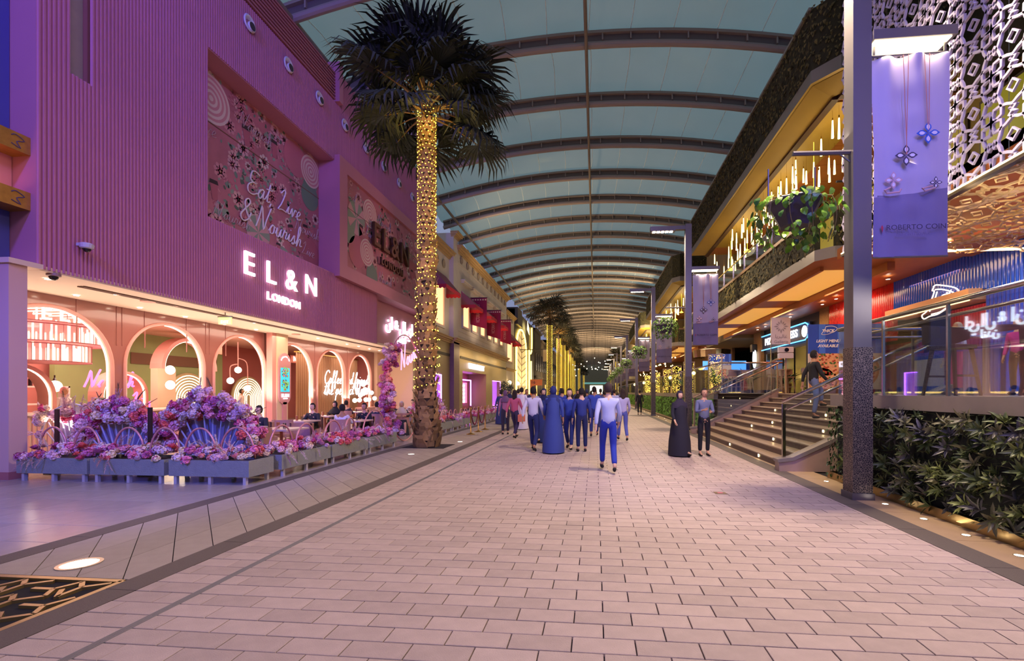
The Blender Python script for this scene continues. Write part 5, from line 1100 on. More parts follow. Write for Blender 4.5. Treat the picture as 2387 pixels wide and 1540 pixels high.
# street end
t = thing('gate_building', 'distant bright-lit hall closing the far end of the street', 'building', (0, 262, 0))
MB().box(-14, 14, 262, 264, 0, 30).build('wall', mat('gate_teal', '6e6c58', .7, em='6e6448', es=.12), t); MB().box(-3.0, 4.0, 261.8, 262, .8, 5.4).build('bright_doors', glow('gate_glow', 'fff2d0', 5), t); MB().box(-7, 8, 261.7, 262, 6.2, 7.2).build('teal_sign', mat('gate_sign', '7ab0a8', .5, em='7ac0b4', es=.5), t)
fs = None
for k in range(26):
    p = onY(1335 + 97 * R.random(), 830 + 46 * R.random(), 95 + 40 * R.random())
    if fs is None: fs = inst(MB().ball((0, 0, 0), .17, 8, 6).tube([(0, 0, .1), (0, 0, .6)], .02, 4, mi=1).mesh('hanging_bulb', [glow('star_bulb', 'fff0d0', 12), mat('post_iron', '3a342e', .5, .5)]), 'hanging_bulb', None, p); tag(fs, 'small bright bulb hung under the roof far down the street', 'bulb', 'bulbs hung under the far roof')
    else: q_ = fs.copy(); COL.objects.link(q_); q_.location = p
    q_ = q_ if k else fs; q_.data = q_.data.copy(); q_.data.clear_geometry(); m_ = MB().ball((0, 0, 0), .10, 8, 6).tube([(0, 0, .1), (0, 0, rz_(p.x) - p.z)], .015, 4, mi=1); q_.data.from_pydata(m_.v, [], m_.f); q_.data.polygons.foreach_set('material_index', m_.m)
# ================================================================ RIGHT SIDE: terrace, stairs, hedges
DK = 1.55
m_edge = mat('ledge_stone', '7d7470', .35, noise=(8, .06)); m_deck = mat('deck_stone', '8a7c70', .5, noise=(6, .06)); m_step = mat('step_stone', '9c8670', .4, noise=(10, .08)); m_riser = mat('riser_stone', '6a564c', .5, noise=(14, .12)); m_chk = mat('cheek_marble', 'a3897c', .35, noise=(4, .10)); m_ss = mat('handrail_steel', 'b9b0a8', .16, 1.0); m_glass = glass_mat('balustrade_glass')
dk = MB().box(4.5, 30, -6, 9.1, .2, DK).box(6.95, 30, 9.1, 18.6, .2, DK).box(4.75, 30, 18.6, 120, .2, DK).build('deck', m_deck); tag(dk, 'raised restaurant terrace floor on the right', kind='structure'); dk.name = 'floor_2'
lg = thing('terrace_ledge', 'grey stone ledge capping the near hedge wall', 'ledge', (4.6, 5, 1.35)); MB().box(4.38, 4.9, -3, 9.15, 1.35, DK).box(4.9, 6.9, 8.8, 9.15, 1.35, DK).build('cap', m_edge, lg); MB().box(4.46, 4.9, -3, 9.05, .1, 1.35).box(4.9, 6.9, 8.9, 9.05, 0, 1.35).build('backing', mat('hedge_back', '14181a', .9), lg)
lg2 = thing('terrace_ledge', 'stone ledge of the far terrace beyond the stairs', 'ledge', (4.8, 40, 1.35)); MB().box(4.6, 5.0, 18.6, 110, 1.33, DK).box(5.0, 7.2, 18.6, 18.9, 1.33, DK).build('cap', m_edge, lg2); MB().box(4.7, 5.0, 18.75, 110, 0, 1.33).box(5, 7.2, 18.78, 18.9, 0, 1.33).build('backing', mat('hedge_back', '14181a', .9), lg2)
st = thing('stairway', 'wide stone stairs with small riser lights climbing to the terrace', 'stairs', (5.4, 14.2, 0)); rh, tr_ = .155, .335
for i in range(10):
    x0 = 3.9 + i * tr_; x1 = 7.0; o = MB().box(x0 + .02, min(x0 + tr_ + .02, x1) if i < 9 else 7.0, 10.0, 18.4, i * rh, (i + 1) * rh - .03).build('riser', m_riser, st); MB().bbox(x0, x0 + tr_ + .02, 10.0, 18.4, (i + 1) * rh - .03, (i + 1) * rh, .006).build('tread', m_step, st)
lsp = MB().box(-.012, 0, -.03, .03, -.03, .03).mesh('riser_light', glow('riser_glow', 'ffe0a0', 14))
for i, ys_ in enumerate(((11.6, 14, 16.5), (), (12.5,), (15.2,), (11.3, 14.4), (), (12.6, 16), (), (12.2, 15))): 
    for y in ys_: inst(lsp, 'riser_light', st, (3.9 + i * tr_ + .018 - 5.4, y - 14.2, i * rh + .08))
for y0, y1, lb in ((9.78, 10.0, 'near'), (18.4, 18.6, 'far')):
    c = thing('stair_cheek', 'sloping pale marble end wall on the %s side of the stairs' % lb, 'wall', (5, y0, 0)); P = [(3.70, 0), (6.95, 0), (6.95, 1.68), (3.98, .22), (3.70, .18)]
    MB().prism(P, (0, y0, 0), (1, 0, 0), (0, 0, 1), y1 - y0).build('stone', m_chk, c); MB().prism([(3.68, .18), (3.98, .22), (6.95, 1.68), (6.95, 1.76), (3.96, .29), (3.66, .25)], (0, y0 - .02, 0), (1, 0, 0), (0, 0, 1), y1 - y0 + .04).build('coping', m_edge, c)
    r = thing('stair_handrail', 'steel-capped glass balustrade on the %s side of the stairs' % lb, 'handrail', (5, (y0 + y1) / 2, .2)); ym = (y0 + y1) / 2
    MB().box(3.80, 3.86, ym - .03, ym + .03, .22, 1.36).build('newel_post', m_ss, r); MB().box(6.90, 6.95, ym - .02, ym + .02, 1.7, 2.75).build('post', m_ss, r)
    MB().tube([(3.80, ym, 1.40), (6.92, ym, 2.86), (8.4 if lb == 'near' else 7.1, ym, 2.86)], .038, 10).build('top_rail', m_ss, r, smooth=True); MB().tube([(3.86, ym - .09, 1.25), (6.95, ym - .09, 2.70)], .024, 8).build('grab_rail', m_ss, r, smooth=True)
    MB().prism([(3.86, .30), (6.9, 1.74), (6.9, 2.82), (3.86, 1.38)], (0, ym - .006, 0), (1, 0, 0), (0, 0, 1), .012).build('glass_panel', m_glass, r)
    for k in range(4): x = 4.3 + k * .75; z = 1.25 + (x - 3.86) * .469; MB().tube([(x, ym, z), (x, ym - .09, z - .06), (x, ym - .09, z - .0)], .012, 6).ball((x, ym - .03, z - .03), .028, 8, 6).build('bracket', m_ss, r)
# terrace glass balustrades
def bal(name, pts, lab, z0=DK, h=1.2, pan=1.35, shoe=True):
    t = thing(name, lab, 'balustrade', (pts[0][0], pts[0][1], z0))
    MB().tube([(x, y, z0 + h) for x, y in pts], .034, 8).build('top_rail', m_ss, t, smooth=True)
    for (xa, ya), (xb, yb) in zip(pts, pts[1:]):
        L = math.hypot(xb - xa, yb - ya); n_ = max(1, round(L / pan)); d = Vector((xb - xa, yb - ya, 0)) / L; nn = Vector((-d.y, d.x, 0)) * .006
        for k in range(n_):
            a = Vector((xa, ya, 0)) + d * (L * k / n_ + .008); c = Vector((xa, ya, 0)) + d * (L * (k + 1) / n_ - .008)
            b = MB(); b.add([a - nn + Vector((0, 0, z0)), c - nn + Vector((0, 0, z0)), c - nn + Vector((0, 0, z0 + h - .03)), a - nn + Vector((0, 0, z0 + h - .03)), a + nn + Vector((0, 0, z0)), c + nn + Vector((0, 0, z0)), c + nn + Vector((0, 0, z0 + h - .03)), a + nn + Vector((0, 0, z0 + h - .03))], [(0, 1, 2, 3), (7, 6, 5, 4), (1, 5, 6, 2), (4, 0, 3, 7)]).build('glass_pane', m_glass, t)
            if L < 30 and k: MB().box(a.x - .016, a.x + .016, a.y - .016, a.y + .016, z0, z0 + h - .02).build('post', m_ss, t)
    return t
b_ = bal('balustrade', [(4.48, 1.0), (4.48, 9.05), (8.3, 9.05)], 'steel-railed glass balustrade along the near terrace edge above the hedge')
MB().tube([(4.62, 1, DK + 1.05), (4.62, 9.0, DK + 1.05), (8.2, 8.93, DK + 1.05)], .022, 8).build('grab_rail', m_ss, b_, smooth=True)
bal('balustrade', [(7.2, 18.7), (4.85, 18.7), (4.85, 100)], 'glass balustrade of the far terrace beyond the stairs', pan=1.7)
# ---- hedges
m_lf = mat('hedge_leaf', '5d6a3c', .5, island=True, ramp=['4c5a34', '5d6a3c', '707a4a', '46502f', '6a6a4a', '514f3c'], bump=None); m_lf2 = mat('ivy_leaf', '2f4a20', .45, island=.35)
def lance(b, c, d, L, w, up, mi=0):
    s_ = d.cross(up).normalized() * w; m1 = c + d * L * .35 + up * L * .06; m2 = c + d * L * .7 + up * L * .02; e = c + d * L - up * L * .10
    b.add([c, m1 - s_, m2 - s_ * .8, e, m2 + s_ * .8, m1 + s_, m1 - up * L * .03, m2 - up * L * .03], [(0, 6, 1), (1, 6, 7, 2), (2, 7, 3), (0, 5, 6), (5, 4, 7, 6), (4, 3, 7)], mi)
def tuft(seed, n_=10, L=.145, w=.017):
    q = random.Random(seed); b = MB()
    for k in range(n_):
        a = 2.4 * k; el = .25 + .9 * k / n_; d = Vector((math.cos(a) * math.cos(el), math.sin(a) * math.cos(el), math.sin(el))).normalized(); up = Vector((-math.cos(a) * math.sin(el), -math.sin(a) * math.sin(el), math.cos(el))); lance(b, Vector((0, 0, .03 * k / n_)), d, L * q.uniform(.7, 1.15), w, up)
    return b
TF = [tuft(i).mesh('leaf_tuft', mat('tuft%d' % i, '5d6a3c', .5, ramp=['4c5a34', '5d6a3c', '78824c', '46502f', '6c6a50', '4c4a50'])) for i in range(5)]
hd = thing('leafy_hedge', 'near living-wall hedge of narrow pointed leaves under the stone ledge', 'hedge', (4.4, 5.5, .1))
for k in range(290):
    y = R.uniform(2.7, 8.6); y = 2.7 + (y - 2.7) ** 1; z = R.uniform(.12, 1.28)
    inst(R.choice(TF), 'leaf_tuft', hd, (R.uniform(-.10, -.02), y - 5.5, z - .1), (R.uniform(-.9, .9), -pi / 2 + R.uniform(-.3, 1.4), R.uniform(-1.2, 1.2)), R.uniform(.8, 1.35))
ub = MB()
for k in range(2200):
    c = Vector((4.42 + R.uniform(-.03, .03), R.uniform(-1, 8.8), R.uniform(.1, 1.33))); d = Vector((-1, R.uniform(-1.2, 1.2), R.uniform(-.6, 1.2))).normalized(); lance(ub, c, d, R.uniform(.1, .17), .014, Vector((0, 0, 1)).cross(d).cross(d) * -1 if False else (Vector((0, 0, 1)) - d * d.z).normalized())
tag(ub.build('inner_leaves', m_lf, hd), kind='stuff')
def ivy(b, p, nrm, s_, q):
    nrm = (nrm + Vector((q.uniform(-.6, .6), q.uniform(-.6, .6), q.uniform(-.2, .7)))).normalized(); dn = (Vector((0, 0, -1)) + nrm * nrm.z).normalized(); u_ = nrm.cross(dn)
    b.add([p - dn * s_ * .5, p - dn * s_ * .4 + u_ * s_ * .45, p + u_ * s_ * .3 + dn * s_ * .2, p + dn * s_ * .75, p - u_ * s_ * .3 + dn * s_ * .2, p - dn * s_ * .4 - u_ * s_ * .45, p + nrm * s_ * .08], [(6, 0, 1), (6, 1, 2), (6, 2, 3), (6, 3, 4), (6, 4, 5), (6, 5, 0)])
iv = MB(); q_ = random.Random(5)
for k in range(900):
    f = q_.random(); 
    if f < .6: ivy(iv, Vector((q_.uniform(4.3, 5.4), 8.98 + q_.uniform(-.02, .12), q_.uniform(.06, 1.34))), Vector((0, 1, 0)) if 0 else Vector((-.6, 1, 0)), q_.uniform(.035, .06), q_)
    else: ivy(iv, Vector((4.33 + q_.uniform(-.05, .04), q_.uniform(7.8, 9.1), q_.uniform(.06, 1.34))), Vector((-1, 0, 0)), q_.uniform(.035, .06), q_)
solo(iv, 'ivy_corner', m_lf2, 'glossy green ivy at the hedge corner left of the nearest post', 'ivy', kind='stuff')
kb = thing('hedge_kerb', 'bronze kerb plate at the foot of the near hedge', 'kerb', (4.34, 5, 0)); MB().box(4.33, 4.36, -1, 9.15, 0, .13).box(4.36, 5.6, 9.13, 9.16, 0, .13).build('plate', mat('kerb_bronze', '9a8258', .3, .85), kb); MB().box(4.36, 4.46, -1, 9.1, 0, .09).build('soil', mat('soil_dark', '241b22', .95), kb)
fh = thing('far_hedge', 'green clipped hedge below the far terrace ledge', 'hedge', (4.6, 40, 0)); fb = MB(); q_ = random.Random(9)
for k in range(9000):
    if q_.random() < .12: ivy(fb, Vector((q_.uniform(4.8, 7.2), 18.7, q_.uniform(.3, 1.3))), Vector((0, -1, 0)), q_.uniform(.04, .07), q_)
    else: y = 18.8 + 60 * q_.random() ** 2; ivy(fb, Vector((4.6 + q_.uniform(-.08, .04), y, q_.uniform(.06, 1.3))), Vector((-1, -.3, 0)), q_.uniform(.04, .08) * (1 + y / 60), q_)
tag(fb.build('leaves', mat('far_hedge_leaf', '5a8a2c', .6, island=.4), fh), kind='stuff'); MB().box(4.45, 4.5, 18.7, 100, 0, .12).build('kerb', mat('kerb_bronze', '9a8258', .3, .85), fh)
light('AREA', (4.3, 24, .15), 20, (1, .8, .35), .1, 12, aim=(4.75, 24, 1.5), name='hedge_uplight')
light('AREA', (4.25, 6, .06), 10, (1, .8, .5), .08, 5, aim=(4.5, 6, 1.2), name='hedge_uplight')
# ---- lamp posts
m_post = mat('post_metal', '6e6a70', .35, .6); m_perf = mat('post_sleeve', '7a6c5c', .45, .5)
m_cloth = mat('banner_cloth', 'aea6c2', .75); m_cloth2 = mat('banner_lower', '766e96', .75); m_gold = mat('rose_gold_print', 'c08070', .6); m_ink = mat('ink_dark', '3a3450', .7); m_bluep = mat('gem_blue', '2a5ac0', .5); m_prw = mat('print_white', 'dcd6e4', .7)
perf = bpy.data.materials.get('post_sleeve'); nn_ = perf.node_tree.nodes; ll_ = perf.node_tree.links; vo = nn_.new('ShaderNodeTexVoronoi'); vo.feature = 'DISTANCE_TO_EDGE'; vo.inputs['Scale'].default_value = 36; tcx = nn_.new('ShaderNodeTexCoord'); ll_.new(tcx.outputs['Object'], vo.inputs['Vector']); rmp = nn_.new('ShaderNodeValToRGB'); rmp.color_ramp.interpolation = 'CONSTANT'; rmp.color_ramp.elements[0].color = (.24, .19, .15, 1); rmp.color_ramp.elements[1].position = .09; rmp.color_ramp.elements[1].color = (.035, .03, .035, 1); ll_.new(vo.outputs['Distance'], rmp.inputs[0]); ll_.new(rmp.outputs[0], nn_['Principled BSDF'].inputs['Base Color'])
def post(y, lab):
    t = thing('lamp_post', lab, 'lamp post', (3.95, y, 0)); MB().box(-.13, .13, 0, .26, 2.27, 8.78).build('shaft', m_post, t, world=False)
    MB().box(-.14, .14, -.01, .27, .10, 2.27).build('perforated_sleeve', m_perf, t, world=False); MB().box(-.16, .16, -.03, .29, 0, .10).build('foot', m_post, t, world=False)
    MB().box(-1.6, -.13, .03, .23, 8.56, 8.72).build('lamp_arm', m_post, t, world=False); h = MB().box(-1.58, -.55, -.02, .28, 8.50, 8.57).build('lamp_head', m_post, t, world=False)
    for k in range(5): MB().box(-1.5 + k * .18, -1.37 + k * .18, .05, .21, 8.485, 8.50).build('led_cell', glow('lamp_led', 'ffe6b8', 30), h, world=False)
    a = MB().box(.13, 1.28, -.05, .33, 6.80, 6.94).build('banner_arm', m_post, t, world=False); MB().box(.16, 1.22, -.02, .30, 6.785, 6.80).build('light_panel', glow('arm_panel', 'ffe9b8', 9), a, world=False)
    MB().tube([(-.13, .1, 5.22), (-.95, .1, 5.24)], .035, 6).tube([(-.13, .1, 5.08), (-.30, .1, 5.22)], .012, 5).build('basket_bracket', m_post, t, world=False)
    return t
def petal4(b, x, z, r, y, m0, m1, ring=None):
    for k in range(4):
        a = k * pi / 2 + pi / 2 * 0; d = (math.cos(a), math.sin(a)); e = (-math.sin(a), math.cos(a))
        for s_, mi, yy in ((1, m0, y), (.55, m1, y - .003)):
            c0 = .5 * r; P = [(x + d[0] * q0 * r + e[0] * w0 * r * s_, z + d[1] * q0 * r + e[1] * w0 * r * s_) for q0, w0 in ((.5 - .5 * s_ + .02, 0), (.45, .28), (.65, .26), (.5 + .5 * s_, 0), (.65, -.26), (.45, -.28))]; b.add([(px_, yy, pz_) for px_, pz_ in P], [tuple(range(6))], mi)
def banner(y, lab, det=2):
    x0, x1, z0, z1 = 4.15, 5.19, 3.62, 6.62; t = thing('street_banner', lab, 'banner', ((x0 + x1) / 2, y + .1, z0)); zf = z0 + .95
    for nm, za, zb, m in (('cloth', zf, z1, m_cloth), ('lower_cloth', z0, zf, m_cloth2)):
        b = MB(); nx, nz = 24, 30
        for j in range(nz + 1):
            z = za + (zb - za) * j / nz
            for i in range(nx + 1): f = i / nx; b.v.append((x0 + (x1 - x0) * f, y + .1 + .012 * math.sin(f * 17 + z * 2.2) + .018 * math.sin(f * 6 + z) + .03 * max(0, z - z1 + 1.4) * math.cos(f * 2 * pi * 2.5) + .012 * math.sin(z * 14) * math.exp(-((f - .5) / .22) ** 2) , z + (.12 * (f - .5) if nm != 'cloth' and j == nz or nm == 'cloth' and j == 0 else 0)))
        for j in range(nz):
            for i in range(nx): a = j * (nx + 1) + i; b.f.append([a, a + 1, a + nx + 2, a + nx + 1]); b.m.append(0)
        b.build(nm, m, t, smooth=True)
    MB().tube([(x0 - .02, y + .1, z1 + .02), (x1 + .02, y + .1, z1 + .02)], .018, 6).build('rod', m_post, t); MB().tube([(x0, y + .1, z0 + .0), (x1, y + .1, z0)], .015, 6).build('rod', m_post, t)
    for xh in (x0, x1 - .05): MB().box(xh, xh + .03, y + .09, y + .11, z1 + .03, z1 + .2).build('hanger', m_post, t)
    yf = y + .03; b = MB(); X = lambda f: x0 + (x1 - x0) * f; Z = lambda f: z1 - (z1 - z0) * f
    for xa, xb, zz in ((.37, .42, .50), (.44, .41, .50), (.65, .70, .385), (.72, .71, .385)): b.tube([(X(xa), yf, Z(.01)), (X(xb), yf, Z(zz))], .0055, 4, mi=0)
    petal4(b, X(.41), Z(.505), .16, yf, 2, 5); petal4(b, X(.70), Z(.40), .165, yf, 3, 5); petal4(b, X(.80), Z(.645), .09, yf - .002, 2, 5)
    for a_ in (.25,): 
        petal4(b, X(.24), Z(.625), .13, yf, 1, 5)
    b.tube([(X(.20), yf, Z(.66)), (X(.12), yf, Z(.675)), (X(.15), yf, Z(.69)), (X(.32), yf, Z(.685)), (X(.34), yf, Z(.67))], .014, 5, mi=1); b.tube([(X(.76), yf, Z(.66)), (X(.62), yf, Z(.672)), (X(.66), yf, Z(.685)), (X(.80), yf, Z(.67))], .012, 5, mi=1)
    b.add([(X(.07), yf, Z(.855)), (X(.09), yf, Z(.845)), (X(.105), yf, Z(.86)), (X(.09), yf, Z(.885))], [(0, 3, 2, 1)], 4)
    b.build('jewellery_print', [m_gold, mat('print_rose', 'c9a0a8', .7), m_ink, m_bluep, mat('red_drop', 'a02848', .6), m_prw], t)
    text('ROBERTO COIN', .105, m_ink, (X(.54), yf, Z(.86)), YM, .002, t, sx=1.08); text('PRINCESS FLOWER', .05, mat('ink_soft', '6a6088', .7), (X(.5), yf, Z(.895)), YM, .002, t, sx=1.1)
    return t
# hanging baskets
m_po = mat('pothos', '5f8a1c', .4, ramp=['6a9a1c', '4c7a18', '7fae2a', '2f5a1c', '5a7a14']); m_pob = mat('pothos_dark', '3a5a20', .45, island=.4)
def heart(w=1):
    b = MB(); b.add([(0, 0, 0), (.42, .12, .02), (.5, .55, .0), (.3, .95, -.08), (0, 1.25, -.22), (-.3, .95, -.08), (-.5, .55, 0), (-.42, .12, .02), (0, .5, .08)], [(0, 1, 8), (1, 2, 8), (2, 3, 8), (3, 4, 8), (4, 5, 8), (5, 6, 8), (6, 7, 8), (7, 0, 8)]); return b
HL = heart().mesh('leaf', m_po)
def basket(x, y, z, lab, near=False):
    t = thing('hanging_basket', lab, 'hanging basket', (x, y, z)); r = .40
    pot = MB(); pot.lathe([(.0, -.30), (.20, -.30), (.36, .0), (.40, .06), (.37, .06), (.30, -.05), (0, -.05)], 8, c=(0, 0, 0)); pot.build('pot', mat('basket_pot', '3a3248', .5), t, world=False)
    MB().tube([(.40 * math.cos(a), .40 * math.sin(a), .06) for a in [2 * pi * k / 8 for k in range(8)]], .018, 6, closed=True).build('rim', m_post, t, world=False)
    MB().tube([(-.38, 0, .06), (-.38, 0, .6)], .012, 5).tube([(.3, 0, .06), (.3, 0, .6)], .012, 5).build('hanger', m_post, t, world=False)
    if near:
        for k in range(170):
            a = R.uniform(0, 2 * pi); q = R.uniform(.28, .56); d = R.uniform(0, 1) ** 1.3; z_ = .12 - d * .62; rr_ = q + .1 * (d < .7); o = inst(HL, 'leaf', t, (rr_ * math.cos(a), rr_ * math.sin(a), z_), (R.uniform(-2.0, -.6), R.uniform(-.5, .5), a - pi / 2 + R.uniform(-.6, .6)), R.uniform(.07, .125))
        vn = MB()
        for k in range(16):
            a = R.uniform(0, 2 * pi); vn.tube(smooth_pts([(.3 * math.cos(a), .3 * math.sin(a), .05), (.5 * math.cos(a), .5 * math.sin(a), .05), (.56 * math.cos(a), .56 * math.sin(a), -.25), (.5 * math.cos(a + .1), .5 * math.sin(a + .1), -.25 - R.uniform(.05, .35))]), .006, 4)
        vn.build('vine', mat('vine', '6a5a2c', .7), t, world=False)
    else:
        b = MB(); q = random.Random(3)
        for k in range(520): a = q.uniform(0, 2 * pi); el = q.uniform(-1.0, 1.2); rr_ = .56 * math.cos(el * .9); ivy(b, Vector((rr_ * math.cos(a), rr_ * math.sin(a), .38 * math.sin(el * 1.1) - .04 - (.16 * q.random() if el < -.5 else 0))), Vector((math.cos(a), math.sin(a), .3)), q.uniform(.05, .09), q)
        tag(b.build('foliage', mat('basket_leaf', '5c8426', .55, island=.45), t, world=False), kind='stuff')
    return t
pn_ = ['nearest tall lamp post at right, cut off by the top of the picture', 'second tall lamp post, beyond the stairs', 'third tall lamp post on the right', 'fourth tall lamp post on the right', 'fifth tall lamp post on the right', 'sixth tall lamp post on the right', 'seventh tall lamp post on the right', 'eighth, distant lamp post on the right', 'ninth, distant lamp post on the right', 'tenth, tiny lamp post far away', 'farthest tiny lamp post on the right']
od = ['nearest', 'second', 'third', 'fourth', 'fifth', 'sixth', 'seventh', 'eighth', 'ninth', 'tenth', 'farthest']
P0 = B0 = K0 = None
for i, y in enumerate(POSTY):
    if i == 0: P0 = post(y, pn_[0]); B0 = banner(y, 'large violet-lit jewellery banner on the nearest lamp post')
    else:
        dup(P0, (3.95, y, 0), label=pn_[i])
        if i < 8: dup(B0, B0.location + Vector((0, y - POSTY[0], 0)), label='jewellery banner hanging on the %s lamp post from the front' % od[i])
    if i == 0: basket(3.02, y + .1, 4.42, 'hanging basket with trailing heart-shaped leaves left of the nearest lamp post', True)
    elif K0 is None: K0 = basket(2.98, y + .1, 4.42, 'round leafy hanging basket on the second lamp post')
    elif i < 8: dup(K0, (2.98, y + .1, 4.42), i * .7, 'round leafy hanging basket on the %s lamp post from the front' % od[i])
# ================================================================ RIGHT BUILDING: balcony slab, canopy, lattice, restaurants
m_fas = mat('fascia_metal', '8c8478', .35, .3, noise=(2, .05)); m_wood = mat('wood_soffit', 'a8622c', .45, noise=(3, .12)); m_goldm = mat('gold_soffit', 'b09038', .5, .2, noise=(1.5, .06)); m_cop = mat('coping_bronze', '7a5c3c', .5, .3); m_grw = mat('green_wall_back', '2e2c14', .9, noise=(4, .4), bump=(9, 1))
def greenwall(name, lab, faces, parent_loc, n_, seed, col='m'):
    t = thing(name, lab, 'green wall', parent_loc); q = random.Random(seed); bb = MB(); lf = MB()
    for (x0, y0, x1, y1, z0, z1) in faces:
        d = Vector((x1 - x0, y1 - y0, 0)); L = d.length; d /= L; nn = Vector((d.y, -d.x, 0))
        bb.add([(x0, y0, z0), (x1, y1, z0), (x1, y1, z1), (x0, y0, z1)], [(0, 1, 2, 3)])
        for k in range(int(n_ * L * (z1 - z0))):
            ivy(lf, Vector((x0, y0, 0)) + d * q.uniform(0, L) + Vector((0, 0, q.uniform(z0, z1))) + nn * q.uniform(0, .10), nn, q.uniform(.05, .11), q)
    bb.build('backing', m_grw, t); tag(lf.build('foliage', mat('wall_leaf', '5c5226', .8, island=.3, ramp=None), t), kind='stuff'); return t
def canopy(Y0, Y1, lab, ch=True):
    t = thing('balcony_building', lab, 'building', (7, (Y0 + Y1) / 2, 0)); XF = 6.0
    # balcony slab with chamfered corner
    out = [(XF, Y1), (XF, Y0 + .4), (XF + .35, Y0), (XF + 5, Y0), (13, Y0), (13, Y1)]
    def slab(o, z0, z1, nm, mats, mi_side=0, mi_bot=1):
        b = MB(); n_ = len(o); b.add([(x, y, z0) for x, y in o] + [(x, y, z1) for x, y in o], [tuple(range(n_))], mi_bot); b.add([(x, y, z1) for x, y in o], [tuple(range(n_ - 1, -1, -1))], mi_side)
        b.add([(x, y, z0) for x, y in o] + [(x, y, z1) for x, y in o], [(i, i + n_, (i + 1) % n_ + n_, (i + 1) % n_) for i in range(n_)], mi_side); return b.build(nm, mats, t)
    slab(out, 5.2, 5.5, 'slab_fascia', [m_fas, m_wood])
    MB().box(XF - .02, XF + .12, Y0 + .5, Y1, 6.45, 6.56).box(XF + .4, 13, Y0 - .02, Y0 + .12, 6.45, 6.56).build('coping', m_cop, t)
    MB().box(XF + .05, XF + .2, Y0 + .5, Y1, 5.5, 6.45).box(XF + .4, 13, Y0 + .05, Y0 + .2, 5.5, 6.45).build('planter_wall', m_grw, t)
    for k in range(max(2, int((Y1 - Y0) / 1.5))):
        y = Y0 + .6 + 1.5 * k
        if y + 1.45 < Y1: MB().box(XF + .04, XF + .05, y, y + 1.47, 6.56, 7.2).build('glass_pane', m_glass, t); MB().box(XF + .02, XF + .07, y - .02, y + .01, 6.56, 7.2).build('glazing_post', m_ss, t)
    MB().tube([(XF + .05, Y0 + .5, 7.22), (XF + .05, Y1, 7.22)], .03, 6).tube([(XF + .4, Y0 + .05, 7.22), (13, Y0 + .05, 7.22)], .03, 6).build('top_rail', m_ss, t)
    # recessed coves below slab and ceiling
    b = MB(); b.box(XF + .42, XF + .52, Y0 + 1.0, Y1 - .6, 5.08, 5.2); b.box(XF + 2.0, XF + 2.2, Y0 + .6, Y1, 4.95, 5.2); b.build('ceiling_beam', m_wood, t)
    y = Y0 + 1.4
    while y < Y1 - 3: MB().box(XF + .6, XF + 1.95, y, y + 4.6, 5.185, 5.20).build('lit_cove', mat('cove_glow', 'e8c088', .6, em='ffb850', es=.6), t); y += 6.2
    # canopy: grey band, gold sloped soffit, wood ceiling
    o2 = [(XF, Y1), (XF, Y0 + .6), (XF + .5, Y0), (13, Y0), (13, Y1)]
    slab(o2, 10.22, 10.58, 'canopy_band', [m_fas, m_goldm])
    b = MB(); q = [(XF + .08, Y1 - .1, 10.21), (XF + .08, Y0 + .7, 10.21), (XF + .6, Y0 + .1, 10.21), (13, Y0 + .1, 10.21)]; q2 = [(XF + .75, Y1 - .6, 10.05), (XF + .75, Y0 + 1.0, 10.05), (XF + .95, Y0 + .8, 10.05), (13, Y0 + .8, 10.05)]
    for i in range(3): b.quad(q[i], q[i + 1], q2[i + 1], q2[i])
    b.build('gold_soffit', m_goldm, t)
    MB().box(XF + .75, XF + .95, Y0 + 1, Y1 - .5, 9.98, 10.2).box(XF + .9, 12.8, Y0 + .8, Y0 + 1.0, 9.98, 10.2).build('groove_beam', mat('groove_brown', '4a2810', .6), t)
    k = 0; y = Y0 + 1.1
    while y < Y1 - 1.4: MB().box(XF + .98, 12, y + .01, y + 1.39, 10.12, 10.18).build('ceiling_board', m_wood, t); y += 1.4
    greenwall('green_wall', 'planted green band crowning the ' + lab, [(XF + .02, Y1, XF + .02, Y0 + .6, 10.58, 12.3), (XF + .02, Y0 + .6, XF + .5, Y0, 10.58, 12.3), (XF + .5, Y0, 12.8, Y0, 10.58, 12.3)][::1], (XF, (Y0 + Y1) / 2, 10.58), 90 if Y0 < 20 else 24, int(Y0))
    MB().box(XF - .06, XF + .1, Y0 + .6, Y1, 12.28, 12.36).build('top_flashing', m_fas, t)
    greenwall('balcony_hedge', 'dark hedge of the balcony of the ' + lab, [(XF + .04, Y1, XF + .04, Y0 + .5, 5.5, 6.44), (XF + .38, Y0, 12.8, Y0, 5.5, 6.44)], (XF, (Y0 + Y1) / 2, 5.5), 90 if Y0 < 20 else 24, int(Y0) + 5)
    # upper rooms
    MB().box(10.4, 10.6, Y0 + .5, Y1, 5.5, 10.2).build('upper_wall', mat('upper_wall', '8a7c40', .6, noise=(.6, .2)), t); 
    for k in range(int((Y1 - Y0) / 3.2)): y = Y0 + 1 + 3.2 * k; w = MB().box(10.34, 10.4, y, y + 2.8, 6.2, 9.4).build('window', mat('mull', '3a3024', .5), t); MB().box(10.32, 10.34, y + .1, y + 2.7, 6.3, 9.3).build('pane', mat('amber_pane', '9a9a50', .2, em='b09a40', es=.35), w)
    # ground storey back wall
    if Y0 > 20: MB().box(10.4, 10.6, Y0, Y1, 1.55, 5.2).build('shop_wall', mat('shop_wall', '6a4a2c', .6, noise=(1, .2)), t)
    return t
canopy(13.0, 30.0, 'first wood-ceilinged balcony building on the right')
canopy(36.6, 56.0, 'second, farther balcony building on the right')
canopy(62.5, 84.0, 'third, distant balcony building on the right')
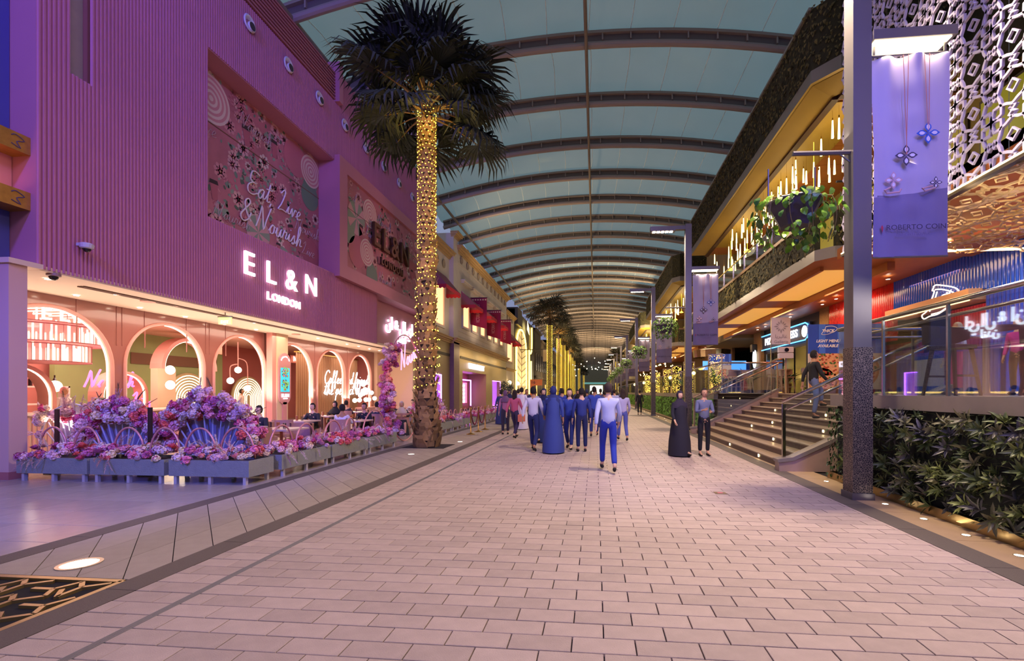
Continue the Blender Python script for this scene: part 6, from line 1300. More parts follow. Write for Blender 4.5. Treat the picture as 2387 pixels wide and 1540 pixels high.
t = thing('beige_wall_building', 'plain beige upper wall between the distant right buildings', 'building', (9, 100, 0)); MB().box(7.2, 13, 56, 62.5, 5, 14).box(7.5, 13, 84, 240, 0, 13).box(8.5, 13, 30, 36.6, 5, 14).build('wall', mat('beige_wall', '8c7a58', .8, noise=(.8, .08)), t); MB().box(5.2, 7.5, 84, 240, 3.6, 4.0).box(7.4, 7.5, 84, 240, 8.8, 9.2).build('canopy_edge', m_fas, t)
MB().box(12.9, 13.1, -6, 84, 1.5, 14).build('wall_right', mat('dark_wall', '2c241e', .8)); bpy.data.objects['wall_right']['kind'] = 'structure'
MB().box(9.75, 12.9, 6, 13, 5.2, 5.4).box(6.4, 9.75, 3, 13, 5.12, 5.4).build('ceiling_3', m_wood); bpy.data.objects['ceiling_3']['kind'] = 'structure'
MB().box(7.4, 12.9, -6, 13, 6.0, 6.2).box(7.4, 7.5, -6, 13, 5.4, 6.2).build('trim_5', mat('inner_slab', '8a7468', .6, noise=(1, .08))); bpy.data.objects['trim_5']['kind'] = 'structure'
# upper shops behind the lattice
us = thing('upper_shopfronts', 'dim upper shopfronts behind the white lattice', 'building', (9.5, 6, 6.2))
MB().box(9.5, 9.6, -2, 13, 9.2, 13.5).build('green_wall_panel', m_grw, us)
for k in range(7): w = MB().box(9.5, 9.56, -.6 + 1.9 * k, 1.1 + 1.9 * k, 6.3, 8.8).build('window', mat('mull', '3a3024', .5), us); MB().box(9.46, 9.5, -.5 + 1.9 * k, 1.0 + 1.9 * k, 6.4, 8.7).build('pane', mat('yellow_pane', '8a8a30', .3, em='a8a028', es=.35) if k in (5, 6) else mat('dim_pane', '2a2624', .2), w)
text('Galleria', .42, mat('gal_ink', '6a646c', .6), (9.4, 7.4, 9.35), XM, .02, us, name='lettering'); MB().box(9.42, 9.46, 6.3, 8.4, 9.1, 11.0).build('pale_board', mat('gal_board', 'b8b0b8', .6), us)
# ---- lattice screen
m_lat = mat('lattice_white', 'c2bad4', .55); lat = thing('lattice_screen', 'white cut-out Arabic lattice screen, lit along its lower edge', 'lattice', (5.6, 8, 4.7))
def motif(b, cx, cy, s_, f, w=.028):
    """strap-work motif: lobed star with inner diamonds, joined to its neighbours; f maps plane (a,b) -> 3d"""
    def S(pts, cl=False, r_=w):
        b.tube([f(cx + x * s_, cy + y * s_) for x, y in pts], r_, 4, closed=cl, rot=pi / 4, caps=not cl)
    L = []
    for k in range(8):
        a = k * pi / 4; L += [(.37 * math.cos(a), .37 * math.sin(a)), (.33 * math.cos(a + pi / 8), .33 * math.sin(a + pi / 8))]
    S(L, True)
    for k in range(4):
        a = k * pi / 2; c, s2 = math.cos(a), math.sin(a); T = lambda x, y: (x * c - y * s2, x * s2 + y * c)
        S([T(.36, 0), T(.43, .08), T(.5, 0), T(.43, -.08)], True)
        a = k * pi / 2 + pi / 4; c, s2 = math.cos(a), math.sin(a); T = lambda x, y: (x * c - y * s2, x * s2 + y * c)
        S([T(.36, .0), T(.50, .13), T(.64, .06), T(.707, 0)]); S([T(.36, .0), T(.50, -.13), T(.64, -.06), T(.707, 0)])
    S([(.5, .41), (.41, .5), (.5, .59), (.59, .5)], True, w * .8); S([(.13, 0), (0, .13), (-.13, 0), (0, -.13)], True, w * .8)
C = .66; vb = MB()
for i in range(12):
    for j in range(13): motif(vb, 11.1 - C * (i + .5), 4.75 + C * (j + .5), C, lambda a, c: (5.6, a, c))
vb.build('upright_screen', m_lat, lat)
hbm = MB()
for i in range(11):
    for j in range(6): motif(hbm, 11.1 - C * (i + .5), 5.65 + C * (j + .5), C, lambda a, c: (c, a, 4.72 + .04 * math.sin(a * 3 + c * 5)), w=.022)
hbm.build('soffit_screen', mat('lattice_tan', 'c9a878', .55), lat)
MB().box(5.56, 5.66, 3.0, 11.15, 4.68, 4.73).build('edge_rail', mat('rail_dark', '5a4c3c', .5, .5), lat); MB().box(5.54, 5.56, 3.0, 11.1, 4.73, 4.75).build('led_strip', glow('lat_led', 'ffe6b0', 4), lat); MB().box(5.7, 9.6, 10.95, 11.05, 4.70, 4.73).build('led_strip', glow('lat_led2', 'ffd890', 5), lat)
for k in range(9): MB().tube([(5.7, 3.4 + .9 * k, 4.75), (5.7, 3.4 + .9 * k, 12.8)], .005, 4).build('hanging_wire', m_ss, lat)
# ---- chandeliers of glass tubes
m_tg = glow('pendant_tube_glow', 'ffe6a0', 4); tbm = MB().lathe([(.035, 0), (.038, .02), (.022, .62), (.015, .64)], 8); tbm.lathe([(.018, .64), (.018, .72)], 6, mi=1); tbm.tube([(0, 0, .72), (0, 0, 1.4)], .004, 3, mi=1); TBM = tbm.mesh('glass_tube', [m_tg, mat('brass', 'b08848', .3, .9)])
def chand(Y0, Y1, lab, n_, x0=6.8, x1=8.2):
    t = thing('tube_chandelier', lab, 'chandelier', (7.6, (Y0 + Y1) / 2, 10.1)); q = random.Random(int(Y0))
    for k in range(n_):
        f = (k + .5) / n_; y = Y0 + (Y1 - Y0) * f + q.uniform(-.3, .3); x = q.uniform(x0, x1); z = q.uniform(8.35, 9.35); inst(TBM, 'glass_tube', t, (x - 7.6, y - t.location.y, z - 10.1), sc=(1, 1, q.uniform(.7, 1.1)))
    MB().box(x0, x1, Y0, Y1, 10.08, 10.12).build('ceiling_rose', m_goldm, t)
    dm = MB()
    for k in range(4): y = Y0 + (Y1 - Y0) * (k + .6) / 4; dm.lathe([(.02, .12), (.16, 0), (.15, -.01), (0, -.01)], 14, c=(x0 + .5 + .2 * (k % 2), y, 8.4)); dm.tube([(x0 + .5 + .2 * (k % 2), y, 8.5), (x0 + .5 + .2 * (k % 2), y, 10)], .006, 4)
    dm.build('disc_lamp', glow('disc_glow', 'ffe040', 6), t)
chand(14.3, 28.0, 'long cluster of glowing glass tubes under the first balcony ceiling', 74); chand(38, 54, 'second cluster of glowing glass tubes, farther down on the right', 44); chand(64, 82, 'third, distant cluster of glowing glass tubes', 26)
# ---- terrace ceiling lamps
for i, (u, v) in enumerate(((1949, 696), (1917, 709), (1842, 738), (1784, 761), (1766, 768), (1695, 796), (1717, 786), (1735, 793), (1712, 801), (2070, 650), (2211, 563), (1648, 802), (1645, 813))):
    p = onZ(u, v, 5.1); downlight((p.x, p.y, 5.1 + (.0 if p.y > 13 else -.02)), 'bright recessed spot in the terrace ceiling, %s counted from the near end' % ORD[i], 'spots in the terrace ceiling', 1.0)
# ---- pizza restaurant: blue and red fluted walls
m_bw = mat('blue_gloss', '1b55cc', .15, spec=.8, coat=.6); m_rw = mat('red_gloss', 'c02018', .2, spec=.8, coat=.5)
pz = thing('pizza_shopfront', 'restaurant front of glossy blue ribs and red ribbed interior', 'shopfront', (9.9, 12, DK))
b = MB(); BX = 9.75
def ribs(b, y0, y1, z0, z1, x, n_, mi=0):
    for k in range(n_): y = y0 + (y1 - y0) * (k + .5) / n_; b.lathe([((y1 - y0) / n_ * .46, z0), ((y1 - y0) / n_ * .46, z1)], 6, c=(x, y, 0), mi=mi, a0=pi / 2, a1=3 * pi / 2)
    b.box(x, x + .1, y0, y1, z0, z1, mi)
ribs(b, 3.0, 12.6, 1.55, 5.2, BX, 84); ribs(b, 12.6, 16.2, 4.2, 5.2, BX, 34); b.build('blue_ribs', m_bw, pz)
b = MB(); ribs(b, 12.6, 16.2, 1.55, 4.2, BX + 1.6, 34); ribs(b, 16.2, 20.4, 3.3, 5.2, BX, 40); ribs(b, 16.2, 20.4, 1.55, 3.3, BX + .8, 40); b.box(BX, BX + 1.6, 12.5, 12.6, 1.55, 5.2); b.build('red_ribs', m_rw, pz)
for y0, y1, z in ((12.7, 16.1, 3.95), (16.5, 20.0, 3.55)):
    MB().box(BX - .35, BX + .3, y0, y1, z, z + .28).build('cream_beam', mat('beam_cream', 'e0b080', .6), pz); MB().box(BX - .36, BX - .32, y0, y1, z - .03, z).build('beam_led', glow('beam_led', 'ffc070', 9), pz)
MB().box(BX - 1.6, BX - 1.0, 10.2, 13.4, 1.55, 2.55).build('counter', m_bw, pz); cb = MB(); ribs(cb, 10.2, 13.4, 1.55, 2.5, BX - 1.6, 24); cb.build('counter_ribs', m_bw, pz); MB().box(BX - 1.62, BX - .98, 10.15, 13.45, 2.5, 2.58).build('counter_top', mat('violet_top', '7a48c0', .4, em='7a40d0', es=.08), pz)
MB().box(BX - 1.72, BX - 1.7, 11.2, 12.6, 1.75, 2.4).build('poster', mat('poster_cream', 'e8c89a', .6, em='e0b890', es=.3), pz); MB().box(BX - 1.75, BX - 1.72, 11.0, 11.5, 1.7, 2.5).build('pink_poster', mat('poster_pink', 'd03a6a', .6, em='d03a6a', es=.3), pz)
MB().box(BX - .3, BX - .28, 3, 16, 1.57, 1.62).build('floor_led', glow('floor_led', 'ffc460', 6), pz)
light('AREA', (8.7, 9, 4.6), 160, (.8, .85, 1), 3, .5, aim=(9.8, 9, 3), name='blue_wall_wash'); light('AREA', (BX + .9, 14.4, 4.9), 60, (1, .4, .3), 2, 2, aim=(BX + .9, 14.4, 0), name='red_room_lamp'); light('AREA', (9.0, 18, 4.9), 60, (1, .35, .25), 2, .5, aim=(9.8, 18, 3), name='red_wall_wash')
# pizza-slice neon with lettering
nz_ = thing('pizza_neon', 'white neon pizza slice reading THICK on the blue ribbed wall', 'sign', (9.6, 9.5, 3)); s_ = MB()
def nz3(pts): return [tuple(onX(2030 + x / 4.53, 580 + y / 4.53, 9.5)) for x, y in pts]
for P in ([(660, 400), (690, 380), (760, 385), (830, 395), (890, 410), (925, 440), (930, 490), (900, 540), (870, 560)], [(680, 430), (740, 425), (820, 440), (870, 460), (890, 500), (860, 540)], [(665, 405), (650, 440), (670, 450), (640, 540), (610, 590)], [(700, 450), (680, 520), (660, 560)], [(610, 600), (590, 660), (540, 700), (560, 740), (620, 710), (700, 690), (780, 640), (850, 580)], [(640, 690), (730, 665), (800, 620)]): s_.tube(smooth_pts(nz3(P)), .018, 5)
s_.build('neon_tube', glow('neon_warm', 'ffe4cc', 3), nz_)
p = Vector(nz3([(730, 560)])[0]); text('THICK', .34, glow('neon_warm', 'ffe4cc', 9), (9.48, p.y, p.z), ((0, -.97, .24), (0, .24, .97)), .02, nz_, off=.004)
# pillars and dark shop with blue-white sign
p2 = thing('dark_shopfront', 'dark restaurant front with a blue-outlined sign between stone pillars', 'shopfront', (9.9, 24, DK))
MB().box(9.7, 10.3, 20.4, 21.2, DK, 5.2).box(9.7, 10.3, 28.4, 29.6, DK, 5.2).build('stone_pillar', mat('pillar_stone', '8a6a40', .7, noise=(14, .3), bump=(20, 1)), p2); MB().box(9.9, 10.1, 21.2, 28.4, DK, 5.2).build('dark_front', mat('shop_dark', '1e1c20', .4), p2)
for k in range(5): w = MB().box(9.86, 9.9, 21.4 + 1.4 * k, 22.6 + 1.4 * k, DK, 3.8).build('window', mat('win_blk', '121418', .1), p2)
sg_ = thing('blue_outline_sign', 'blue-outlined white lettered sign partly behind the pale mall sign', 'sign', (9.8, 25, 4.1)); yA = onX(1774, 800, 9.7).y; yB = onX(1884, 780, 9.7).y; zc = 4.45; 
MB().box(9.78, 9.86, yB, yA, 4.05, 4.85).build('sign_board', mat('board_navy', '14203c', .5), sg_); P = [(9.74, yA, 4.85), (9.74, yB + .4, 4.85), (9.74, yB + .12, 4.73), (9.74, yB, 4.45), (9.74, yB + .12, 4.17), (9.74, yB + .4, 4.05), (9.74, yA, 4.05)]; MB().tube(P, .03, 6).build('outline', glow('outline_blue', '58b0ff', 3), sg_)
text('PIZZA EXPRESS', .52, m_led, (9.72, (yA + yB) / 2 + .3, 4.45), XM, .03, sg_, off=.01, sx=(yA - yB - 1.2) / (.52 * 7.6)); MB().lathe([(.27, 0), (.27, -.02), (0, -.02)], 20, c=(0, 0, 0)).build('round_badge', m_led, sg_, world=False).matrix_local = Matrix.Translation((-.08, yB + .42 - 25, .35)) @ Matrix.Rotation(pi / 2, 4, 'Y')
ov = thing('oval_sign', 'small glowing white oval sign on the far stone pillar', 'sign', onX(1760, 836, 9.6)); MB().lathe([(.28, 0), (.28, .06), (0, .06)], 20).build('face', glow('oval_glow', 'dceeff', 2), ov, world=False).matrix_local = Matrix.Scale(2.0, 4, (0, 0, 1)) @ Matrix.Rotation(-pi / 2, 4, 'Y')
sk = thing('wall_speaker', 'black box loudspeaker on the far stone pillar', 'speaker', onX(1757, 812, 9.55)); MB().bbox(-.15, .15, -.18, .18, -.2, .25, .03).build('cabinet', mat('black_plastic', '1c1a1a', .4), sk, world=False)
# metallic canopy and distant blue bar
t = thing('metal_hood', 'brushed metal curved hood over the far terrace bar', 'hood', (8, 33, 4)); MB().lathe([(1.2, 0), (1.25, .5), (.9, .55), (.9, 0)], 20, a0=pi * .6, a1=pi * 2.4).build('hood', mat('hood_metal', 'b09a70', .2, .95), t, world=False); MB().box(-.8, 2, -1, -.9, -.9, -.3).build('blue_bar_light', mat('bar_blue', '4a90e0', .4, em='58a0f0', es=1.6), t, world=False); MB().box(-.05, .05, -.05, .05, -2.45, .3).box(-.9, 2, -1.1, -.8, -2.45, -1.4).build('bar', mat('bar_brown', '4a3424', .5), t, world=False)
# ---- billboards of the pizza place
m_bb = mat('board_blue', '1c3f9a', .6, em='1c3f9a', es=.15); m_bl2 = mat('board_blue_lt', '3a64c0', .6, em='3a64c0', es=.12); m_bc = mat('board_cream', 'cdbcae', .6); m_pzc = mat('pizza_crust', 'c07a3a', .7, noise=(20, .2)); m_pzs = mat('pizza_cheese', 'e0a070', .6, noise=(16, .25)); m_pzr = mat('pizza_red', 'b03a20', .6); m_pzg = mat('pizza_green', '4a6a2a', .6); m_tx = mat('board_text', 'ece4e8', .6)
def board(x, y, z, w, h, lines, lab, pz_, rz=0, tc=.5):
    t = thing('menu_billboard', lab, 'billboard', (x, y, z)); MB().box(0, w, 0, .06, 0, h * .55).build('picture_half', m_bc, t, world=False); MB().box(0, w, 0, .06, h * .55, h).build('blue_half', m_bb, t, world=False)
    s_ = MB()
    for k in range(4): s_.box(w * (k + .55) / 4, w * (k + .9) / 4, -.004, 0, h * .55, h)
    s_.build('blue_stripe', m_bl2, t, world=False)
    k = 0
    for s2, fz, zz in lines: text(s2, fz, m_tx, (x + w * tc, y - .02, z + h * zz), YM, .004, t, shear=.25, off=.004)
    sl = MB(); c = Vector((x + w * tc, y - .02, z + h * .90)); L = lambda P: [tuple(c + Vector((a * min(w, 1.25) * 1.3, 0, b_ * min(w, 1.25) * 1.3))) for a, b_ in P]
    sl.tube(smooth_pts(L([(-.04, .08), (.08, .09), (.17, .05), (.15, -.0), (.08, -.04)])), .008, 4).tube(smooth_pts(L([(-.04, .08), (-.06, .02), (-.12, -.06), (-.1, -.08), (.0, -.07), (.08, -.04)])), .008, 4); sl.build('slice_outline', m_tx, t)
    for i, (px_, pz2, r_) in enumerate(pz_):
        p = MB(); M_ = []
        def dsc(cx, cz, r2, yy, mi): p.add([(cx + r2 * math.cos(a), yy, cz + r2 * math.sin(a)) for a in [2 * pi * q / 24 for q in range(24)]], [tuple(range(24))], mi)
        dsc(px_ * w, pz2 * h, r_ * w, -.006, 0); dsc(px_ * w, pz2 * h, r_ * w * .88, -.010, 1)
        for q in range(70):
            a, d = R.uniform(0, 6.28), r_ * w * .8 * math.sqrt(R.random()); cx, cz = px_ * w + d * math.cos(a), pz2 * h + d * math.sin(a); r2 = r_ * w * .08; p.add([(cx + r2 * math.cos(b_ + q), -.013 - q * 1e-4, cz + r2 * .7 * math.sin(b_ + q)) for b_ in (0, 1.2, 2.5, 3.8, 5.1)], [(0, 1, 2, 3, 4)], 2 if q % 3 else 3)
        p.v = [(min(max(a, .005), w - .005), b_, min(max(c_2, .005), h * .55)) for a, b_, c_2 in p.v]
        p.build('pizza_picture', [m_pzc, m_pzs, m_pzr, m_pzg], t, world=False)
    MB().box(.05, .1, .06, .3, -max(.0, z - DK), h * .8).box(w - .1, w - .05, .06, .3, -max(.0, z - DK), h * .8).build('stand', mat('post_iron', '3a342e', .5, .5), t, world=False)
    return t
y_ = 15.8; pA = onY(1885, 756, y_); pB = onY(1887, 905, y_)
board(pA.x, y_, 1.70, 2.3, pA.z - 1.70, (('THICK', .13, .895), ('LIGHT MENU', .125, .74), ('AVAILABLE', .125, .665)), 'blue and white billboard reading LIGHT MENU AVAILABLE with pizzas', ((.25, .42, .22), (.68, .30, .26), (.18, .14, .2), (.55, .02, .2)), tc=.255)
pA = onY(1651, 825, 24.5); pB = onY(1705, 882, 24.5); board(pA.x, 24.5, pB.z, pB.x - pA.x, pA.z - pB.z, (('THICK', .16, .84), ('APPETIZERS', .19, .62)), 'small blue billboard reading APPETIZERS on the far terrace', ((.7, .12, .3),))
# ---- mall sign on thin pole
gl2 = thing('mall_sign', 'pale blade sign with flower emblem and Galleria lettering on a thin pole', 'sign', (7.2, 18.0, DK)); a_ = onY(1798, 740, 18.0); b2 = onY(1842, 802, 18.0)
m_gs = mat('gal_sign', 'c4bccb', .5); m_gt = mat('gal_text', '8f8796', .6); MB().box(a_.x, b2.x, 17.97, 18.03, b2.z, a_.z).build('panel', m_gs, gl2); MB().box(a_.x - .02, a_.x + .0, 17.98, 18.02, DK, a_.z).build('pole', m_ss, gl2)
w_ = b2.x - a_.x; cxg, czg = (a_.x + b2.x) / 2, b2.z + (a_.z - b2.z) * .66; e_ = MB()
for k in range(12):
    a = k * pi / 6; r1, r2 = .12 * w_, (.40 if k % 3 == 0 else .32) * w_; d = Vector((math.cos(a), 0, math.sin(a))); n2 = Vector((-math.sin(a), 0, math.cos(a))); c = Vector((cxg, 17.965, czg)); e_.add([c + d * r1, c + d * (r1 + r2) * .5 + n2 * .05 * w_, c + d * r2, c + d * (r1 + r2) * .5 - n2 * .05 * w_], [(0, 3, 2, 1)])
e_.build('flower_emblem', m_gt, gl2); text('Galleria', w_ * .24, m_gt, (cxg, 17.96, b2.z + .09), YM, .004, gl2); text('\uFE8E\uFEF3\uFEAE\uFEF4\uFEDF\uFE8E\uFECF', w_ * .27, m_gt, (cxg, 17.96, b2.z + .29), YM, .004, gl2)
hs = thing('camera_housing', 'white rounded box with a dark lens below the mall sign', 'camera', onY(1831, 835, 18.0)); MB().bbox(-.25, .25, -.1, .1, 0, .2, .02).bbox(-.25, .25, -.1, .1, .22, .42, .02).build('boxes', m_gs, hs, world=False); MB().lathe([(.075, 0), (.075, .03), (0, .03)], 16).build('lens', mat('cam_dome', '1a1216', .1), hs, world=False).matrix_local = Matrix.Translation((0, -.1, .31)) @ Matrix.Rotation(pi / 2, 4, 'X')
MB().box(-.03, .03, -.03, .03, -hs.location.z + DK, 0).build('stand', m_ss, hs, world=False)
# ---- bar stools and tables on terraces
m_st = mat('stool_wood', '3c2e2c', .5); 
def stool(x, y, rz, lab, m, sc=1, grp=None):
    t = thing('bar_stool', lab, 'bar stool', (x, y, DK), rz, grp)
    MB().bbox(-.22, .22, -.2, .2, .70, .76, .01).build('seat', m, t, world=False); b = MB(); b.prism([(-.24, .78), (.24, .78), (.26, 1.08), (-.26, 1.08)], (0, .21, 0), (1, 0, 0), (0, 0, 1), .04); b.add([(-.26, .21, .78), (-.26, .21, 1.08), (-.30, -.05, 1.02), (-.30, -.05, .86)], [(0, 1, 2, 3)]); b.add([(.26, .21, .78), (.26, .21, 1.08), (.30, -.05, 1.02), (.30, -.05, .86)], [(0, 1, 2, 3)]); b.build('backrest', m, t, world=False)
    for sx in (-1, 1):
        for sy in (-1, 1): MB().tube([(sx * .17, sy * .15, .72), (sx * .25, sy * .23, 0)], [.03, .022], 4, rot=pi / 4).build('leg', m, t, world=False)
    MB().box(-.22, .22, -.22, -.19, .28, .31).box(-.22, .22, .19, .22, .28, .31).build('footrest', m, t, world=False); return t
stool(5.35, 7.55, .35, 'large dark wooden bar stool behind the near glass balustrade', m_st); stool(6.5, 7.3, -.3, 'second dark bar stool farther right behind the glass', m_st)
m_al = mat('alu_stool', 'a8988c', .3, .6)
S0 = stool(6.2, 21.5, .2, 'pale metal bar stool on the far terrace, nearest to the corner', m_al)
for i, (x, y) in enumerate(((7.0, 22.3), (7.7, 20.9), (8.6, 21.8), (9.0, 20.6), (6.6, 25.5), (7.8, 26))): dup(S0, (x, y, DK), .9 * i, 'pale metal bar stool on the far terrace, ' + ['second from the corner', 'left of the mall sign pole', 'right of the mall sign pole', 'by the dark shopfront', 'behind the appetizer board', 'farthest of the group'][i])
for i, (x, y) in enumerate(((6.6, 21.9), (8.2, 21.4), (6.1, 7.9))):
    t = thing('bar_table', ['high round table on the far terrace by the corner', 'high round table behind the mall sign', 'high table right of the near dark bar stool'][i], 'table', (x, y, DK)); MB().lathe([(0, 1.02), (.4, 1.02), (.4, 1.06), (0, 1.06)], 24).build('tabletop', m_st if i == 2 else m_al, t, world=False); MB().lathe([(.25, 0), (.25, .02), (.04, .04), (.04, 1.02)], 16).build('pedestal', m_al, t, world=False)
# golden string-light screens and plants on the far terrace
for i, (x, y) in enumerate(((5.5, 22.0), (5.3, 27), (5.3, 31), (5.3, 35), (5.3, 41), (5.3, 48))):
    t = thing('light_curtain', 'frame hung with golden string lights on the far terrace, ' + ['nearest to the stairs', 'second one', 'third one', 'fourth one', 'fifth one', 'farthest one'][i], 'string lights', (x, y, DK)); MB().box(-.32, -.28, -.02, .02, 0, 1.75).box(.28, .32, -.02, .02, 0, 1.75).box(-.32, .32, -.02, .02, 1.75, 1.79).build('frame', m_al, t, world=False); bb = MB()
    for k in range(260): octa(bb, (R.uniform(-.28, .28), R.uniform(-.03, .03), R.uniform(.05, 1.75)), .009 + .0004 * (y - 20))
    tag(bb.build('bulbs', glow('gold_bulb', 'ffc850', 9), t, world=False), kind='stuff')
def plant(x, y, z, lab, n_=14, L=.7, c='4a7030'):
    t = thing('potted_plant', lab, 'plant', (x, y, z)); MB().lathe([(0, 0), (.22, 0), (.28, .45), (.24, .45), (0, .4)], 14).build('pot', mat('pot_brown', '5a4434', .7), t, world=False); b = MB(); q = random.Random(int(x * 10 + y))
    for k in range(n_): a = q.uniform(0, 6.28); el = q.uniform(.4, 1.3); d = Vector((math.cos(a) * math.cos(el), math.sin(a) * math.cos(el), math.sin(el))); lance(b, Vector((0, 0, .4)) + d * .1, d, L * q.uniform(.7, 1.2), .09, (Vector((0, 0, 1)) - d * d.z).normalized())
    b.build('leaves', mat('plant_leaf' + c, c, .45, island=.3), t, world=False)
for i, (x, y, c) in enumerate(((5.9, 23.6, '4a7030'), (7.6, 24.2, '3a5a30'), (5.4, 29, '5a8a30'), (5.3, 33, '4a7030'), (5.6, 38, '3a6028'), (5.4, 44, '4a7030'), (8.9, 22.8, '3a5034'))): plant(x, y, DK, 'broad-leaved potted plant on the far terrace, ' + ['by the first light curtain', 'beside the appetizer board', 'between the second and third light curtains', 'beyond the third light curtain', 'beyond the fourth light curtain', 'beyond the fifth light curtain', 'in front of the far pillar'][i], c=c, L=.8)
for i, y in enumerate((26, 34, 43, 52, 64)):
    t = thing('terrace_lantern', 'warm column lantern on the far terrace, ' + ['nearest', 'second', 'third', 'fourth', 'farthest'][i], 'lamp', (5.35, y, DK)); MB().lathe([(.02, 0), (.02, 1.0)], 8).build('stem', m_al, t, world=False); MB().ball((0, 0, 1.1), .10 + .02 * i, 10, 8).build('globe', glow('lantern_glow2', 'ffd880', 10), t, world=False, smooth=True)
fs2 = None
for k in range(34):
    p = Vector((R.uniform(6.3, 8.5), R.choice([R.uniform(37, 55), R.uniform(63, 83)]), 4.5))
    if fs2 is None: fs2 = inst(MB().ball((0, 0, 0), .06, 8, 6).tube([(0, 0, .05), (0, 0, .7)], .01, 4, mi=1).mesh('terrace_bulb', [glow('tb_glow', 'ffd890', 12), m_al]), 'terrace_bulb', None, p); tag(fs2, 'warm bare bulb hung over the far terrace', 'bulb', 'bare bulbs over the far terrace')
    else: q_ = fs2.copy(); COL.objects.link(q_); q_.location = p
# ================================================================ PEOPLE
m_skin = [mat('skin%d' % i, c_, .6) for i, c_ in enumerate(('c89878', 'a87858', 'dab090', '7a5240'))]; m_eye = mat('eye', '1a1414', .3); m_lip = mat('lip', 'a0605a', .5)
HIPS, NECK = .93, 1.47
def pose(kind):
    J = dict(pel=(0, 0, .97), wai=(0, 0, 1.10), che=(0, 0, 1.27), upp=(0, 0, 1.40), nec=(0, .005, 1.48), hed=(0, .01, 1.56))
    for s_, n_ in ((-1, 'L'), (1, 'R')):
        J['hip' + n_] = (s_ * .09, 0, .93); J['kne' + n_] = (s_ * .10, .01, .51); J['ank' + n_] = (s_ * .10, -.02, .09); J['toe' + n_] = (s_ * .11, .15, .035)
        J['sho' + n_] = (s_ * .17, 0, 1.40); J['elb' + n_] = (s_ * .235, -.02, 1.12); J['wri' + n_] = (s_ * .25, .06, .88); J['hd' + n_] = (0, .2, -1)
    if kind in ('walk', 'walk2', 'stairs'):
        k = 1 if kind != 'walk2' else -1
        A, B = ('L', 'R') if k == 1 else ('R', 'L'); sa, sb = (-1, 1) if k == 1 else (1, -1)
        J['kne' + A] = (sa * .10, .20, .55); J['ank' + A] = (sa * .10, .30, .12); J['toe' + A] = (sa * .11, .47, .10)
        J['kne' + B] = (sb * .10, .02, .51); J['ank' + B] = (sb * .10, -.27, .15); J['toe' + B] = (sb * .11, -.12, .04)
        J['elb' + A] = (sa * .235, -.13, 1.14); J['wri' + A] = (sa * .25, -.16, .90); J['elb' + B] = (sb * .235, .08, 1.13); J['wri' + B] = (sb * .23, .24, .95)
        if kind == 'stairs': J['kneL'] = (-.10, .25, .75); J['ankL'] = (-.1, .25, .40); J['toeL'] = (-.11, .41, .35); J['ankR'] = (.1, -.05, .09); J['toeR'] = (.11, .11, .035)
    if kind == 'sit':
        for s_, n_ in ((-1, 'L'), (1, 'R')):
            J['hip' + n_] = (s_ * .09, .02, .53); J['kne' + n_] = (s_ * .13, .45, .52); J['ank' + n_] = (s_ * .13, .42, .09); J['toe' + n_] = (s_ * .14, .58, .035); J['elb' + n_] = (s_ * .26, .12, .78); J['wri' + n_] = (s_ * .13, .34, .80)
        for a, b_ in (('pel', .56), ('wai', .68), ('che', .85), ('upp', .98), ('nec', 1.06), ('hed', 1.14)): J[a] = (0, .03 if a in ('upp', 'nec') else (.05 if a == 'hed' else 0), b_)
        J['shoL'] = (-.17, .03, .98); J['shoR'] = (.17, .03, .98)
    if kind == 'phone': J['elbR'] = (.22, .06, 1.14); J['wriR'] = (.12, .27, 1.2); J['elbL'] = (-.22, .05, 1.14); J['wriL'] = (-.08, .28, 1.15)
    return {k: Vector(v) for k, v in J.items()}
def skin(verts, edges, root=0, sub=1):
    me = bpy.data.meshes.new('s'); me.from_pydata([v[0] for v in verts], edges, []); o = bpy.data.objects.new('s', me); TMP.collection.objects.link(o)
    o.modifiers.new('s', 'SKIN'); L = me.skin_vertices[0].data
    for i, v in enumerate(verts): r_ = v[1]; L[i].radius = (r_, r_) if not isinstance(r_, tuple) else r_; L[i].use_root = (i == root)
    m = o.modifiers.new('u', 'SUBSURF'); m.levels = sub; m.render_levels = sub; TMP.collection.objects.unlink(o); r2 = bake(o); bpy.data.objects.remove(o); return r2
def chain(V, E, pts, start=None):
    pr = start
    for p in pts:
        V.append(p); 
        if pr is not None: E.append((pr, len(V) - 1))
        pr = len(V) - 1
    return pr
CACHE = {}
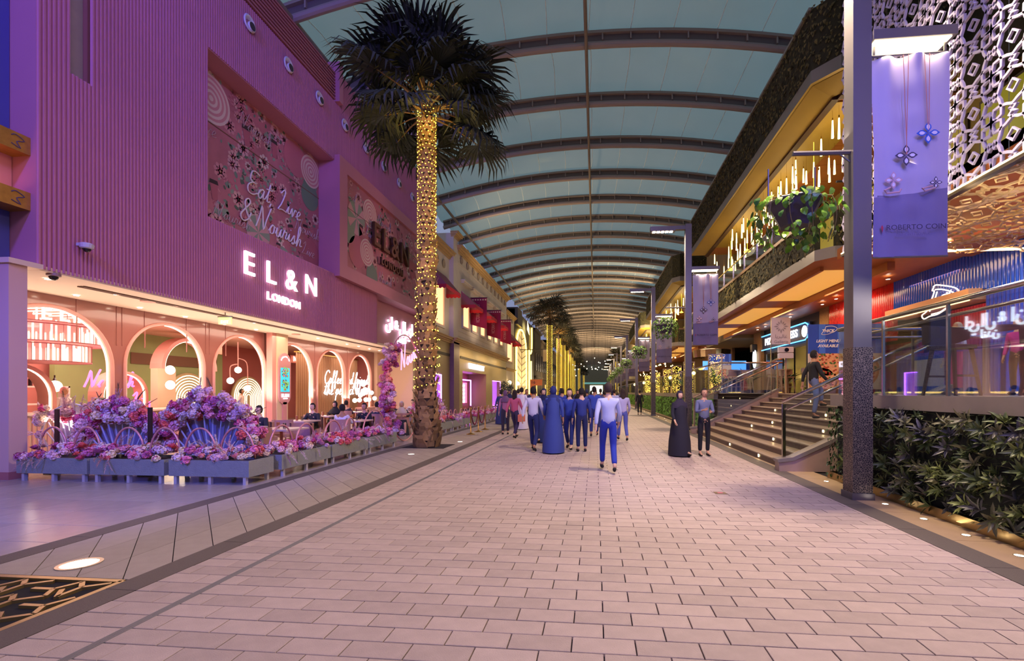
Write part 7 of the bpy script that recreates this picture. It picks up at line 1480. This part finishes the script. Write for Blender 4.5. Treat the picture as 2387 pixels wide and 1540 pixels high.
def meshes(kind):
    if kind in CACHE: return CACHE[kind]
    J = pose(kind); out = {}
    V, E = [(J['pel'], (.13, .10))], []
    w = chain(V, E, [(J['wai'], (.12, .085)), (J['che'], (.13, .095)), (J['upp'], (.10, .075))], 0); chain(V, E, [(J['nec'], .052), (J['hed'], .056)], w)
    for n_ in 'LR':
        chain(V, E, [(J['hip' + n_], .085), ((J['hip' + n_] + J['kne' + n_]) / 2, .07), (J['kne' + n_], .053), ((J['kne' + n_] * .6 + J['ank' + n_] * .4), .052), (J['ank' + n_], .035), (J['toe' + n_], .03)], 0)
        s_ = chain(V, E, [(J['sho' + n_], .052), ((J['sho' + n_] + J['elb' + n_]) / 2, .044), (J['elb' + n_], .036), (J['wri' + n_], .024)], w)
        d = (J['wri' + n_] - J['elb' + n_]).normalized(); sd = 1 if n_ == 'R' else -1; side = d.cross(Vector((sd, 0, 0))); side = side.normalized() if side.length > .1 else Vector((0, 1, 0)); pal = J['wri' + n_] + d * .055; pv = chain(V, E, [(pal, .022)], s_)
        for f, Lf in ((-.024, .060), (-.008, .070), (.008, .066), (.024, .052)): b_ = pal + d * .03 + side * f; chain(V, E, [(b_, .0085), (b_ + d * Lf * .5 - Vector((sd * .006, 0, 0)), .0078), (b_ + d * Lf * .9 - Vector((sd * .02, 0, 0)), .0065)], pv)
        chain(V, E, [(pal + side * .034 - d * .01, .009), (pal + side * .055 + d * .018 - Vector((sd * .01, 0, 0)), .008)], pv)
    bm_ = skin(V, E)
    h = J['hed'] + Vector((0, .012, .075)); b = MB()
    b.v = [tuple(v.co) for v in bm_.vertices]; b.f = [list(f.vertices) for f in bm_.polygons]; b.m = [0] * len(b.f)
    hd_ = MB(); hd_.ball((0, 0, 0), 1, 20, 14)
    def shape(p):
        x, y, z = p; X = x * .076; Y = y * .095; Z = z * .118
        if z < 0: X *= 1 - .28 * z * z; Y = Y * (1 - .12 * z * z) + .008 * z * z
        if y > .5: Y -= .006 * abs(z - .1)
        return (h.x + X, h.y + Y, h.z + Z)
    hd_.v = [shape(p) for p in hd_.v]; b.merge(hd_)
    b.add([(h.x - .012, h.y + .088, h.z - .03), (h.x + .012, h.y + .088, h.z - .03), (h.x, h.y + .088, h.z + .022), (h.x, h.y + .118, h.z - .024)], [(0, 1, 3), (1, 2, 3), (2, 0, 3)])
    for sx in (-1, 1): b.ball((h.x + sx * .03, h.y + .083, h.z + .012), .012, 8, 6, 1, (1, .6, .6)); b.ball((h.x + sx * .076, h.y - .005, h.z), .022, 8, 6, 0, (.35, .7, 1.2))
    b.ball((h.x, h.y + .085, h.z - .055), .02, 8, 4, 2, (1, .4, .3)); out['body'] = b; out['head'] = h
    V, E = [(J['pel'] - Vector((0, 0, .055)), (.188, .142))], []; w = chain(V, E, [(J['wai'], (.145, .105)), (J['che'], (.155, .115)), (J['upp'], (.125, .09))], 0); chain(V, E, [(J['nec'] - Vector((0, 0, .025)), .062)], w)
    for n_ in 'LR': chain(V, E, [(J['sho' + n_], .066), ((J['sho' + n_] + J['elb' + n_]) / 2, .058), (J['elb' + n_], .05), (J['elb' + n_].lerp(J['wri' + n_], .85), .038)], w)
    out['top'] = skin(V, E)
    V, E = [(J['pel'] - Vector((0, 0, .0)), (.135, .105))], []; chain(V, E, [(J['wai'] + Vector((0, 0, .03)), (.125, .092))], 0)
    for n_ in 'LR': chain(V, E, [(J['hip' + n_], .09), ((J['hip' + n_] + J['kne' + n_]) / 2, .085), (J['kne' + n_], .068), (J['ank' + n_] + (J['kne' + n_] - J['ank' + n_]) * .08, .056)], 0)
    out['trousers'] = skin(V, E); sh_ = MB()
    for n_ in 'LR':
        a, t_ = J['ank' + n_], J['toe' + n_]; d = (t_ - a); d.z = 0; d = d.normalized() if d.length > .01 else Vector((0, 1, 0)); q = a + Vector((0, 0, -.05)); V, E = [(q - d * .04, .04)], []; chain(V, E, [(q + d * .06, .042), (t_ + Vector((0, 0, .002)), .033)], 0); m_ = skin(V, E); k = MB(); k.v = [tuple(v.co) for v in m_.vertices]; k.f = [list(f.vertices) for f in m_.polygons]; k.m = [0] * len(k.f); sh_.merge(k)
    out['shoes'] = sh_
    ex_ = .0 if kind == 'sit' else (.14 if 'walk' in kind else .03); rb = MB()
    if kind == 'sit': rb.lathe([(.30, .05), (.26, .30), (.22, .50), (.19, .66)], 18, c=(0, .16, 0), sy=1.25)
    else: rb.lathe([(.25 + ex_ * .35, .03), (.225 + ex_ * .4, .4), (.20 + ex_ * .2, .8), (.18, 1.05), (.175, 1.30), (.10, 1.46)], 20, sy=.85 + ex_ * 2.6)
    out['robe'] = rb
    hr = MB(); 
    for nm, zc, sc in (('short', .012, (1.10, 1.10, 1.10)),):
        k = MB(); k.ball((0, 0, 0), 1, 18, 12); k.v = [(h.x + x * .085, h.y - .010 + y * .100, h.z + .014 + z * .120) for x, y, z in k.v]; kf = [i for i, f in enumerate(k.f) if not (sum(k.v[j][1] for j in f) / len(f) > h.y + .028 and sum(k.v[j][2] for j in f) / len(f) < h.z + .07) and sum(k.v[j][2] for j in f) / len(f) > h.z - .075]
        k.f = [k.f[i] for i in kf]; k.m = [0] * len(k.f); out['short'] = k
    lo = MB(); lo.merge(out['short']); lo.lathe([(.085, 0), (.10, -.12), (.09, -.26), (.03, -.32)], 12, c=(h.x, h.y - .045, h.z + .03), sy=.6); out['long'] = lo
    vl = MB(); k = MB(); k.ball((0, 0, 0), 1, 18, 12); k.v = [(h.x + x * .092, h.y - .008 + y * .108, h.z + .01 + z * .130) for x, y, z in k.v]; k.f = [f for f in k.f if not (sum(k.v[j][1] for j in f) / len(f) > h.y + .05 and abs(sum(k.v[j][2] for j in f) / len(f) - h.z + .0) < .075)]; k.m = [0] * len(k.f); vl.merge(k); vl.lathe([(.075, -.08), (.12, -.15), (.21, -.24), (.22, -.34)], 16, c=(h.x, h.y - .01, h.z), sy=.75); out['veil'] = vl
    for k_ in ('body', 'shoes', 'robe', 'short', 'long', 'veil'): out[k_] = out[k_].mesh(k_, [m_skin[0], m_eye, m_lip] if k_ == 'body' else [m_eye], True)
    for k_ in ('top', 'trousers'): out[k_].materials.clear(); out[k_].materials.append(m_eye); out[k_].polygons.foreach_set('use_smooth', [True] * len(out[k_].polygons))
    CACHE[kind] = out; return out
def cloth(c): return mat('cloth_' + c, c, .85)
def person(x, y, z, rz, kind, lab, top='2a3a6a', bot='1c2440', hair='short', haircol='1a1412', skin_=0, shoes='201c1c', sc=1, group=None, bag=None):
    o_ = meshes(kind); t = bpy.data.objects.new('person', o_['body']); COL.objects.link(t); t.location = (x, y, z); t.rotation_euler = (0, 0, rz); t.scale = (sc,) * 3; tag(t, lab, 'person', group)
    def setm(o, m):
        o.material_slots[0].link = 'OBJECT'; o.material_slots[0].material = m
    setm(t, m_skin[skin_])
    robe = bot is None; parts = [('shoes', shoes), ('top', top)] + ([('robe', top)] if robe else [('trousers', bot)]) + [(hair, haircol)]
    for k_, c in parts:
        if k_ is None: continue
        o = bpy.data.objects.new({'short': 'hair', 'long': 'hair', 'veil': 'headscarf', 'top': 'shirt' if not robe else 'sleeves'}.get(k_, k_), o_[k_]); link(o, t); setm(o, cloth(c))
    if bag: MB().bbox(.20, .34, -.16, .16, .62, .88, .02).tube([(.27, -.1, .88), (.2, -.03, 1.1), (.15, 0, 1.42)], .012, 5).build('bag', cloth(bag), t, world=False)
    return t
def gp(u, v, Z=0): return onZ(u, v, Z)
crowd = [  # u, v of feet, heading, pose, top, trousers, hair, colour
 (1418, 1100, 0.05, 'walk', 'b8c0e0', '2438a0', 'short', '3a2a22', 'person in pale blue shirt and blue jeans walking away, nearest of the crowd', None, 1.02),
 (1290, 1055, .1, 'walk2', '34458c', None, 'veil', '26306a', 'person in a long dark blue robe and scarf, front left of the crowd', None, 1),
 (1243, 1052, -.15, 'walk', 'c8c4d8', '20285a', 'short', '1a1412', 'person in white shirt and navy trousers at the crowd\'s left front', None, 1),
 (1328, 1048, 3.0, 'walk', '31489c', '1c2a66', 'long', '1a1412', 'person in blue top facing the viewer left of the nearest walker', None, .97),
 (1356, 1052, .2, 'stand', '2a3880', '182050', 'short', '1a1412', 'person in navy clothes standing just left of the nearest walker', None, .98),
 (1385, 1018, 0, 'walk2', '3a52b4', '202c70', 'short', '20160f', 'person in bright blue shirt behind the nearest walker', None, 1.03),
 (1452, 1028, .1, 'walk', 'c0bce4', '5a64b0', 'long', '3a2a22', 'person in lilac top and grey-blue trousers right of the nearest walker', None, .98),
 (1268, 1030, 3.1, 'walk2', '24346e', None, 'veil', '141c48', 'person in dark robe facing the viewer behind the white shirt', None, .98),
 (1310, 1008, 0, 'stand', '3044a4', '1a2454', 'short', '1a1412', 'person in blue shirt in the middle of the crowd', None, 1),
 (1200, 1022, -.3, 'walk', 'c05a78', '3a3050', 'long', '2a1a18', 'person in rose top carrying a coral bag at the left of the crowd', 'd87860', .96),
 (1178, 1012, .3, 'stand', 'a8688a', '2a2440', 'veil', '6a4a6a', 'person in mauve top with a headscarf, leftmost of the crowd', None, .95),
 (1216, 1000, 0, 'walk2', 'd8d4e0', None, 'short', '1a1412', 'person in a white robe at the back left of the crowd', None, 1.03),
 (1228, 992, 3.1, 'walk', '2a2c50', '1c1c34', 'short', '1a1412', 'person in charcoal clothes behind the white robe', None, 1),
 (1285, 985, 0, 'walk', '3c4880', '20284c', 'short', '2a1a12', 'person in slate blue jacket, back row left', None, 1),
 (1325, 982, 3.0, 'walk2', '30408c', None, 'veil', '202a60', 'person in blue robe and scarf, back row middle', None, .97),
 (1362, 990, 0, 'walk', '4a58a8', '242c5c', 'long', '1a1412', 'person with long dark hair and blue coat, back row', None, .96),
 (1400, 985, .1, 'walk2', '28346c', '181e3c', 'short', '1a1412', 'person in navy, back row near the street centre', None, 1.02),
 (1432, 992, 0, 'walk', 'a4a8d8', '3c4888', 'short', '2a1a12', 'person in light blue shirt, back row right', None, 1),
 (1262, 968, 0, 'walk', '2c3050', '1c1c30', 'short', '1a1412', 'distant dark-clothed walker by the left palms', None, 1),
 (1345, 962, 3.1, 'walk', '38406c', '20243c', 'short', '1a1412', 'distant dark-clothed walker in the street centre', None, 1),
 (1378, 958, 0, 'walk2', '404878', '20243c', 'long', '1a1412', 'distant walker with long hair in the street centre', None, 1),
 (1415, 960, 0, 'walk', '2c3358', '1a1e34', 'short', '1a1412', 'distant walker right of the street centre', None, 1),
 (1448, 966, 3.1, 'walk2', '5a5c88', '2a2c48', 'short', '1a1412', 'distant walker in grey near the right-hand hedge', None, 1),
 (1491, 966, 0, 'stand', '1c1a24', '15131c', 'short', '1a1412', 'person in black standing beside the third lamp post', None, 1),
 (1584, 1062, -2.9, 'walk', '1e1c2a', None, 'veil', '2c2438', 'woman in an open black robe walking towards the viewer by the stairs', None, .93),
 (1641, 1062, -3.0, 'phone', '6a7090', '16141c', 'short', '2a1e1a', 'person in grey-blue jacket and black trousers at the foot of the stairs', None, .97)]
desc = ['left edge', 'far left', 'left', 'left of centre', 'behind the white-shirted walker', 'behind the blue robe', 'centre-left', 'centre', 'behind the nearest walker', 'right of centre', 'centre-right', 'right', 'far right', 'right edge', 'deep left', 'deep centre', 'deep right']
for i in range(17):
    u_ = 1168 + 20 * (i if i < 14 else (i - 14) * 5 + 2) ; c_ = ['2c3868', '384888', '565c8c', '2a2c48', 'a8a8c8', '3c4c9c', '6a5878'][i % 7]
    crowd.append((u_, [988, 978, 995, 972, 984][i % 5] if i < 14 else 950, [0, 3.1, .2, 0, 2.9][i % 5], ['walk', 'walk2', 'stand'][i % 3], c_, [None, '1c2444', '20284c', '2a2a3c'][i % 4], ['short', 'veil', 'short', 'long'][i % 4], ['1a1412', '20284c', '2a1c14'][i % 3], '%s in %s, background row of the crowd, %s' % (['person', 'person in a robe'][0], {'2c3868': 'navy', '384888': 'blue', '565c8c': 'slate grey', '2a2c48': 'charcoal', 'a8a8c8': 'pale lilac', '3c4c9c': 'bright blue', '6a5878': 'mauve'}[c_], desc[i]), None, .96 + .02 * (i % 4)))
for u, v, rz_c, kd, tp_, bt, hr_, hc, lb, bg_, s_ in crowd:
    p = gp(u, v); person(p.x, p.y, 0, rz_c, kd, lb, tp_, bt, hr_, hc, R.randrange(3), sc=s_, bag=bg_)
person(5.62, 12.6, 6 * .155 + .0, -1.5, 'stairs', 'person in a black shirt and blue jeans climbing the stairs', '1a181c', '5a6488', 'short', '1a1412', 1)
# seated guests on the cafe terrace
seats = [(TB[0], 1, '2a2a34', '1c1c24', 'short', 'guest in a dark jacket seated right of the right flower booth'), (TB[2], 1, '26262e', '1c1c24', 'short', 'guest in black seated below the menu screen'), (TB[3], 0, 'd8d0dc', '2a2a34', 'short', 'guest in a white shirt seen from behind near the side planters'), (TB[3], 1, '1c1c28', '14141c', 'short', 'dark-haired guest facing the white-shirted one'),
         (TB[5], 0, '2a2c48', '1c1c30', 'short', 'guest in navy seated left of the flower ring'), (TB[5], 1, '2a2430', '1c1c30', 'veil', 'guest in dark clothes seated behind the navy guest'), (TB[4], 1, '18181c', None, 'veil', 'guest in black robe seated near the cream pillar'), (TB[6], 0, '3a3040', '242030', 'short', 'guest seated left of the globe lamp'), (TB[7], 1, 'c0bcc8', None, 'short', 'guest in white robe seated behind the flower ring')]
for (x, y), far_, tp_, bt, hr_, lb in seats: person(x, y + (.70 if far_ else -.70), -.08, pi if far_ else 0, 'sit', lb, tp_, bt, hr_, '1a1412' if hr_ == 'short' else tp_, R.randrange(3))
for x, y, tp_, hc, lb in ((-7.3, 16.9, '1c1c28', 'c8b8a8', 'guest with a pale headscarf in the row behind the palm'), (-7.6, 20.2, '3a2a24', '2a1a14', 'guest with a dark brown headscarf behind the round flower booth')):
    c = chair(x, y, 0, 'dusty pink tub chair under the ' + lb.split(' in ')[0].split(' behind')[0]); person(x, y, -.08, .4 + pi, 'sit', lb, tp_, None, 'veil', hc, 0)
p = onX(605, 1000, -9); person(-16.6, 20.3, 0, -1.2, 'stand', 'waiter in a pale shirt standing inside behind the fourth arch', 'd8c0b8', '2a2020', 'short', '1a1412', 1)
person(-15.6, 12.2, 0, -1.4, 'stand', 'barista in white with a pink cap behind the coffee counter', 'e8d8d4', '3a3030', 'short', 'e0a0a0', 0)
person(-7.3, 15.6, 0, 2.4, 'stand', 'dark-clothed person standing behind the floral ring', '22222e', '1a1a24', 'veil', '1a1a22', 0, sc=.97)
person(8.8, 12.2, DK, 1.4, 'stand', 'kitchen worker in a white shirt behind the blue counter', 'dcd4dc', '2a2a30', 'short', 'a09488', 1)
person(6.9, 8.3, DK, 1.9, 'stand', 'woman in a magenta top at the right edge behind the glass', 'c02a90', '2a2030', 'long', '1e1418', 0, sc=.72)
bpy.data.scenes.remove(TMP)
print('objects', len(bpy.data.objects), 'tris', sum(len(m.polygons) for m in bpy.data.meshes))
